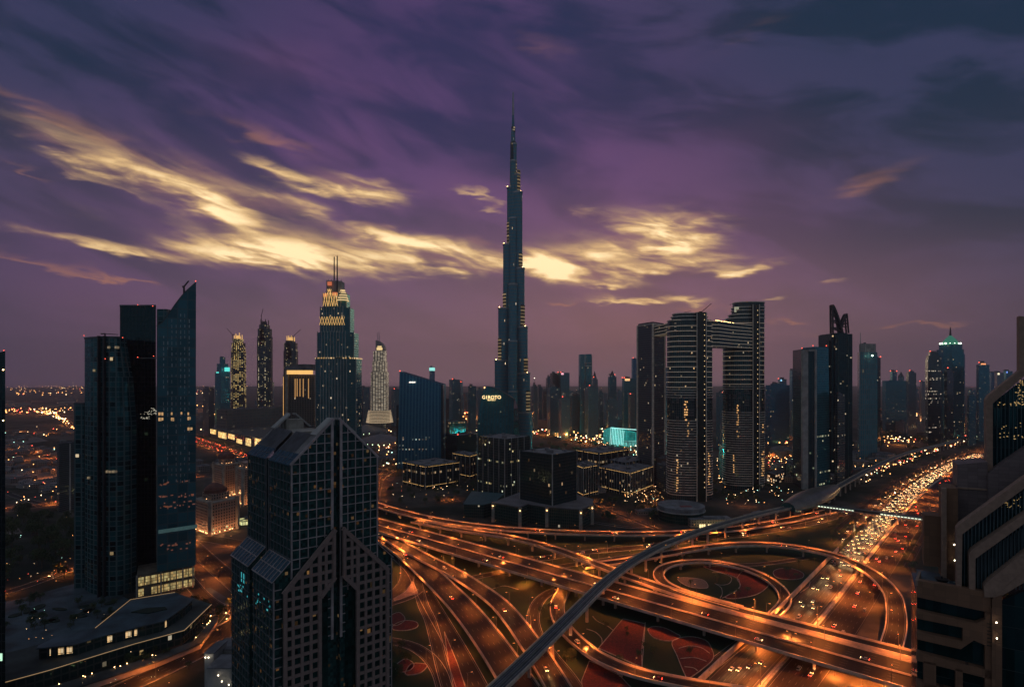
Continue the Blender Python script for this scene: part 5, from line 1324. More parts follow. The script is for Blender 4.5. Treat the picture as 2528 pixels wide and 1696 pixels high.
rslab(m, [(2264, 1473), (2432, 1509), (2475, 1480), (BIG, 1430), (BIG, 4200), (2264, 4200)], 1.3, 14); put('recessed_glass', m, rgl, rb)
m = MB()
for pix in ([(2263, 1432), (2432, 1461), (2446, 1464), (2446, 1520), (2430, 1509), (2263, 1473)],
            [(2263, 1506), (2385, 1533), (2410, 1538), (2432, 1530), (2432, 1592), (2404, 1580), (2372, 1602), (2263, 1577), (2263, 1559), (2377, 1583), (2377, 1549), (2263, 1526)],
            [(2263, 1609), (2447, 1656), (2449, 1677), (2263, 1630)],
            [(2263, 1680), (2447, 1728), (2447, 1760), (2263, 1710)],
            [(2432, 1500), (2449, 1500), (2449, 2600), (2432, 2600)],
            [(2280, 1630), (2311, 1637), (2311, 1700), (2280, 1700)], [(2359, 1648), (2377, 1653), (2377, 1730), (2359, 1730)],
            [(2263, 1700), (2449, 1745), (2449, 2600), (2263, 2600)]):
    rslab(m, pix, 0, 1.25)
put('stone_front', m, rst, rb)
m = MB(); rslab(m, [(2449, 1478), (2474, 1468), (2474, 2600), (2449, 2600)], -.35, 2.2); rslab(m, [(2449, 1540), (2456, 1540), (2456, 2600), (2449, 2600)], -.4, .3)
put('pier', m, rst, rb)
m = MB()
for k in range(7): rslab(m, [(2437, 1538 + 9 * k), (2448, 1540 + 9 * k), (2448, 1541.3 + 9 * k), (2437, 1539.3 + 9 * k)], -.2, .15)
put('stone_grooves', m, pbr('groove', (.03, .025, .02), .9), rb)
# slanted copings with glass and fins between them
m = MB(); rslab(m, [(2367, 1318), (BIG, 1155), (BIG, 1430), (2432, 1455), (2367, 1452)], 2.2, 10); put('slanted_glass', m, rgl, rb)
m = MB()
for pix, d in (([(2361, 1305), (2369, 1294), (BIG, 1128), (BIG, 1153), (2376, 1318), (2374, 1455), (2362, 1455)], .8),
               ([(2392, 1368), (2400, 1357), (BIG, 1218), (BIG, 1241), (2408, 1379), (2408, 1460), (2393, 1460)], .3),
               ([(2429, 1448), (2440, 1434), (BIG, 1306), (BIG, 1345), (2450, 1474), (2431, 1474)], -.3),
               ([(2446, 1464), (BIG, 1352), (BIG, 1395), (2474, 1470), (2462, 1492)], -.2)):
    rslab(m, pix, d, 1.8)
put('coping', m, coping, rb)
m = MB()
for k in range(17):
    x = 2380 + 9.1 * k; yt = 1316 - (x - 2376) * .70; 
    rslab(m, [(x, yt), (x + 2.2, yt - 1.5), (x + 2.2, 1455), (x, 1455)], 1.9, .25)
for k in range(13):
    x = 2413 + 9.1 * k; yt = 1377 - (x - 2408) * .62; yb_ = 1452 - max(0, x - 2430) * .72
    rslab(m, [(x, yt), (x + 2.0, yt - 1.2), (x + 2.0, yb_), (x, yb_)], 1.2, .25)
put('glass_fin', m, pbr('fin metal', (.10, .15, .17), .4, .4), rb)
# upper rear volumes
m = MB(); rslab(m, [(2363, 1146), (2438, 1140), (2438, 1310), (2363, 1310)], 9, 6); rslab(m, [(2438, 1170), (BIG, 1060), (BIG, 1200), (2438, 1310)], 8.5, 4); put('tile_wall', m, rtile, rb)
m = MB(); rslab(m, [(2361, 1202), (2440, 1207), (2440, 1211), (2361, 1206)], 8.8, .3); rslab(m, [(2325, 1206), (2337, 1206), (2337, 1430), (2325, 1430)], 5.2, 1.2); put('coping', m, coping, rb)
m = MB(); rslab(m, [(2325, 1204), (2365, 1206), (2365, 1440), (2325, 1440)], 6, 5); rslab(m, [(2281, 1271), (2326, 1276), (2326, 1400), (2281, 1396)], 8, 4); put('stone_wing', m, rst, rb)
m = MB(); rslab(m, [(2448, 996), (BIG, 880), (BIG, 1115), (2452, 1168)], 11, 4); put('gable_glass', m, rgl, rb)
m = MB()
for pix in ([(2434, 988), (2441, 976), (2517, 915), (2517, 780), (2530, 782), (2530, 905), (BIG, 845), (BIG, 865), (2451, 996), (2451, 1245), (2436, 1250)],): rslab(m, pix, 10, 2.2)
put('gable_coping', m, coping, rb)
m = MB()
for k in range(14):
    x = 2461 + 10 * k; rslab(m, [(x, 990 - (x - 2451) * .8), (x + 1.1, 990 - (x - 2451) * .8), (x + 1.1, 1168 - (x - 2452) * .36), (x, 1168 - (x - 2452) * .36)], 10.7, .25)
put('glass_fin', m, pbr('fin metal', (0, 0, 0)), rb)
m = MB()      # warm lit rooms behind the gable glass
for k in range(70):
    if k < 34: x = 2505 + 20 * rnd(); y = 935 + 65 * rnd()
    elif k < 50: x = 2462 + 66 * rnd(); y = 992 + 8 * rnd()
    else: x = 2465 + 60 * rnd(); y = 1040 + 45 * rnd() ** .6
    if y < 990 - (x - 2451) * .8: continue
    rslab(m, [(x, y), (x + 1 + 3 * rnd(), y), (x + 2 + 2 * rnd(), y + 2), (x, y + 1.5)], 10.92, .05)
for k in range(26):
    x = 2470 + 50 * rnd(); y = 1225 + 30 * rnd() ; rslab(m, [(x, y), (x + 1 + 1.5 * rnd(), y), (x + 2, y + 1), (x, y + 1.3)], 2.12, .05)
put('lit_rooms', m, glow('gable room light', (1, .62, .22), .5), rb)
m = MB()
for px, py, d in ((2356, 1344, 5), (2357, 1383, 5), (2460, 1536, -1), (2461, 1575, -1)): p = rp(px, py, d); m.ball(p, .11)
put('wall_lamp', m, white_glow, rb)
# terrace
m = MB(); zt_ = rp(2263, 1440).z
a, b_, c, d = rp(2263, 1440), rp(2440, 1466), rp(2440, 1440, 8), rp(2263, 1400, 10)
m.face([(v.x, v.y, zt_ - .4) for v in (a, b_, c, d)]); put('terrace_floor', m, pbr('terrace floor', (.085, .12, .15), .7), rb)
m = MB(); m.bar((a.x, a.y, zt_ + .1), (a.x + NB.x * 5 + .9, a.y + NB.y * 5, zt_ + .1), .35, .9); put('parapet', m, coping, rb)
o = tag(put('satellite_dish', (lambda mm: (mm.cyl((rp(2325, 1425, 2.5).x, rp(2325, 1425, 2.5).y), .25, 1.0, zt_ - .4, zt_ + .7, 12), mm.cyl((rp(2325, 1425, 2.5).x, rp(2325, 1425, 2.5).y), .12, .12, zt_ - .4, zt_ + 1.1, 6), mm)[2])(MB()), metal_dk), 'black bowl shaped dish on the terrace of the right stone building', 'dish')

# ================================================================ roads
def catmull(pts, step=5.0):
    p = [pts[0] * 2 - pts[1]] + pts + [pts[-1] * 2 - pts[-2]]; out = []
    for i in range(1, len(p) - 2):
        n = max(2, int((p[i + 1] - p[i]).length / step))
        for k in range(n):
            q = k / n
            out.append(.5 * ((2 * p[i]) + (-p[i - 1] + p[i + 1]) * q + (2 * p[i - 1] - 5 * p[i] + 4 * p[i + 1] - p[i + 2]) * q * q + (-p[i - 1] + 3 * p[i] - 3 * p[i + 1] + p[i + 2]) * q ** 3))
    out.append(pts[-1].copy()); return out
def norms(c):
    out = []
    for i in range(len(c)):
        d = c[min(i + 1, len(c) - 1)] - c[max(i - 1, 0)]; d.z = 0; d.normalize(); out.append(Vector((d.y, -d.x, 0)))   # to the right of travel
    return out
def ribbon(m, c, nn, u0, u1, dz=0.0, z=None, mi=0):
    L = 0
    for i in range(len(c) - 1):
        l = (c[i + 1] - c[i]).length
        A, B = c[i], c[i + 1]
        pa, pb, pc, pd = A + nn[i] * u0, A + nn[i] * u1, B + nn[i + 1] * u1, B + nn[i + 1] * u0
        q = [pa, pb, pc, pd]
        for v in q: v.z += dz
        m.face(q, [(u0, L), (u1, L), (u1, L + l), (u0, L + l)], mi); L += l
def wallstrip(m, c, nn, u0, u1, z0, z1, mi=0, flat=False):
    """solid kerb or parapet between lateral u0..u1, heights relative to the deck"""
    for i in range(len(c) - 1):
        A, B, na, nb = c[i], c[i + 1], nn[i], nn[i + 1]
        def q(P_, n_, u, z): v = P_ + n_ * u; return Vector((v.x, v.y, v.z + z))
        a0, a1, a2, a3 = q(A, na, u0, z0), q(A, na, u0, z1), q(A, na, u1, z1), q(A, na, u1, z0)
        b0, b1, b2, b3 = q(B, nb, u0, z0), q(B, nb, u0, z1), q(B, nb, u1, z1), q(B, nb, u1, z0)
        m.face([a1, a2, b2, b1], None, mi); m.face([a0, a1, b1, b0], None, mi); m.face([a2, a3, b3, b2], None, mi); m.face([a3, a0, b0, b3], None, mi)
def road_mat(w, lane=3.6, tint=(.0085, .0085, .010)):
    name = 'asphalt %.1f %.1f' % (w, lane)
    if name in MATS: return MATS[name]
    m = bpy.data.materials.new(name); m.use_nodes = True; t = NT(m.node_tree)
    b = t.n('ShaderNodeBsdfPrincipled'); t.t.links.new(b.outputs[0], t.n('ShaderNodeOutputMaterial').inputs[0])
    uv = t.sep(t.n('ShaderNodeUVMap').outputs[0]); u, v = uv[0], uv[1]
    ob = t.n('ShaderNodeTexCoord').outputs['Object']
    wear = t.noise(t.xyz(t.m('MULTIPLY', u, 1.1), t.m('MULTIPLY', v, .010)), 1.0, 4, .7)  # tyre wear, its long streaks deepened to stand in for light trails
    patch = t.noise(ob, .05, 4, .6)
    base = t.mix(t.ss(wear, .35, .65), tuple(x * .35 for x in tint), tuple(x * 2.2 for x in tint))  # tyre wear, with streaks deepened to stand in for light trails
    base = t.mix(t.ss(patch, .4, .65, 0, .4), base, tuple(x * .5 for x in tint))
    fe = t.m('ABSOLUTE', t.m('SUBTRACT', t.m('ABSOLUTE', u), w / 2 - .9)); edge = t.m('LESS_THAN', fe, .13)
    l = t.m('FRACT', t.m('DIVIDE', t.m('ADD', u, w / 2 - .9), lane))
    onl = t.m('LESS_THAN', t.m('ABSOLUTE', t.m('SUBTRACT', l, .5)), 2.)   # all
    near = t.m('MINIMUM', l, t.m('SUBTRACT', 1., l)); line = t.m('LESS_THAN', near, .11 / lane)
    dash = t.m('LESS_THAN', t.m('FRACT', t.m('DIVIDE', v, 12.)), .30)
    inner = t.m('LESS_THAN', t.m('ABSOLUTE', u), w / 2 - 1.6)
    mk = t.m('MAXIMUM', edge, t.m('MULTIPLY', t.m('MULTIPLY', line, dash), inner))
    t.put(b.inputs['Base Color'], t.mix(t.m('MULTIPLY', mk, .45), base, (.35, .34, .31)))
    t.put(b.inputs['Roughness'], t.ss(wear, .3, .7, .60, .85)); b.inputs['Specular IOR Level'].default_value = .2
    MATS[name] = m; return m
sidem = pbr('parapet concrete', (.48, .38, .31), .8, scale=.12, var=.25)
kerbm = pbr('kerb stone', (.30, .27, .24), .85, scale=.3)
PATHS = {}
def pxpath(pts, step=5.0):
    c = catmull([P(*p) for p in pts], step); return c, norms(c)
def flyover(key, label, pts, w, lanes=3.6, piers=26, thick=1.7, cat='flyover', world=None, parap=1.35, mat=None, group='elevated roads of the interchange'):
    c, nn = (catmull(world, 5.0),) * 2 if world else pxpath(pts)
    if world: nn = norms(c)
    PATHS[key] = (c, nn, w); mid = c[len(c) // 2]
    r_ = thing('flyover', label, cat, (mid.x, mid.y, 0), group)
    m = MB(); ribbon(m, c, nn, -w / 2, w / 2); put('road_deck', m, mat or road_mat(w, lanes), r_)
    m = MB(); wallstrip(m, c, nn, -w / 2 - .35, w / 2 + .35, -thick * .45, -.006); wallstrip(m, c, nn, -w * .36, w * .36, -thick, -thick * .45 - .004); put('girder', m, sidem, r_)
    for s_ in (-1, 1):
        m = MB(); wallstrip(m, c, nn, *sorted((s_ * (w / 2 - .05), s_ * (w / 2 + .62))), -.5, parap); put('parapet', m, sidem, r_)
    L = 0; nxt = 12
    for i in range(len(c) - 1):
        L += (c[i + 1] - c[i]).length
        if piers and L > nxt and c[i].z > 4.2:
            nxt = L + piers; d = nn[i].cross(Vector((0, 0, 1)))
            m = MB(); zt = c[i].z - thick - .01
            m.obox(c[i], nn[i], d, min(w * .30, 4.5), .8, zt - 1.3, zt)
            for q in ((-1, 1) if w > 22 else (0,)): m.obox(c[i] + nn[i] * q * w * .22, nn[i], d, .9, .7, 0, zt - 1.25)
            put('pier', m, sidem, r_)
    return r_
def ground_road(key, pts, w, lanes=3.6, z=.12, mat=None, kerb=True, name='road'):
    c, nn = pxpath([(*p[:2], z) for p in pts]); PATHS[key] = (c, nn, w)
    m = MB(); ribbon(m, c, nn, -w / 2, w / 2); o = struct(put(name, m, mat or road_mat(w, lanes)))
    if kerb:
        m = MB()
        for s_ in (-1, 1): wallstrip(m, c, nn, *sorted((s_ * w / 2, s_ * (w / 2 + .4))), -.1, .14)
        struct(put('kerb', m, kerbm))
    return o
# lawn under the interchange
gmat = bpy.data.materials.new('interchange grass'); gmat.use_nodes = True; t = NT(gmat.node_tree)
b = t.n('ShaderNodeBsdfPrincipled'); t.t.links.new(b.outputs[0], t.n('ShaderNodeOutputMaterial').inputs[0]); c = t.n('ShaderNodeTexCoord').outputs['Object']
g1 = t.noise(c, .09, 7, .75); g2 = t.noise(c, .9, 3, .6)
t.put(b.inputs['Base Color'], t.mix(t.ss(g1, .35, .65), t.mix(g2, (.0010, .018, .004), (.0018, .028, .006)), (.004, .020, .005))); b.inputs['Roughness'].default_value = .95
lawn = [P(*p) for p in ((950, 1250), (1130, 1300), (1400, 1320), (1760, 1310), (2080, 1275), (2130, 1300), (2070, 1380), (1950, 1520), (1760, 1700), (1500, 1850), (1000, 2100), (700, 1900), (900, 1300))]
m = MB(); m.face([(p.x, p.y, .04) for p in lawn]); struct(put('lawn', m, gmat))
# highway: two carriageways at grade
HW = [Vector(v) for v in ((60, 235, .14), (150, 337, .14), (231, 425, .14), (340, 550, .14), (460, 687, .14), (600, 843, .14), (760, 1010, .14), (960, 1196, .14), (1230, 1420, .14), (1600, 1690, .14), (2100, 2000, .14))]
hc = catmull(HW, 8.0); hn = norms(hc)
def offset_path(c, nn, u): return [c[i] + nn[i] * u for i in range(len(c))]
hwL = offset_path(hc, hn, -14.5); hwR = offset_path(hc, hn, 14.0)
for key, cc, w in (('hwL', hwL, 24.0), ('hwR', hwR, 23.0)):
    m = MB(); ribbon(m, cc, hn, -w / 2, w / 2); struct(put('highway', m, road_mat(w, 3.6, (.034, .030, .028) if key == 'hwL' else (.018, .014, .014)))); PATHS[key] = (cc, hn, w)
m = MB(); wallstrip(m, hc, hn, -1.6, 1.6, -.1, .25); struct(put('median', m, kerbm))
m = MB(); wallstrip(m, hc, hn, -.3, .3, .25, 1.1); tag(put('median_barrier', m, sidem, origin=(340, 550, 0)), 'long concrete barrier down the middle of the wide highway', 'barrier')
# retaining wall along the left side of the highway where it runs in a cutting
seg = [i for i, p in enumerate(hc) if p.y < 575]; cc = [hc[i] for i in seg]; n2_ = [hn[i] for i in seg]
m = MB(); wallstrip(m, cc, n2_, -28.2, -27.4, -.1, 4.2); tag(put('retaining_wall', m, sidem, origin=tuple(cc[10] + n2_[10] * -28)), 'orange lit concrete wall along the left edge of the highway', 'wall')
seg = [i for i, p in enumerate(hc) if p.y < 340]; cc = [hc[i] for i in seg]; n2_ = [hn[i] for i in seg]
m = MB(); wallstrip(m, cc, n2_, 27.0, 27.8, -.1, 4.2); tag(put('retaining_wall', m, sidem, origin=tuple(cc[5] + n2_[5] * 27)), 'orange lit concrete wall right of the highway below the main flyover', 'wall')
# service roads beside it
for key, u, w, y0, y1 in (('svL', -34.5, 8.0, 590, 2000), ('svL2', -48, 7.6, 640, 2000), ('svR', 33, 7.2, 560, 1500)):
    seg = [i for i, p in enumerate(hc) if y0 < p.y < y1]; cc = [hc[i] + hn[i] * u for i in seg]; n2_ = [hn[i] for i in seg]
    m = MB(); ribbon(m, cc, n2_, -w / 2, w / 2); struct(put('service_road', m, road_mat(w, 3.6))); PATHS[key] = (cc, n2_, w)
# elevated roads
MD = Vector((.755, -.656, 0)); MC = Vector((109.5, 430, 9))
flyover('M', 'very wide straight flyover crossing the whole interchange from left to lower right', None, 37, 3.65, 34, 2.2,
        world=[MC + MD * -560 + Vector((0, 0, -1)), MC + MD * -300, MC + MD * -100, MC, MC + MD * 100, MC + MD * 200, MC + MD * 360])
c, nn, w = PATHS['M']; m = MB(); wallstrip(m, c, nn, -.35, .35, 0.004, 1.0); tag(put('median_barrier', m, sidem, origin=tuple(MC)), 'low concrete barrier along the middle of the widest flyover', 'barrier')
flyover('N1', 'uppermost flyover sweeping from the left past the podium building towards the metro viaduct',
        [(560, 1118, 1), (700, 1165, 3), (820, 1208, 6), (934, 1248, 8), (1022, 1272, 8), (1114, 1290, 8), (1237, 1305, 8), (1359, 1313, 8), (1480, 1317, 8), (1600, 1318, 8), (1700, 1315, 7), (1820, 1305, 5), (1940, 1286, 3), (2050, 1262, 1)], 15, 3.65, 28)
flyover('N2', 'flyover branching off the uppermost one and running beside the widest flyover on its far side',
        [(1022, 1287, 7.8), (1130, 1307, 8.2), (1255, 1326, 8.5), (1359, 1352, 8.8), (1440, 1381, 9), (1509, 1407, 9.2), (1580, 1433, 9.4), (1680, 1466, 9.5), (1798, 1500, 9.6), (1920, 1531, 9.6), (2040, 1562, 9.6), (2265, 1620, 9.6), (2420, 1660, 9.6)], 10.5, 3.65, 28)
flyover('C2', 'large right hand loop flyover bending over the highway',
        [(1440, 1398, 2), (1540, 1385, 4), (1640, 1368, 6), (1737, 1352, 7.5), (1828, 1344, 8), (1920, 1346, 8), (2028, 1363, 8), (2100, 1387, 8), (2160, 1421, 8), (2200, 1463, 8), (2212, 1505, 8), (2212, 1550, 8), (2200, 1596, 8.5)], 11.5, 3.65, 30)
flyover('L', 'inner oval loop ramp around the garden with red flower beds',
        [(1830, 1503, 8.8), (1740, 1478, 8.6), (1672, 1456, 8.3), (1636, 1436, 7.8), (1626, 1415, 7.2), (1645, 1398, 6.6), (1691, 1388, 6), (1752, 1387, 5.2), (1828, 1401, 4.2), (1890, 1426, 3.2), (1928, 1456, 2.3), (1938, 1484, 1.5), (1922, 1508, .9), (1890, 1535, .5)], 8.2, 3.8, 30, 1.2)
flyover('F1', 'right hand ramp of the fan of ramps curving down to the lower middle',
        [(800, 1268, 6), (934, 1316, 6), (992, 1347, 6), (1053, 1380, 6), (1114, 1411, 6), (1175, 1448, 6), (1231, 1490, 6), (1275, 1540, 5.8), (1310, 1590, 5.6), (1344, 1640, 5.4), (1385, 1710, 5.2)], 14, 3.65, 30)
flyover('F2', 'widest ramp in the middle of the fan curving down to the lower middle',
        [(800, 1272, 4.5), (934, 1324, 4.5), (990, 1358, 4.5), (1041, 1400, 4.6), (1108, 1463, 4.6), (1152, 1510, 4.6), (1200, 1571, 4.6), (1248, 1640, 4.6), (1290, 1705, 4.6)], 20, 3.65, 30)
ground_road('F3', [(860, 1300), (934, 1333), (992, 1382), (1022, 1412), (1047, 1460), (1075, 1510), (1114, 1577), (1151, 1644), (1185, 1710)], 13)
ground_road('F4', [(1030, 1440), (1044, 1490), (1062, 1530), (1077, 1583), (1092, 1644), (1112, 1710)], 8, z=.18)
ground_road('E', [(985, 1345), (1002, 1387), (1005, 1424), (992, 1449), (960, 1475), (900, 1500)], 12, z=.16)
ground_road('E2', [(1040, 1455), (1010, 1475), (960, 1492), (900, 1515)], 6, z=.20)
ground_road('G', [(930, 1577), (980, 1584), (1022, 1596), (1059, 1622), (1084, 1658), (1098, 1700)], 9)
ground_road('Ucurve', [(1380, 1452), (1350, 1466), (1328, 1487), (1316, 1522), (1325, 1565), (1359, 1614), (1400, 1665), (1430, 1710)], 9)
flyover('H', 'ramp curving under the metro viaduct to the lower right',
        [(1400, 1440, .6), (1390, 1461, 1), (1377.5, 1487, 1.6), (1377.5, 1518, 2.4), (1396, 1553, 3.2), (1436, 1592, 4.2), (1481.6, 1624, 5), (1553, 1655, 5.4), (1645, 1678, 5.4), (1752, 1697, 5.4), (1850, 1712, 5.4)], 10, 3.65, 30)
ground_road('J', [(1267, 1378), (1340, 1378), (1430, 1364), (1584, 1350), (1706, 1334), (1800, 1324), (1900, 1310), (2010, 1290), (2090, 1265)], 13)
ground_road('K', [(1340, 1405), (1461, 1386), (1560, 1372), (1640, 1360)], 9, z=.16)
ground_road('lowroad', [(1740, 1389), (1800, 1393), (1880, 1392), (1990, 1377)], 7)
ground_road('under', [(1130, 1436), (1165, 1427), (1240, 1411), (1330, 1398)], 9, z=.14)
ground_road('side1', [(1690, 1700), (1730, 1662), (1800, 1609), (1850, 1573), (1900, 1545)], 8)
ground_road('crossfar', [(905, 1205), (930, 1170), (960, 1150), (1010, 1130), (1100, 1118)], 10)
ground_road('loopfar', [(930, 1240), (934, 1210), (945, 1180), (975, 1160)], 8)
ground_road('parkroad', [(1100, 1232), (1200, 1243), (1300, 1255)], 7)
ground_road('frontroad', [(1440, 1285), (1540, 1300), (1600, 1303)], 7)
ground_road('parkside', [(1625, 1245), (1590, 1230), (1640, 1205), (1780, 1180)], 8)
ground_road('midroad', [(1455, 1232), (1510, 1262), (1560, 1282), (1620, 1305)], 7)
# roads on the left
ground_road('mallroad', [(420, 1062), (479, 1084), (545, 1108), (610, 1133), (700, 1170)], 44, 3.65)
ground_road('A1', [(440, 1318), (470, 1342), (520, 1388), (572, 1432), (640, 1490)], 17)
ground_road('A2', [(470, 1330), (520, 1330), (600, 1345), (660, 1360)], 20)
ground_road('A3', [(620, 1470), (575, 1530), (520, 1590), (430, 1640), (300, 1700), (200, 1750)], 16)
ground_road('A4', [(590, 1500), (545, 1500), (500, 1470), (465, 1430), (440, 1400)], 11, z=.16)
ground_road('A5', [(-40, 1476), (60, 1448), (184, 1404), (300, 1380)], 10)
ground_road('A6', [(-30, 1262), (60, 1253), (180, 1238), (300, 1222)], 22)
ground_road('A7', [(20, 1218), (60, 1232), (110, 1245)], 9, z=.16)
ground_road('B1', [(-20, 1105), (60, 1112), (130, 1130), (180, 1150)], 12, z=.22)
ground_road('B2', [(-20, 1062), (70, 1064), (184, 1072)], 14, z=.22)
ground_road('B3', [(1895, 1128), (1950, 1108), (1985, 1098)], 12, z=.22)
ground_road('B4', [(1310, 1066), (1400, 1078), (1500, 1092), (1570, 1118)], 14, z=.22)
ground_road('B5', [(2170, 1066), (2230, 1056), (2290, 1044)], 14, z=.22)
ground_road('B6', [(1094, 1060), (1140, 1066), (1185, 1080)], 14, z=.22)
ground_road('A8', [(8, 1010), (106, 1013), (150, 1025), (182, 1046), (215, 1075)], 26)
ground_road('A9', [(0, 1023), (180, 1019), (300, 1015)], 16, z=.2)
ground_road('A10', [(470, 1175), (540, 1168), (600, 1150)], 20)

# metro viaduct
vm = pbr('viaduct track bed', (.045, .055, .060), .45, scale=.1)
vp = [Vector(v) for v in ((-45, 240, 16), (-7.3, 301.6, 16), (37.3, 384.7, 16), (69.5, 445.8, 16), (102.9, 500, 16), (145, 553, 16), (197, 604, 16), (252, 650, 16), (306, 690, 16), (366, 732, 16), (430, 790, 16), (500, 866, 16), (656, 1035, 16), (867, 1244, 16), (1078, 1417, 16), (1437, 1724, 16), (1900, 2080, 16))]
vr = flyover('metro', 'slender metro viaduct sweeping up from the bottom centre over all roads', None, 8.6, 20, 31, 2.4, cat='viaduct', world=vp, parap=1.3, mat=vm, group='rail viaduct')
c, nn, w = PATHS['metro']
for u in (-3.2, -1.6, 1.6, 3.2):
    m = MB(); wallstrip(m, c, nn, u - .09, u + .09, .01, .22); put('rail', m, metal_lt, vr)
m = MB(); wallstrip(m, c, nn, -.45, .45, .01, .5); put('walkway', m, pbr('walkway', (.12, .12, .12), .7), vr)
# metro station shell
A = Vector((348, 718, 0)); B = Vector((482, 850, 0)); ax = (B - A).normalized(); ay = Vector((-ax.y, ax.x, 0)); LL = (B - A).length
stn = thing('metro_station', 'smooth shell roofed metro station straddling the viaduct beside the highway', 'station', ((A + B) / 2)[:])
m = MB(); N1_, N2_ = 16, 12
def shell(i, j, k=1.0):
    q = i / N1_; w_ = (7 + 12 * sin(pi * min(1, max(0, q * .9 + .08)))) * k; h = (9 + 8.5 * sin(pi * (q * .8 + .15)))
    a = pi * j / N2_; p = A + ax * LL * q + ay * (w_ * cos(a)); return Vector((p.x, p.y, 13 + h * sin(a) * .75 * k))
for i in range(N1_):
    for j in range(N2_): m.face([shell(i, j), shell(i + 1, j), shell(i + 1, j + 1), shell(i, j + 1)])
put('shell_roof', m, pbr('station shell', (.20, .165, .14), .35, .5, scale=.05), stn)
m = MB(); m.obox(A + ax * LL / 2, ax, ay, LL * .42, 10.5, 8.5, 13.2); put('concourse', m, facade('station glass', 3, 4, .1, .1, (.02, .05, .05), (.05, .06, .06), .25, lc=(.7, 1, .7), es=.4), stn)
m = MB(); m.face([shell(0, j, .93) + ax * .6 for j in range(N2_ + 1)]); put('end_glass', m, facade('station glass', 0), stn)
for q in (.2, .5, .8): m = MB(); m.obox(A + ax * LL * q, ax, ay, 2, 5, 0, 8.6); put('pier', m, sidem, stn)
# footbridge
fa, fb = P(2018, 1247, 11), P(2300, 1283, 11); ax2 = (fb - fa).normalized(); ay2 = Vector((-ax2.y, ax2.x, 0)); c0 = (fa + fb) / 2; L2 = (fb - fa).length / 2
fbz = thing('footbridge', 'enclosed footbridge with glowing white strip crossing the highway from the metro station', 'footbridge', (c0.x, c0.y, 0))
m = MB(); m.obox(c0, ax2, ay2, L2, 2.3, 8.6, 9.4); put('deck', m, sidem, fbz)
m = MB(); m.obox(c0, ax2, ay2, L2, 2.1, 9.4, 12.0); put('glass_wall', m, pbr('tube glass', (.03, .05, .05), .2), fbz)
m = MB(); m.obox(c0, ax2, ay2, L2, 2.7, 12.0, 12.6); put('roof', m, pbr('tube roof', (.10, .12, .12), .5), fbz)
m = MB()
for k in range(34):
    if 12 <= k < 20: continue
    m.obox(c0 + ax2 * (L2 * (-.96 + k / 17.5)) - ay2 * 2.3, ax2, ay2, 1.25, .12, 9.9, 10.9)
put('light_strip', m, glow('footbridge white light', (.85, 1, .75), 1.4), fbz)
for q in (-.75, -.12, .45, .9): m = MB(); m.obox(c0 + ax2 * L2 * q, ax2, ay2, .8, .8, 0, 8.65); put('pier', m, sidem, fbz)

# flower beds
bedm = pbr('red flower bed', (.090, .012, .012), .95, scale=.8, var=.5)
bedg = pbr('bed grass', (.03, .065, .02), .95, scale=.8)
def bed(label, pix, mat=bedm, smooth=True, z=.0):
    pts = [P(*p) for p in pix]
    if smooth:
        q = pts + pts[:3]; c = catmull(q, 2.5); 
        k0 = min(range(len(c)), key=lambda i: (c[i] - q[1]).length); k1 = max(range(len(c)), key=lambda i: -(c[i] - q[len(pts) + 1]).length + (i > len(c) // 2) * 1e3 if i > len(c) // 2 else -1e9)
        c = c[k0:k1]
    else: c = pts
    mid = sum(c, Vector((0, 0, 0))) / len(c)
    m = MB(); m.prism([(p.x, p.y) for p in c], .02, .30 + z); o = tag(put('flower_bed', m, mat, origin=(mid.x, mid.y, 0)), label, 'flower bed', 'flower beds between the ramps')
    m = MB(); n = len(c)
    for i in range(n): 
        a, b_ = c[i], c[(i + 1) % n]
        if (b_ - a).length > .01: m.bar((a.x, a.y, .3 + z), (b_.x, b_.y, .3 + z), .42, .5)
    put('kerb', m, kerbm, o); return o
bed('crescent shaped red flower bed inside the inner oval loop', [(1738, 1398), (1800, 1402), (1850, 1414), (1895, 1437), (1888, 1455), (1860, 1470), (1812, 1478), (1790, 1474), (1822, 1456), (1826, 1440), (1815, 1425), (1760, 1408)])
bed('pale pebble bed at the left end inside the inner oval loop', [(1673, 1430), (1690, 1426), (1730, 1430), (1745, 1440), (1744, 1452), (1700, 1448)], pbr('pebbles', (.16, .12, .10), .9, scale=1))
bed('oval red flower bed between the inner loop and the highway', [(1909, 1412), (1925, 1404), (1955, 1404), (1982, 1415), (1980, 1427), (1950, 1431), (1918, 1426)])
bed('large four sided dark red bed left of the green strip at the bottom', [(1538, 1528), (1593, 1540), (1585, 1648), (1478, 1600)], smooth=False)
bed('second dark red bed at the bottom beyond the curving ramp', [(1455, 1632), (1475, 1640), (1530, 1668), (1560, 1700), (1440, 1720), (1436, 1680)], smooth=False)
bed('leaf shaped red bed beside the widest flyover pier', [(1600, 1552), (1620, 1547), (1645, 1552), (1670, 1565), (1680, 1572), (1660, 1582), (1630, 1580), (1608, 1570)])
bed('triangular ribbed red bed pointing down beside the service road', [(1660, 1584), (1700, 1572), (1740, 1580), (1756, 1600), (1758, 1630), (1700, 1676), (1694, 1672), (1672, 1620)])
for k, pts in enumerate(([(1676, 1600), (1700, 1594), (1730, 1598), (1752, 1612)], [(1680, 1625), (1715, 1623), (1744, 1632)], [(1690, 1645), (1712, 1648), (1722, 1655)])):
    c, nn = pxpath([(*p, .35) for p in pts], 2); m = MB(); wallstrip(m, c, nn, -.25, .25, 0, .3); struct(put('kerb', m, kerbm))
bed('upper red petal bed just right of the gabled tower', [(960, 1525), (985, 1512), (1000, 1530), (975, 1545)])
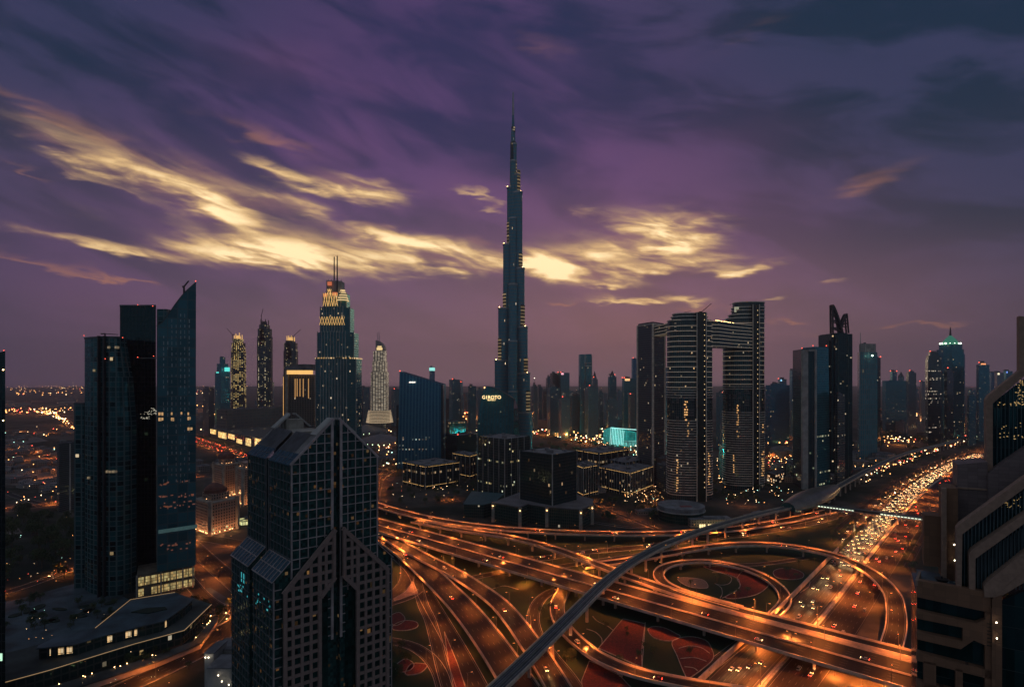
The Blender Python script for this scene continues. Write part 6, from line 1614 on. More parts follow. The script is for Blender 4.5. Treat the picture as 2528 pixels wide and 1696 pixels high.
bed('wide red leaf bed just right of the gabled tower', [(972, 1543), (1000, 1532), (1028, 1536), (1030, 1548), (1005, 1556), (972, 1555)])
bed('lower left red leaf bed with heart outline below the curved road', [(976, 1645), (990, 1632), (1004, 1627), (1022, 1640), (1012, 1655), (985, 1660)])
bed('lower right red leaf bed with heart outline below the curved road', [(1014, 1640), (1040, 1638), (1055, 1643), (1040, 1660), (1018, 1666), (1000, 1664)])
bed('narrow red triangle bed between two roads near the bottom', [(1097, 1560), (1103, 1575), (1130, 1640), (1150, 1700), (1120, 1700), (1105, 1620)], smooth=False)
bed('pink paved triangle island between the two roads beside the gabled tower', [(1020, 1436), (1032, 1465), (1008, 1472), (975, 1484), (972, 1478), (1000, 1462)], pbr('pink paving', (.22, .14, .12), .85), smooth=False)
for pts in ([(1834, 1408), (1824, 1420), (1820, 1430), (1828, 1443), (1820, 1455), (1800, 1468), (1783, 1476)], [(1758, 1413), (1780, 1414), (1805, 1425), (1800, 1440), (1780, 1444), (1765, 1440)], [(1765, 1440), (1780, 1450), (1783, 1465), (1778, 1476)],
            [(1463, 1521), (1475, 1533), (1500, 1545), (1513, 1555)], [(1448, 1552), (1470, 1560), (1485, 1575), (1486, 1588)], [(1213, 1454), (1245, 1446), (1280, 1455)], [(1998, 1418), (1998, 1445), (1975, 1463)], [(1593, 1536), (1585, 1600), (1585, 1646)]):
    c, nn = pxpath([(*p, .08) for p in pts], 2); m = MB(); wallstrip(m, c, nn, -.25, .25, 0, .25); struct(put('kerb', m, kerbm))

# ================================================================ street lamps
lampm = pbr('lamp post metal', (.12, .11, .10), .5, .5)
lhead = glow('sodium lamp lens', (1, .42, .10), 3.5)
ldat = {}
def lamp_light(p):
    k = round(p / 100)
    if k not in ldat:
        l = bpy.data.lights.new('lamp_light', 'SPOT'); l.energy = p * 4.5; l.color = (1, .235, .038); l.shadow_soft_size = .5; l.spot_size = R(165); l.spot_blend = .6; ldat[k] = l
    return ldat[k]
lm_pole = MB(); lm_pole.cyl((0, 0), .16, .09, 0, 10, 6); lm_pole.bar((0, 0, 9.9), (0, 2.2, 10.3), .12); POLE = lm_pole.mesh('pole', lampm)
lm_head = MB(); lm_head.prism([(-.28, 1.9), (.28, 1.9), (.22, 3.0), (-.22, 3.0)], 10.16, 10.34, bottom=True); HEAD = lm_head.mesh('lamp_head', lhead); lm_hood = MB(); lm_hood.prism([(-.36, 1.8), (.36, 1.8), (.3, 3.1), (-.3, 3.1)], 10.35, 10.5, bottom=True); HOOD = lm_hood.mesh('lamp_hood', lampm)
nlamp = 0
LP = {}
def street_lamp(p, face, label, group, power=2200, h=1.0, light=True):
    global nlamp; nlamp += 1
    r_ = thing('street_lamp', label, 'street lamp', tuple(p), group)
    r_.rotation_euler = (0, 0, atan2(face.y, face.x) - pi / 2); r_.scale = (1, 1, h)
    for nm, me in (('pole', POLE), ('lamp_hood', HOOD), ('lamp_head', HEAD)):
        o = bpy.data.objects.new(nm, me); COL.objects.link(o); o.parent = r_
    if light:
        o = bpy.data.objects.new('lamp_light', lamp_light(power)); COL.objects.link(o); o.parent = r_; o.location = (0, 2.5, 10.05)
def lamps(key, spacing, side, label, group, power=2200, start=10, y_rng=(0, 1e9), h=1.0, inset=-.6, light=True):
    c, nn, w = PATHS[key]; L = 0; nxt = start
    for i in range(len(c) - 1):
        L += (c[i + 1] - c[i]).length
        if L >= nxt:
            nxt += spacing
            if not (y_rng[0] < c[i].y < y_rng[1]) : continue
            px_ = HX + F * c[i].x / max(1, c[i].y); py_ = HY + F * (H - c[i].z) / max(1, c[i].y)
            if not (-60 < px_ < 2560 and py_ < 1800) or (590 < px_ < 900 and py_ > 1120) or (190 < px_ < 470 and py_ > 1100 and py_ < 1450) or (px_ > 2300 and py_ > 1180): continue
            for s_ in ((-1, 1) if side == 2 else (side,)):
                q = c[i] + nn[i] * s_ * (w / 2 + inset if side else 0)
                f = -nn[i] * s_ if side else nn[i]
                street_lamp(q, f, label, group, power, h, light)
                if side == 0: street_lamp(q + nn[i] * -.4, -nn[i], label, group, power, h, light)
g_ = lambda s_: 'street lamps on ' + s_
for key, sp, sd, nm, pw in (('M', 44, 2, 'the widest flyover', 7359), ('N1', 44, 1, 'the uppermost flyover', 7359), ('N2', 44, -1, 'the flyover beside the widest one', 6899), ('C2', 39, 1, 'the right loop flyover', 6439),
        ('L', 44, 1, 'the inner oval loop', 3909), ('F1', 46, -1, 'the right ramp of the fan', 4140), ('F2', 44, -1, 'the middle ramp of the fan', 5979), ('F3', 44, 1, 'the left road of the fan', 5060), ('H', 41, 1, 'the ramp under the metro viaduct', 5290),
        ('E', 39, 1, 'the curve beside the gabled tower', 4140), ('G', 44, 1, 'the small curve right of the gabled tower', 2760), ('J', 46, 1, 'the low road behind the metro viaduct', 5979), ('Ucurve', 44, 1, 'the curve near the bottom centre', 2989),
        ('under', 39, 1, 'the low road beneath the widest flyover', 6899), ('K', 52, 1, 'the slip road behind the metro viaduct', 5520),
        ('mallroad', 78, 2, 'the busy mall road', 11959), ('A1', 46, 1, 'the dark junction left of the gabled tower', 5060), ('A2', 57, 1, 'the junction arm by the hotels', 5520), ('A3', 41, -1, 'the curving road at the bottom left', 7359),
        ('A4', 52, 1, 'the slip road by the podium', 3449), ('A5', 59, 1, 'the park road at the left', 7359), ('A6', 59, -1, 'the orange avenue at the far left', 11959), ('A10', 65, 1, 'the road behind the domed hotel', 8740), ('crossfar', 65, 1, 'the road before the office park', 4140), ('parkroad', 60, 1, 'the road behind the podium', 5000), ('midroad', 40, 1, 'the small road by the drum building', 3500), ('parkside', 60, -1, 'the road at the foot of the bridge towers', 4500), ('loopfar', 46, 1, 'the bend before the office park', 4140)):
    lamps(key, sp, sd, 'orange glowing street lamp on ' + nm, g_(nm), pw)
lamps('hwL', 44, 0, 'double street lamp pair in the middle of the highway', g_('the highway'), 4200, y_rng=(300, 1300)) if 0 else None
PATHS['hwM'] = (hc, hn, 1.0)
lamps('hwM', 60, 0, 'tall orange street lamp on the highway median', g_('the highway median'), 9000, y_rng=(250, 1500), h=1.25)
lamps('svL', 60, 1, 'yellow street lamp between the highway and the service road', g_('the service road'), 8000, y_rng=(620, 1700))
lamps('hwR', 60, 1, 'street lamp at the right edge of the highway', g_('the highway right edge'), 7000, y_rng=(420, 900))
for q_, n_ in (('B1', 'the second street of the far left district'), ('B2', 'the first street of the far left district'), ('B3', 'the street right of the bridge towers'), ('B4', 'the boulevard before the cyan hall'), ('B5', 'the street beyond the viaduct bend'), ('B6', 'the street behind the office park')):
    lamps(q_, 70, 1, 'far orange street lamp on ' + n_, g_(n_), 9000)
lamps('A8', 75, 1, 'distant lamp on the curving road at the left horizon', g_('the distant left road'), 9000)

for px, py, e in ((1018, 1352, 7000), (1095, 1384, 7000), (1388, 1464, 9000), (1452, 1612, 7000), (1330, 1392, 9000), (1448, 1408, 9000), (2060, 1668, 9000), (2130, 1690, 9000), (2200, 1700, 9000), (1240, 1405, 7000), (1300, 1440, 5000), (1880, 1600, 8000), (1935, 1515, 7000)):
    street_lamp(P(px, py), Vector((-.66, -.75, 0)), 'short orange lamp lighting the ground beneath a flyover', 'short lamps beneath the flyovers', e, .55)
# ================================================================ cars
paint = [pbr('car paint %d' % k, c_, .3, .2, scale=1) for k, c_ in enumerate(((.55, .55, .55), (.05, .05, .055), (.30, .31, .33), (.45, .42, .36), (.22, .03, .03)))]
cglass = pbr('car glass', (.01, .012, .014), .08); tyre = pbr('tyre rubber', (.012, .012, .012), .9)
head_m = glow('headlight lens', (1, .62, .28), 16); tail_m = glow('tail light lens', (1, .05, .02), 16)
def car_body(mat, van=False):
    m = MB(); hw = .92
    prof = [(-2.25, .35), (2.25, .35), (2.3, .72), (1.2, .95), (.45, 1.42), (-1.25, 1.45), (-1.95, 1.02), (-2.28, .95)] if not van else [(-2.5, .4), (2.5, .4), (2.55, .95), (1.9, 1.15), (1.35, 2.0), (-2.4, 2.05), (-2.52, 1.2), (-2.52, .9)]
    n = len(prof)
    L_ = [(x, -hw * (1 if z < 1.1 else .82), z) for x, z in prof]; R_ = [(x, hw * (1 if z < 1.1 else .82), z) for x, z in prof]
    m.face(L_); m.face(R_[::-1])
    for i in range(n): j = (i + 1) % n; m.face([L_[j], L_[i], R_[i], R_[j]], None, 1 if (i in (3, 5)) else 0)
    for s_ in (-1, 1):
        a = .84 if not van else .86
        m.face([(x, s_ * (.90), z) for x, z in (((-1.7, 1.0), (1.0, 1.0), (.42, 1.36), (-1.2, 1.38)) if not van else ((-2.2, 1.2), (1.6, 1.2), (1.2, 1.85), (-2.2, 1.85)))], None, 1)
    for x in (-1.45, 1.45):
        for y in (-.80, .80):
            pts = [(x + .34 * cos(a_ * pi / 4), .34 + .34 * sin(a_ * pi / 4)) for a_ in range(8)]
            q0 = [(px_, y - .14, pz_) for px_, pz_ in pts]; q1 = [(px_, y + .14, pz_) for px_, pz_ in pts]
            m.face(q0, None, 2); m.face(q1[::-1], None, 2)
            for i in range(8): m.face([q0[i], q0[(i + 1) % 8], q1[(i + 1) % 8], q1[i]], None, 2)
    return m.mesh('car_body', [mat, cglass, tyre])
bodies = [car_body(p) for p in paint] + [car_body(paint[0], True), car_body(paint[2], True)]
hl = MB(); hl.box(2.24, 2.38, -.85, -.45, .55, .83); HL1 = hl.mesh('headlight', head_m); hl = MB(); hl.box(2.24, 2.38, .45, .85, .55, .83); HL2 = hl.mesh('headlight', head_m)
tl = MB(); tl.box(-2.40, -2.26, -.88, -.42, .68, .90); TL1 = tl.mesh('tail_light', tail_m); tl = MB(); tl.box(-2.40, -2.26, .42, .88, .68, .90); TL2 = tl.mesh('tail_light', tail_m)
beam = bpy.data.lights.new('headlight_beam', 'SPOT'); beam.energy = 9500; beam.color = (1, .60, .24); beam.spot_size = R(22); beam.spot_blend = .8; beam.shadow_soft_size = .25
beamr = bpy.data.lights.new('tail_glow', 'SPOT'); beamr.energy = 260; beamr.color = (1, .06, .03); beamr.spot_size = R(140); beamr.spot_blend = .8; beamr.shadow_soft_size = .2
cars = []
def car(p, d, label, group, beams=1, red=False):
    k = random.choice((0, 0, 1, 2, 2, 3, 4, 5, 6))
    o = bpy.data.objects.new('car', bodies[k]); COL.objects.link(o); o.location = p + Vector((0, 0, .02)); o.rotation_euler = (0, -math.asin(max(-.2, min(.2, d.z))), atan2(d.y, d.x))
    tag(o, label, 'car', group)
    for me, nm in ((HL1, 'headlight'), (HL2, 'headlight'), (TL1, 'tail_light'), (TL2, 'tail_light')):
        c_ = bpy.data.objects.new(nm, me); COL.objects.link(c_); c_.parent = o
    if beams:
        c_ = bpy.data.objects.new('headlight_beam', beam); COL.objects.link(c_); c_.parent = o; c_.location = (2.6, 0, .95); c_.rotation_euler = (0, R(-90 + 7), 0); c_.rotation_euler = (R(90 - 5), 0, R(-90))
    if red:
        c_ = bpy.data.objects.new('tail_glow', beamr); COL.objects.link(c_); c_.parent = o; c_.location = (-2.7, 0, 1.0); c_.rotation_euler = (R(60), 0, R(90))
    cars.append(o)
def traffic(key, offs, direction, gap, label, group, rng=(0, 1e9), beams=1, red=False, limit=999, jitter=.6):
    c, nn, w = PATHS[key]; n = 0
    for u in offs:
        L = 0; nxt = gap * rnd()
        for i in range(1, len(c) - 1):
            l = (c[i + 1] - c[i]).length; L += l
            if L >= nxt and rng[0] < c[i].y < rng[1]:
                nxt = L + gap * (1 - jitter / 2 + jitter * rnd()); n += 1
                if n > limit: return
                d = (c[i + 1] - c[i]).normalized() * direction
                car(c[i] + nn[i] * u + (c[i + 1] - c[i]) * rnd() * .5, d, label, group, beams, red)
            elif L >= nxt: nxt = L + gap * rnd()
# towards the camera on the left carriageway, away on the right one
traffic('hwL', (-9.2, -5.6, -2.0, 1.6, 5.2, 8.8), -1, 19, 'car with white headlights in the dense oncoming stream on the highway', 'oncoming cars on the highway', (540, 1330))
traffic('hwL', (-5.6, -2.0, 1.6, 5.2), -1, 42, 'car with white headlights where the oncoming highway passes the flyovers', 'oncoming cars near the flyovers', (270, 540))
traffic('hwR', (-7, -3.4, .2, 4, 7.6), 1, 95, 'car driving away with red tail lights on the highway', 'receding cars on the highway', (330, 1400), beams=1, red=True)
traffic('svL', (-1.8, 1.8), -1, 60, 'car with headlights on the service road beside the highway', 'cars on the service road', (600, 1300))
traffic('M', (11,), 1, 120, 'car on the near lanes of the widest flyover', 'cars on the widest flyover near lanes', red=True)
traffic('M', (-5,), -1, 130, 'car on the far lanes of the widest flyover', 'cars on the widest flyover far lanes')
traffic('N1', (-2,), 1, 110, 'car on the uppermost flyover', 'cars on the uppermost flyover', red=True)
traffic('C2', (1,), 1, 80, 'car on the right loop flyover', 'cars on the right loop flyover', limit=3)
traffic('H', (1,), -1, 60, 'car with headlights on the ramp under the metro viaduct', 'cars on the ramp under the viaduct', limit=4)
traffic('F2', (2,), -1, 150, 'car on the middle ramp of the fan', 'cars on the middle ramp')
traffic('F1', (1,), 1, 120, 'car on the right ramp of the fan', 'cars on the right ramp', red=True)
traffic('J', (-3, 3), -1, 75, 'car on the low road behind the metro viaduct', 'cars on the low road', red=True)
traffic('mallroad', (-18, -14, -10), -1, 40, 'distant car with red tail lights on the mall road', 'cars with red lights on the mall road', beams=0, red=True)
traffic('mallroad', (6, 10, 14), -1, 40, 'distant car with headlights on the mall road', 'cars with headlights on the mall road', beams=1)
traffic('A5', (-2,), -1, 50, 'car on the park road at the left', 'cars on the park road', beams=1, limit=4)

# past 300 cars the farthest ones are one mass of traffic
def inframe(p):
    if p.y < 5: return False
    x = HX + F * p.x / p.y; y = HY + F * (H - p.z) / p.y
    return -20 < x < 2548 and y < 1760 and not (2290 < x and y > 1200) and not (2440 < x) and not (570 < x < 930 and y > 1150)
for o in list(cars):
    if not inframe(o.location):
        for c_ in list(o.children): bpy.data.objects.remove(c_)
        bpy.data.objects.remove(o); cars.remove(o)
cars.sort(key=lambda o: o.location.length)
if len(cars) > 296:
    rest = cars[296:]; V = []; Fc = []; MI = []; mats_ = [paint[0], cglass, tyre, head_m, tail_m, paint[1]]
    root = None; lights_ = []
    for o in rest:
        M = Matrix.LocRotScale(o.location, o.rotation_euler, None)
        for ob, off in [(o, 0)] + [(c_, {'h': 3, 't': 4}.get(c_.name[0])) for c_ in o.children if c_.type == 'MESH']:
            base = len(V); V += [M @ v.co for v in ob.data.vertices]
            for p in ob.data.polygons: Fc.append([i + base for i in p.vertices]); MI.append(p.material_index if ob is o else off)
    me = bpy.data.meshes.new('distant_traffic'); me.from_pydata([tuple(v) for v in V], [], Fc); [me.materials.append(x) for x in mats_]
    me.polygons.foreach_set('material_index', MI); me.update()
    dt = bpy.data.objects.new('distant_traffic', me); COL.objects.link(dt); dt['kind'] = 'stuff'; dt['label'] = 'dense stream of far off cars at the vanishing end of the highway'
    for o in rest:
        M = Matrix.LocRotScale(o.location, o.rotation_euler, None)
        for c_ in list(o.children):
            if c_.type == 'LIGHT':
                Mc = M @ Matrix.LocRotScale(c_.location, c_.rotation_euler, None); c_.parent = dt; c_.location = Mc.to_translation(); c_.rotation_euler = Mc.to_euler()
            else: bpy.data.objects.remove(c_)
        bpy.data.objects.remove(o)
print('CARS', len(cars), 'LAMPS', nlamp)

# ================================================================ trees
leafm = bpy.data.materials.new('foliage'); leafm.use_nodes = True; t = NT(leafm.node_tree)
b = t.n('ShaderNodeBsdfPrincipled'); t.t.links.new(b.outputs[0], t.n('ShaderNodeOutputMaterial').inputs[0])
oi = t.n('ShaderNodeObjectInfo').outputs['Random']; nz = t.noise(t.n('ShaderNodeTexCoord').outputs['Object'], .6, 3, .6)
t.put(b.inputs['Base Color'], t.mix(t.ss(t.m('MULTIPLY_ADD', oi, .4, nz), .4, .95), (.025, .050, .018), (.060, .085, .030))); b.inputs['Roughness'].default_value = .8
bark = pbr('bark', (.09, .065, .045), .9, scale=2)
def tree_mesh(kind):
    rr = random.Random(kind + 5); m = MB()
    if kind < 3:
        lobes = [(rr.uniform(-2.2, 2.2), rr.uniform(-2.2, 2.2), rr.uniform(3.4, 6.6), rr.uniform(1.2, 2.2)) for _ in range(9)]
        for (lx_, ly_, lz, lr) in lobes:
            for _ in range(46):
                a = rr.uniform(0, 2 * pi); e = rr.uniform(-.6, 1.5); r = lr * rr.uniform(.55, 1.08); c = Vector((lx_ + r * cos(a) * cos(e), ly_ + r * sin(a) * cos(e), lz + r * sin(e)))
                n = Vector((rr.gauss(0, 1), rr.gauss(0, 1), rr.gauss(0, 1))).normalized(); u = n.orthogonal().normalized(); v = n.cross(u); s_ = rr.uniform(.22, .5)
                m.face([c - u * s_, c - v * s_ * .6, c + u * s_, c + v * s_ * .7])
        t2 = MB(); t2.cyl((0, 0), .28, .16, 0, 3.6, 7)
        for k in range(5): a = k * 1.3; t2.bar((0, 0, 2.6 + .2 * k), (1.6 * cos(a), 1.6 * sin(a), 4.6 + .2 * k), .13)
    else:
        for k in range(16):
            a = k * 2.4; droop = rr.uniform(.2, 1.2)
            pts = [Vector((cos(a) * q * 3.0, sin(a) * q * 3.0, 8 + 1.0 * sin(q * 2.6) - droop * q * q * 1.8)) for q in (0, .3, .6, 1)]
            for p, q in zip(pts, pts[1:]):
                sd = Vector((-sin(a), cos(a), 0)) * .35; m.face([p - sd, q - sd * .8, q - Vector((0, 0, .25)), p - Vector((0, 0, .25))]); m.face([p, q, q + sd * .8, p + sd])
        t2 = MB(); t2.cyl((0, 0), .24, .17, 0, 8.1, 7)
    return m.mesh('crown', leafm), t2.mesh('trunk', bark)
TM = [tree_mesh(k) for k in range(4)]
def tree(p, s_, label, group, kinds=(0, 1, 2)):
    k = random.choice(kinds); r_ = thing('palm_tree' if k == 3 else 'tree', label, 'tree', tuple(p), group); r_.rotation_euler = (0, 0, rnd() * 6.28); r_.scale = (s_, s_, s_ * (.85 + .3 * rnd()))
    for nm, me in zip(('crown', 'trunk'), TM[k]): o = bpy.data.objects.new(nm, me); COL.objects.link(o); o.parent = r_
def scatter(n, x0, x1, y0, y1, fn, cond=None):
    k = 0; tries = 0
    while k < n and tries < n * 20:
        tries += 1; px = x0 + (x1 - x0) * rnd(); py = y0 + (y1 - y0) * rnd()
        if cond and not cond(px, py): continue
        p = P(px, py)
        if any(min((Vector((q.x, q.y)) - Vector((p.x, p.y))).length for q in c_[::3]) < w_ / 2 + 3 for c_, n_, w_ in PATHS.values()): continue
        fn(p); k += 1
T_ = lambda lab, grp, a, b_, kinds=(0, 1, 2): (lambda p: tree(p, a + (b_ - a) * rnd(), lab, grp, kinds))
scatter(58, 0, 184, 1262, 1450, T_('dark bushy tree in the park left of the tower cluster', 'trees of the left park', 1.3, 2.2))
scatter(14, 480, 570, 1490, 1530, T_('small tree by the turning circle beside the podium', 'trees by the turning circle', .7, 1.1))
scatter(24, 960, 1175, 1190, 1245, T_('dark tree on the green before the office park', 'trees before the office park', .9, 1.5))
scatter(30, 1440, 1620, 1235, 1296, T_('tree between the small roads near the drum building', 'trees near the drum building', .8, 1.4))
scatter(26, 1740, 1940, 1185, 1245, T_('tree at the foot of the bridge towers', 'trees at the foot of the bridge towers', .9, 1.6))
scatter(24, 1310, 1560, 1100, 1125, T_('distant tree before the cyan lit hall', 'trees before the cyan hall', 1.3, 2.4))
scatter(22, 2170, 2330, 1075, 1110, T_('distant tree beside the far bend of the viaduct', 'trees beside the far viaduct', 1.6, 2.8))
scatter(16, 2040, 2260, 1290, 1420, T_('palm beside the highway under the right loop flyover', 'palms beside the highway', .8, 1.1, (3,)))
scatter(14, 180, 470, 1496, 1560, T_('shrub like tree on the leaf shaped podium edge', 'trees on the podium', .5, .8)) if 0 else None
scatter(16, 940, 1010, 1560, 1690, T_('small tree between the ramps right of the gabled tower', 'trees right of the gabled tower', .6, 1.0))

scatter(26, 1120, 1780, 1340, 1680, T_('small dark shrub tree on the grass between the ramps', 'shrub trees between the ramps', .5, .9))
scatter(18, 1700, 2080, 1330, 1480, T_('palm on the grass around the inner oval loop', 'palms around the inner loop', .7, 1.0, (3,)))
plz = pbr('plaza paving', (.050, .075, .095), .7, scale=.04, var=.7)
pts = [P(*p) for p in ((-60, 1500), (60, 1475), (185, 1440), (300, 1470), (320, 1480), (235, 1550), (95, 1592), (-80, 1640))]; m = MB(); m.face([(p.x, p.y, .06) for p in pts][::-1]); struct(put('plaza', m, plz))
pts = [P(*p) for p in ((470, 1460), (520, 1450), (560, 1475), (575, 1520), (530, 1570), (500, 1585), (540, 1520), (522, 1492))]; m = MB(); m.face([(p.x, p.y, .06) for p in pts][::-1]); struct(put('plaza', m, plz))
sand = pbr('pale sand lot', (.16, .125, .115), .9, scale=.03, var=.35)
for k, pp_ in enumerate((((-20, 1160), (60, 1155), (140, 1168), (150, 1178), (40, 1198), (-20, 1195)), ((10, 1085), (90, 1078), (120, 1088), (40, 1098)), ((20, 1300), (40, 1296), (55, 1316), (10, 1322)))):
    pts = [P(*p) for p in pp_]; m = MB(); m.face([(p.x, p.y, .06) for p in pts]); struct(put('sand_lot', m, sand))
for k in range(16):
    px = 5 + 290 * rnd(); py = 1500 + 55 * rnd() - (px / 300) * 35; p = P(px, py); rx, ry = 3 + 5 * rnd(), 1.5 + 2.5 * rnd(); a0 = rnd() * 3
    m = MB(); m.prism([(p.x + rx * cos(q * .52) * cos(a0) - ry * sin(q * .52) * sin(a0), p.y + rx * cos(q * .52) * sin(a0) + ry * sin(q * .52) * cos(a0)) for q in range(12)], .05, .7)
    tag(put('planting_bed', m, MATS['dark planting'], origin=tuple(p)), 'dark oval planting bed on the plaza left of the podium', 'planting bed', 'oval beds on the left plaza')
scatter(26, 10, 320, 1480, 1575, T_('small tree on the plaza left of the podium', 'trees on the left plaza', .6, 1.0))
scatter(16, 300, 500, 1570, 1660, T_('small tree along the garden wall below the podium', 'trees along the garden wall', .6, .9))
# ================================================================ low houses and blocks
wallc = [facade('low house wall %d' % k, 3.2, 3.3, .55, .5, (.02, .02, .02), c_, .10, lc=(1, .6, .25), es=1.3) for k, c_ in enumerate(((.26, .21, .18), (.17, .15, .15), (.30, .28, .28)))]
def low(p, w, d, h, label, group, nm='low_building', ang=None):
    a = ang if ang is not None else random.choice((.3, .72, .72, 1.1)); ax = Vector((cos(a), sin(a))); ay = Vector((-sin(a), cos(a)))
    r_ = thing(nm, label, 'building', (p.x, p.y, 0), group)
    m = MB(); m.obox(p, ax, ay, w, d, 0, h); put('wall', m, random.choice(wallc), r_)
    m = MB(); m.obox(p + Vector((ax.x, ax.y, 0)) * w * .2, ax, ay, w * .5, d * .5, h - .1, h + 1.4 + 1.5 * rnd()); put('roof_room', m, roofgrey, r_)
    m = MB(); m.obox(p, ax, ay, w + .2, d + .2, h - .02, h + .25); put('roof', m, random.choice((dark_roof, roofgrey)), r_)
def LW(lab, grp, wa, wb, ha, hb): return lambda p: low(p, wa + (wb - wa) * rnd(), wa + (wb - wa) * rnd(), ha + (hb - ha) * rnd(), lab, grp)
scatter(64, 0, 184, 1062, 1215, LW('flat roofed low house in the far left district', 'low houses of the far left district', 7, 14, 4, 9))
scatter(12, 0, 184, 985, 1008, LW('distant low shed below the left horizon', 'sheds below the left horizon', 20, 50, 6, 14))
scatter(14, 485, 560, 1000, 1050, LW('distant low block between the blade tower and the gold towers', 'low blocks right of the blade tower', 10, 26, 8, 30))
scatter(10, 480, 600, 1145, 1165, LW('small roadside block near the mall road', 'blocks near the mall road', 6, 12, 5, 12))
scatter(18, 940, 985, 1075, 1150, LW('low block left of the slanted blue tower', 'low blocks left of the slanted tower', 7, 16, 6, 14))
scatter(26, 1096, 1180, 1035, 1120, LW('low block between the slanted and the curved tower', 'low blocks behind the office park', 8, 20, 7, 22))
scatter(30, 1310, 1500, 1030, 1062, LW('distant low block below the central far towers', 'low blocks below the central far towers', 12, 30, 12, 40))
scatter(16, 1640, 1660, 1040, 1130, LW('block in the left gap of the bridge towers', 'blocks in the left gap', 8, 12, 12, 40))
scatter(26, 1895, 1985, 1060, 1160, LW('low block right of the bridge towers', 'low blocks right of the bridge towers', 8, 18, 6, 20))
scatter(12, 1940, 2050, 1170, 1200, LW('low block before the edged slab tower', 'low blocks before the edged slab', 6, 12, 5, 12))
scatter(30, 2160, 2430, 1010, 1060, LW('distant low block beyond the highway bend', 'low blocks beyond the highway bend', 12, 30, 8, 40))
scatter(20, 0, 480, 1500, 1570, LW('', '', 3, 5, 3, 4)) if 0 else None
scatter(22, 2060, 2200, 1095, 1160, LW('low block at the foot of the grid fronted tower', 'low blocks at the foot of the grid fronted tower', 8, 18, 5, 16))
scatter(10, 2000, 2140, 1150, 1190, LW('low block between the fanged tower and the viaduct', 'low blocks before the fanged tower', 7, 13, 5, 12))
scatter(24, 2090, 2330, 1090, 1150, T_('dark tree between the far towers and the viaduct', 'trees before the far viaduct', 1.3, 2.2))
low(P(1600, 1268), 16, 6, 5, 'long flat white roofed shed by the small road near the drum building', None, 'shed', .1)
low(P(1470, 1215), 14, 8, 6, 'pale shed left of the car park near the office park', None, 'shed', .3)
low(P(1750, 1296), 26, 9, 9, 'long retail building with bright shop windows beside the uppermost flyover', None, 'retail_building', .05)
m = MB()
for k in range(14):
    q = P(1722 + 5.2 * k, 1299); 
    if k % 5 != 3: m.box(q.x - .9, q.x + .9, q.y - 10.2, q.y - 9.6, 1, 5)
tag(put('lit_shop_window', m, glow('shop window light', (1, .78, .36), 1.6), origin=tuple(P(1750, 1298))), 'row of bright shop windows beside the uppermost flyover', 'shop window')
low(P(1868, 1285), 16, 8, 8, 'lit yellow low building under the viaduct near the station', None, 'retail_building', .6)

# ================================================================ the mass of far street and house lights
m = MB(); dl_cols = [glow('far amber light', (1, .42, .12), 7), glow('far warm light', (1, .68, .35), 8), glow('far red light', (1, .10, .06), 6), glow('far cyan light', (.5, 1, .8), 5)]
def spark(n, x0, x1, y0, y1, wts, r=1.0, f=None):
    for _ in range(n):
        px = x0 + (x1 - x0) * rnd(); py = y0 + (y1 - y0) * rnd()
        if f: py = f(px) + (rnd() - .5) * (y1 - y0)
        zz = 4 + 6 * rnd(); p = P(px, py, zz); k = random.choices((0, 1, 2, 3), wts)[0]; rr = r * (.5 + .7 * rnd()) * min(1.8, p.y / 1500)
        m.box(p.x - rr, p.x + rr, p.y - rr * .5, p.y + rr * .5, p.z - rr, p.z + rr, k)
spark(70, 0, 205, 952, 975, (6, 3, 1, 0), 1.6); spark(26, 120, 205, 952, 960, (5, 2, 0, 0), 1.5)
spark(60, 0, 184, 1006, 1018, (5, 2, 3, 0), 1.0); spark(60, 90, 190, 1006, 1020, (5, 3, 0, 0), 1.2, lambda x: 1012 + max(0, x - 100) ** 1.5 * .055)
spark(70, 0, 184, 1050, 1240, (5, 3, 3, 1), .7); spark(70, 480, 600, 990, 1060, (5, 4, 1, 1), 1.1); spark(40, 480, 550, 950, 975, (5, 3, 1, 0), 1.5)
spark(60, 1093, 1185, 1008, 1040, (8, 3, 2, 0), 1.2); spark(50, 935, 985, 1060, 1150, (3, 5, 0, 2), .9); spark(60, 1096, 1180, 1050, 1125, (3, 4, 0, 3), .8)
spark(150, 1312, 1500, 1048, 1092, (8, 4, 1, 1), 1.1, lambda x: 1048 + (x - 1312) * .16); spark(50, 1310, 1575, 940, 1045, (3, 3, 3, 0), 1.2)
spark(40, 1480, 1575, 1090, 1125, (3, 7, 0, 1), .9); spark(80, 1895, 1985, 1070, 1095, (8, 2, 2, 0), 1.3); spark(60, 1895, 1985, 1110, 1160, (6, 4, 2, 1), .8)
spark(80, 2178, 2290, 1018, 1040, (7, 3, 4, 0), 1.4); spark(40, 2180, 2290, 1075, 1092, (6, 4, 2, 0), 1.0); spark(60, 2390, 2440, 1028, 1070, (6, 5, 2, 2), 1.2); spark(30, 1640, 1660, 1040, 1160, (4, 4, 1, 2), .8)
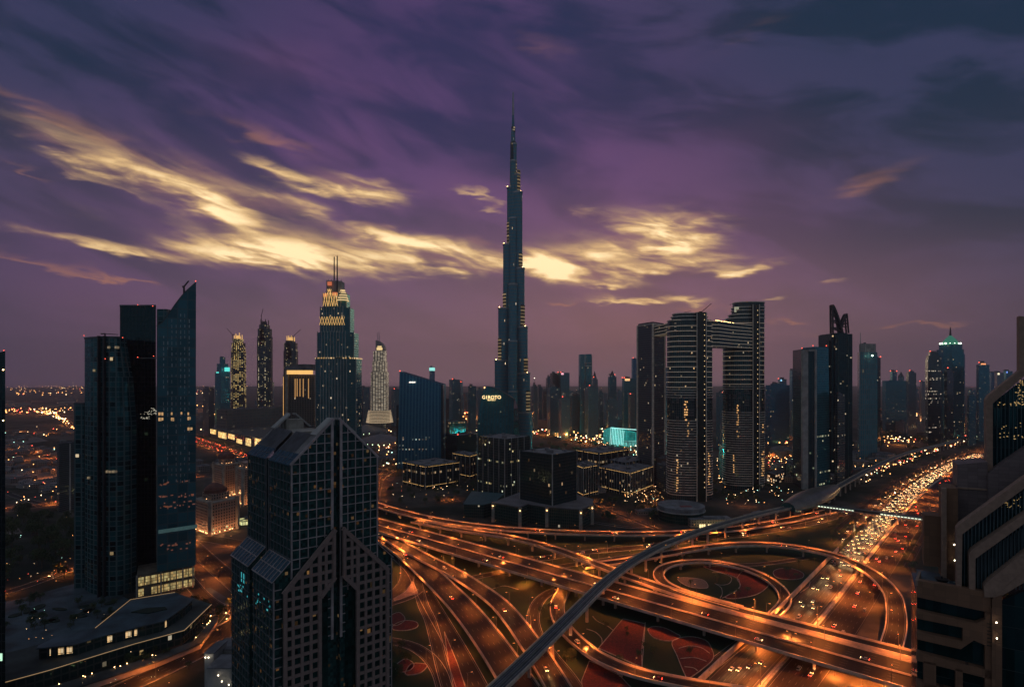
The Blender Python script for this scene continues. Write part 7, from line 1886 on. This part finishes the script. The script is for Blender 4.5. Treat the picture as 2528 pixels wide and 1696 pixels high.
spark(50, 1790, 1960, 1195, 1245, (4, 6, 0, 2), .5); spark(70, 1540, 1640, 1200, 1240, (3, 5, 0, 1), .45); spark(30, 1770, 1800, 1130, 1190, (5, 4, 0, 0), .6); spark(40, 960, 1180, 1150, 1240, (5, 5, 1, 1), .45)
spark(60, 2050, 2200, 1090, 1190, (6, 5, 1, 2), .7); spark(90, 2120, 2440, 1062, 1078, (6, 6, 2, 0), 1.0, lambda x: 1185 - (x - 2100) * .37); spark(26, 2120, 2430, 900, 1000, (2, 2, 5, 1), 1.3); spark(24, 560, 1500, 945, 985, (4, 3, 1, 0), 1.6); spark(20, 0, 180, 1390, 1440, (4, 4, 3, 1), .35); spark(26, 60, 330, 1490, 1580, (3, 6, 0, 1), .3); spark(22, 60, 480, 1600, 1690, (3, 6, 0, 1), .25); spark(14, 0, 180, 1240, 1380, (3, 2, 0, 2), .4)
fl = put('distant_lights', m, dl_cols); fl['kind'] = 'stuff'; fl['label'] = 'countless tiny amber, white and red lights of far streets and houses'
def glowlamp(px, py, e, col=(1, .28, .06), z=14):
    l = bpy.data.lights.new('far_lamp_light', 'POINT'); l.energy = e * .36; l.color = col; l.shadow_soft_size = 3
    o = bpy.data.objects.new('far_lamp_light', l); COL.objects.link(o); o.parent = fl; o.location = P(px, py, z)
for px, py, e in ((1110, 1030, 3e5), (1150, 1020, 3e5), (1345, 1062, 2.2e5), (1400, 1072, 2.2e5), (1450, 1082, 2.2e5), (1560, 1120, 1.2e5), (1925, 1085, 3e5), (1960, 1082, 3e5), (2205, 1035, 4e5), (2250, 1032, 4e5), (2220, 1085, 2e5),
                  (40, 1014, 4e5), (110, 1016, 4e5), (165, 1040, 3e5), (60, 1120, 1e5), (130, 1160, 1e5), (500, 1030, 3e5), (540, 1010, 3e5), (1930, 1135, 1e5), (960, 1100, 1.2e5), (1140, 1090, 1e5), (1785, 1160, .7e5), (2420, 1050, 3e5), (1600, 1225, 2e4), (1840, 1225, 2e4), (60, 960, 6e5)):
    glowlamp(px, py, e)
for px, py in ((1520, 1108), (1550, 1112)): glowlamp(px, py, 3.5e5, (.05, .8, .7), 18)
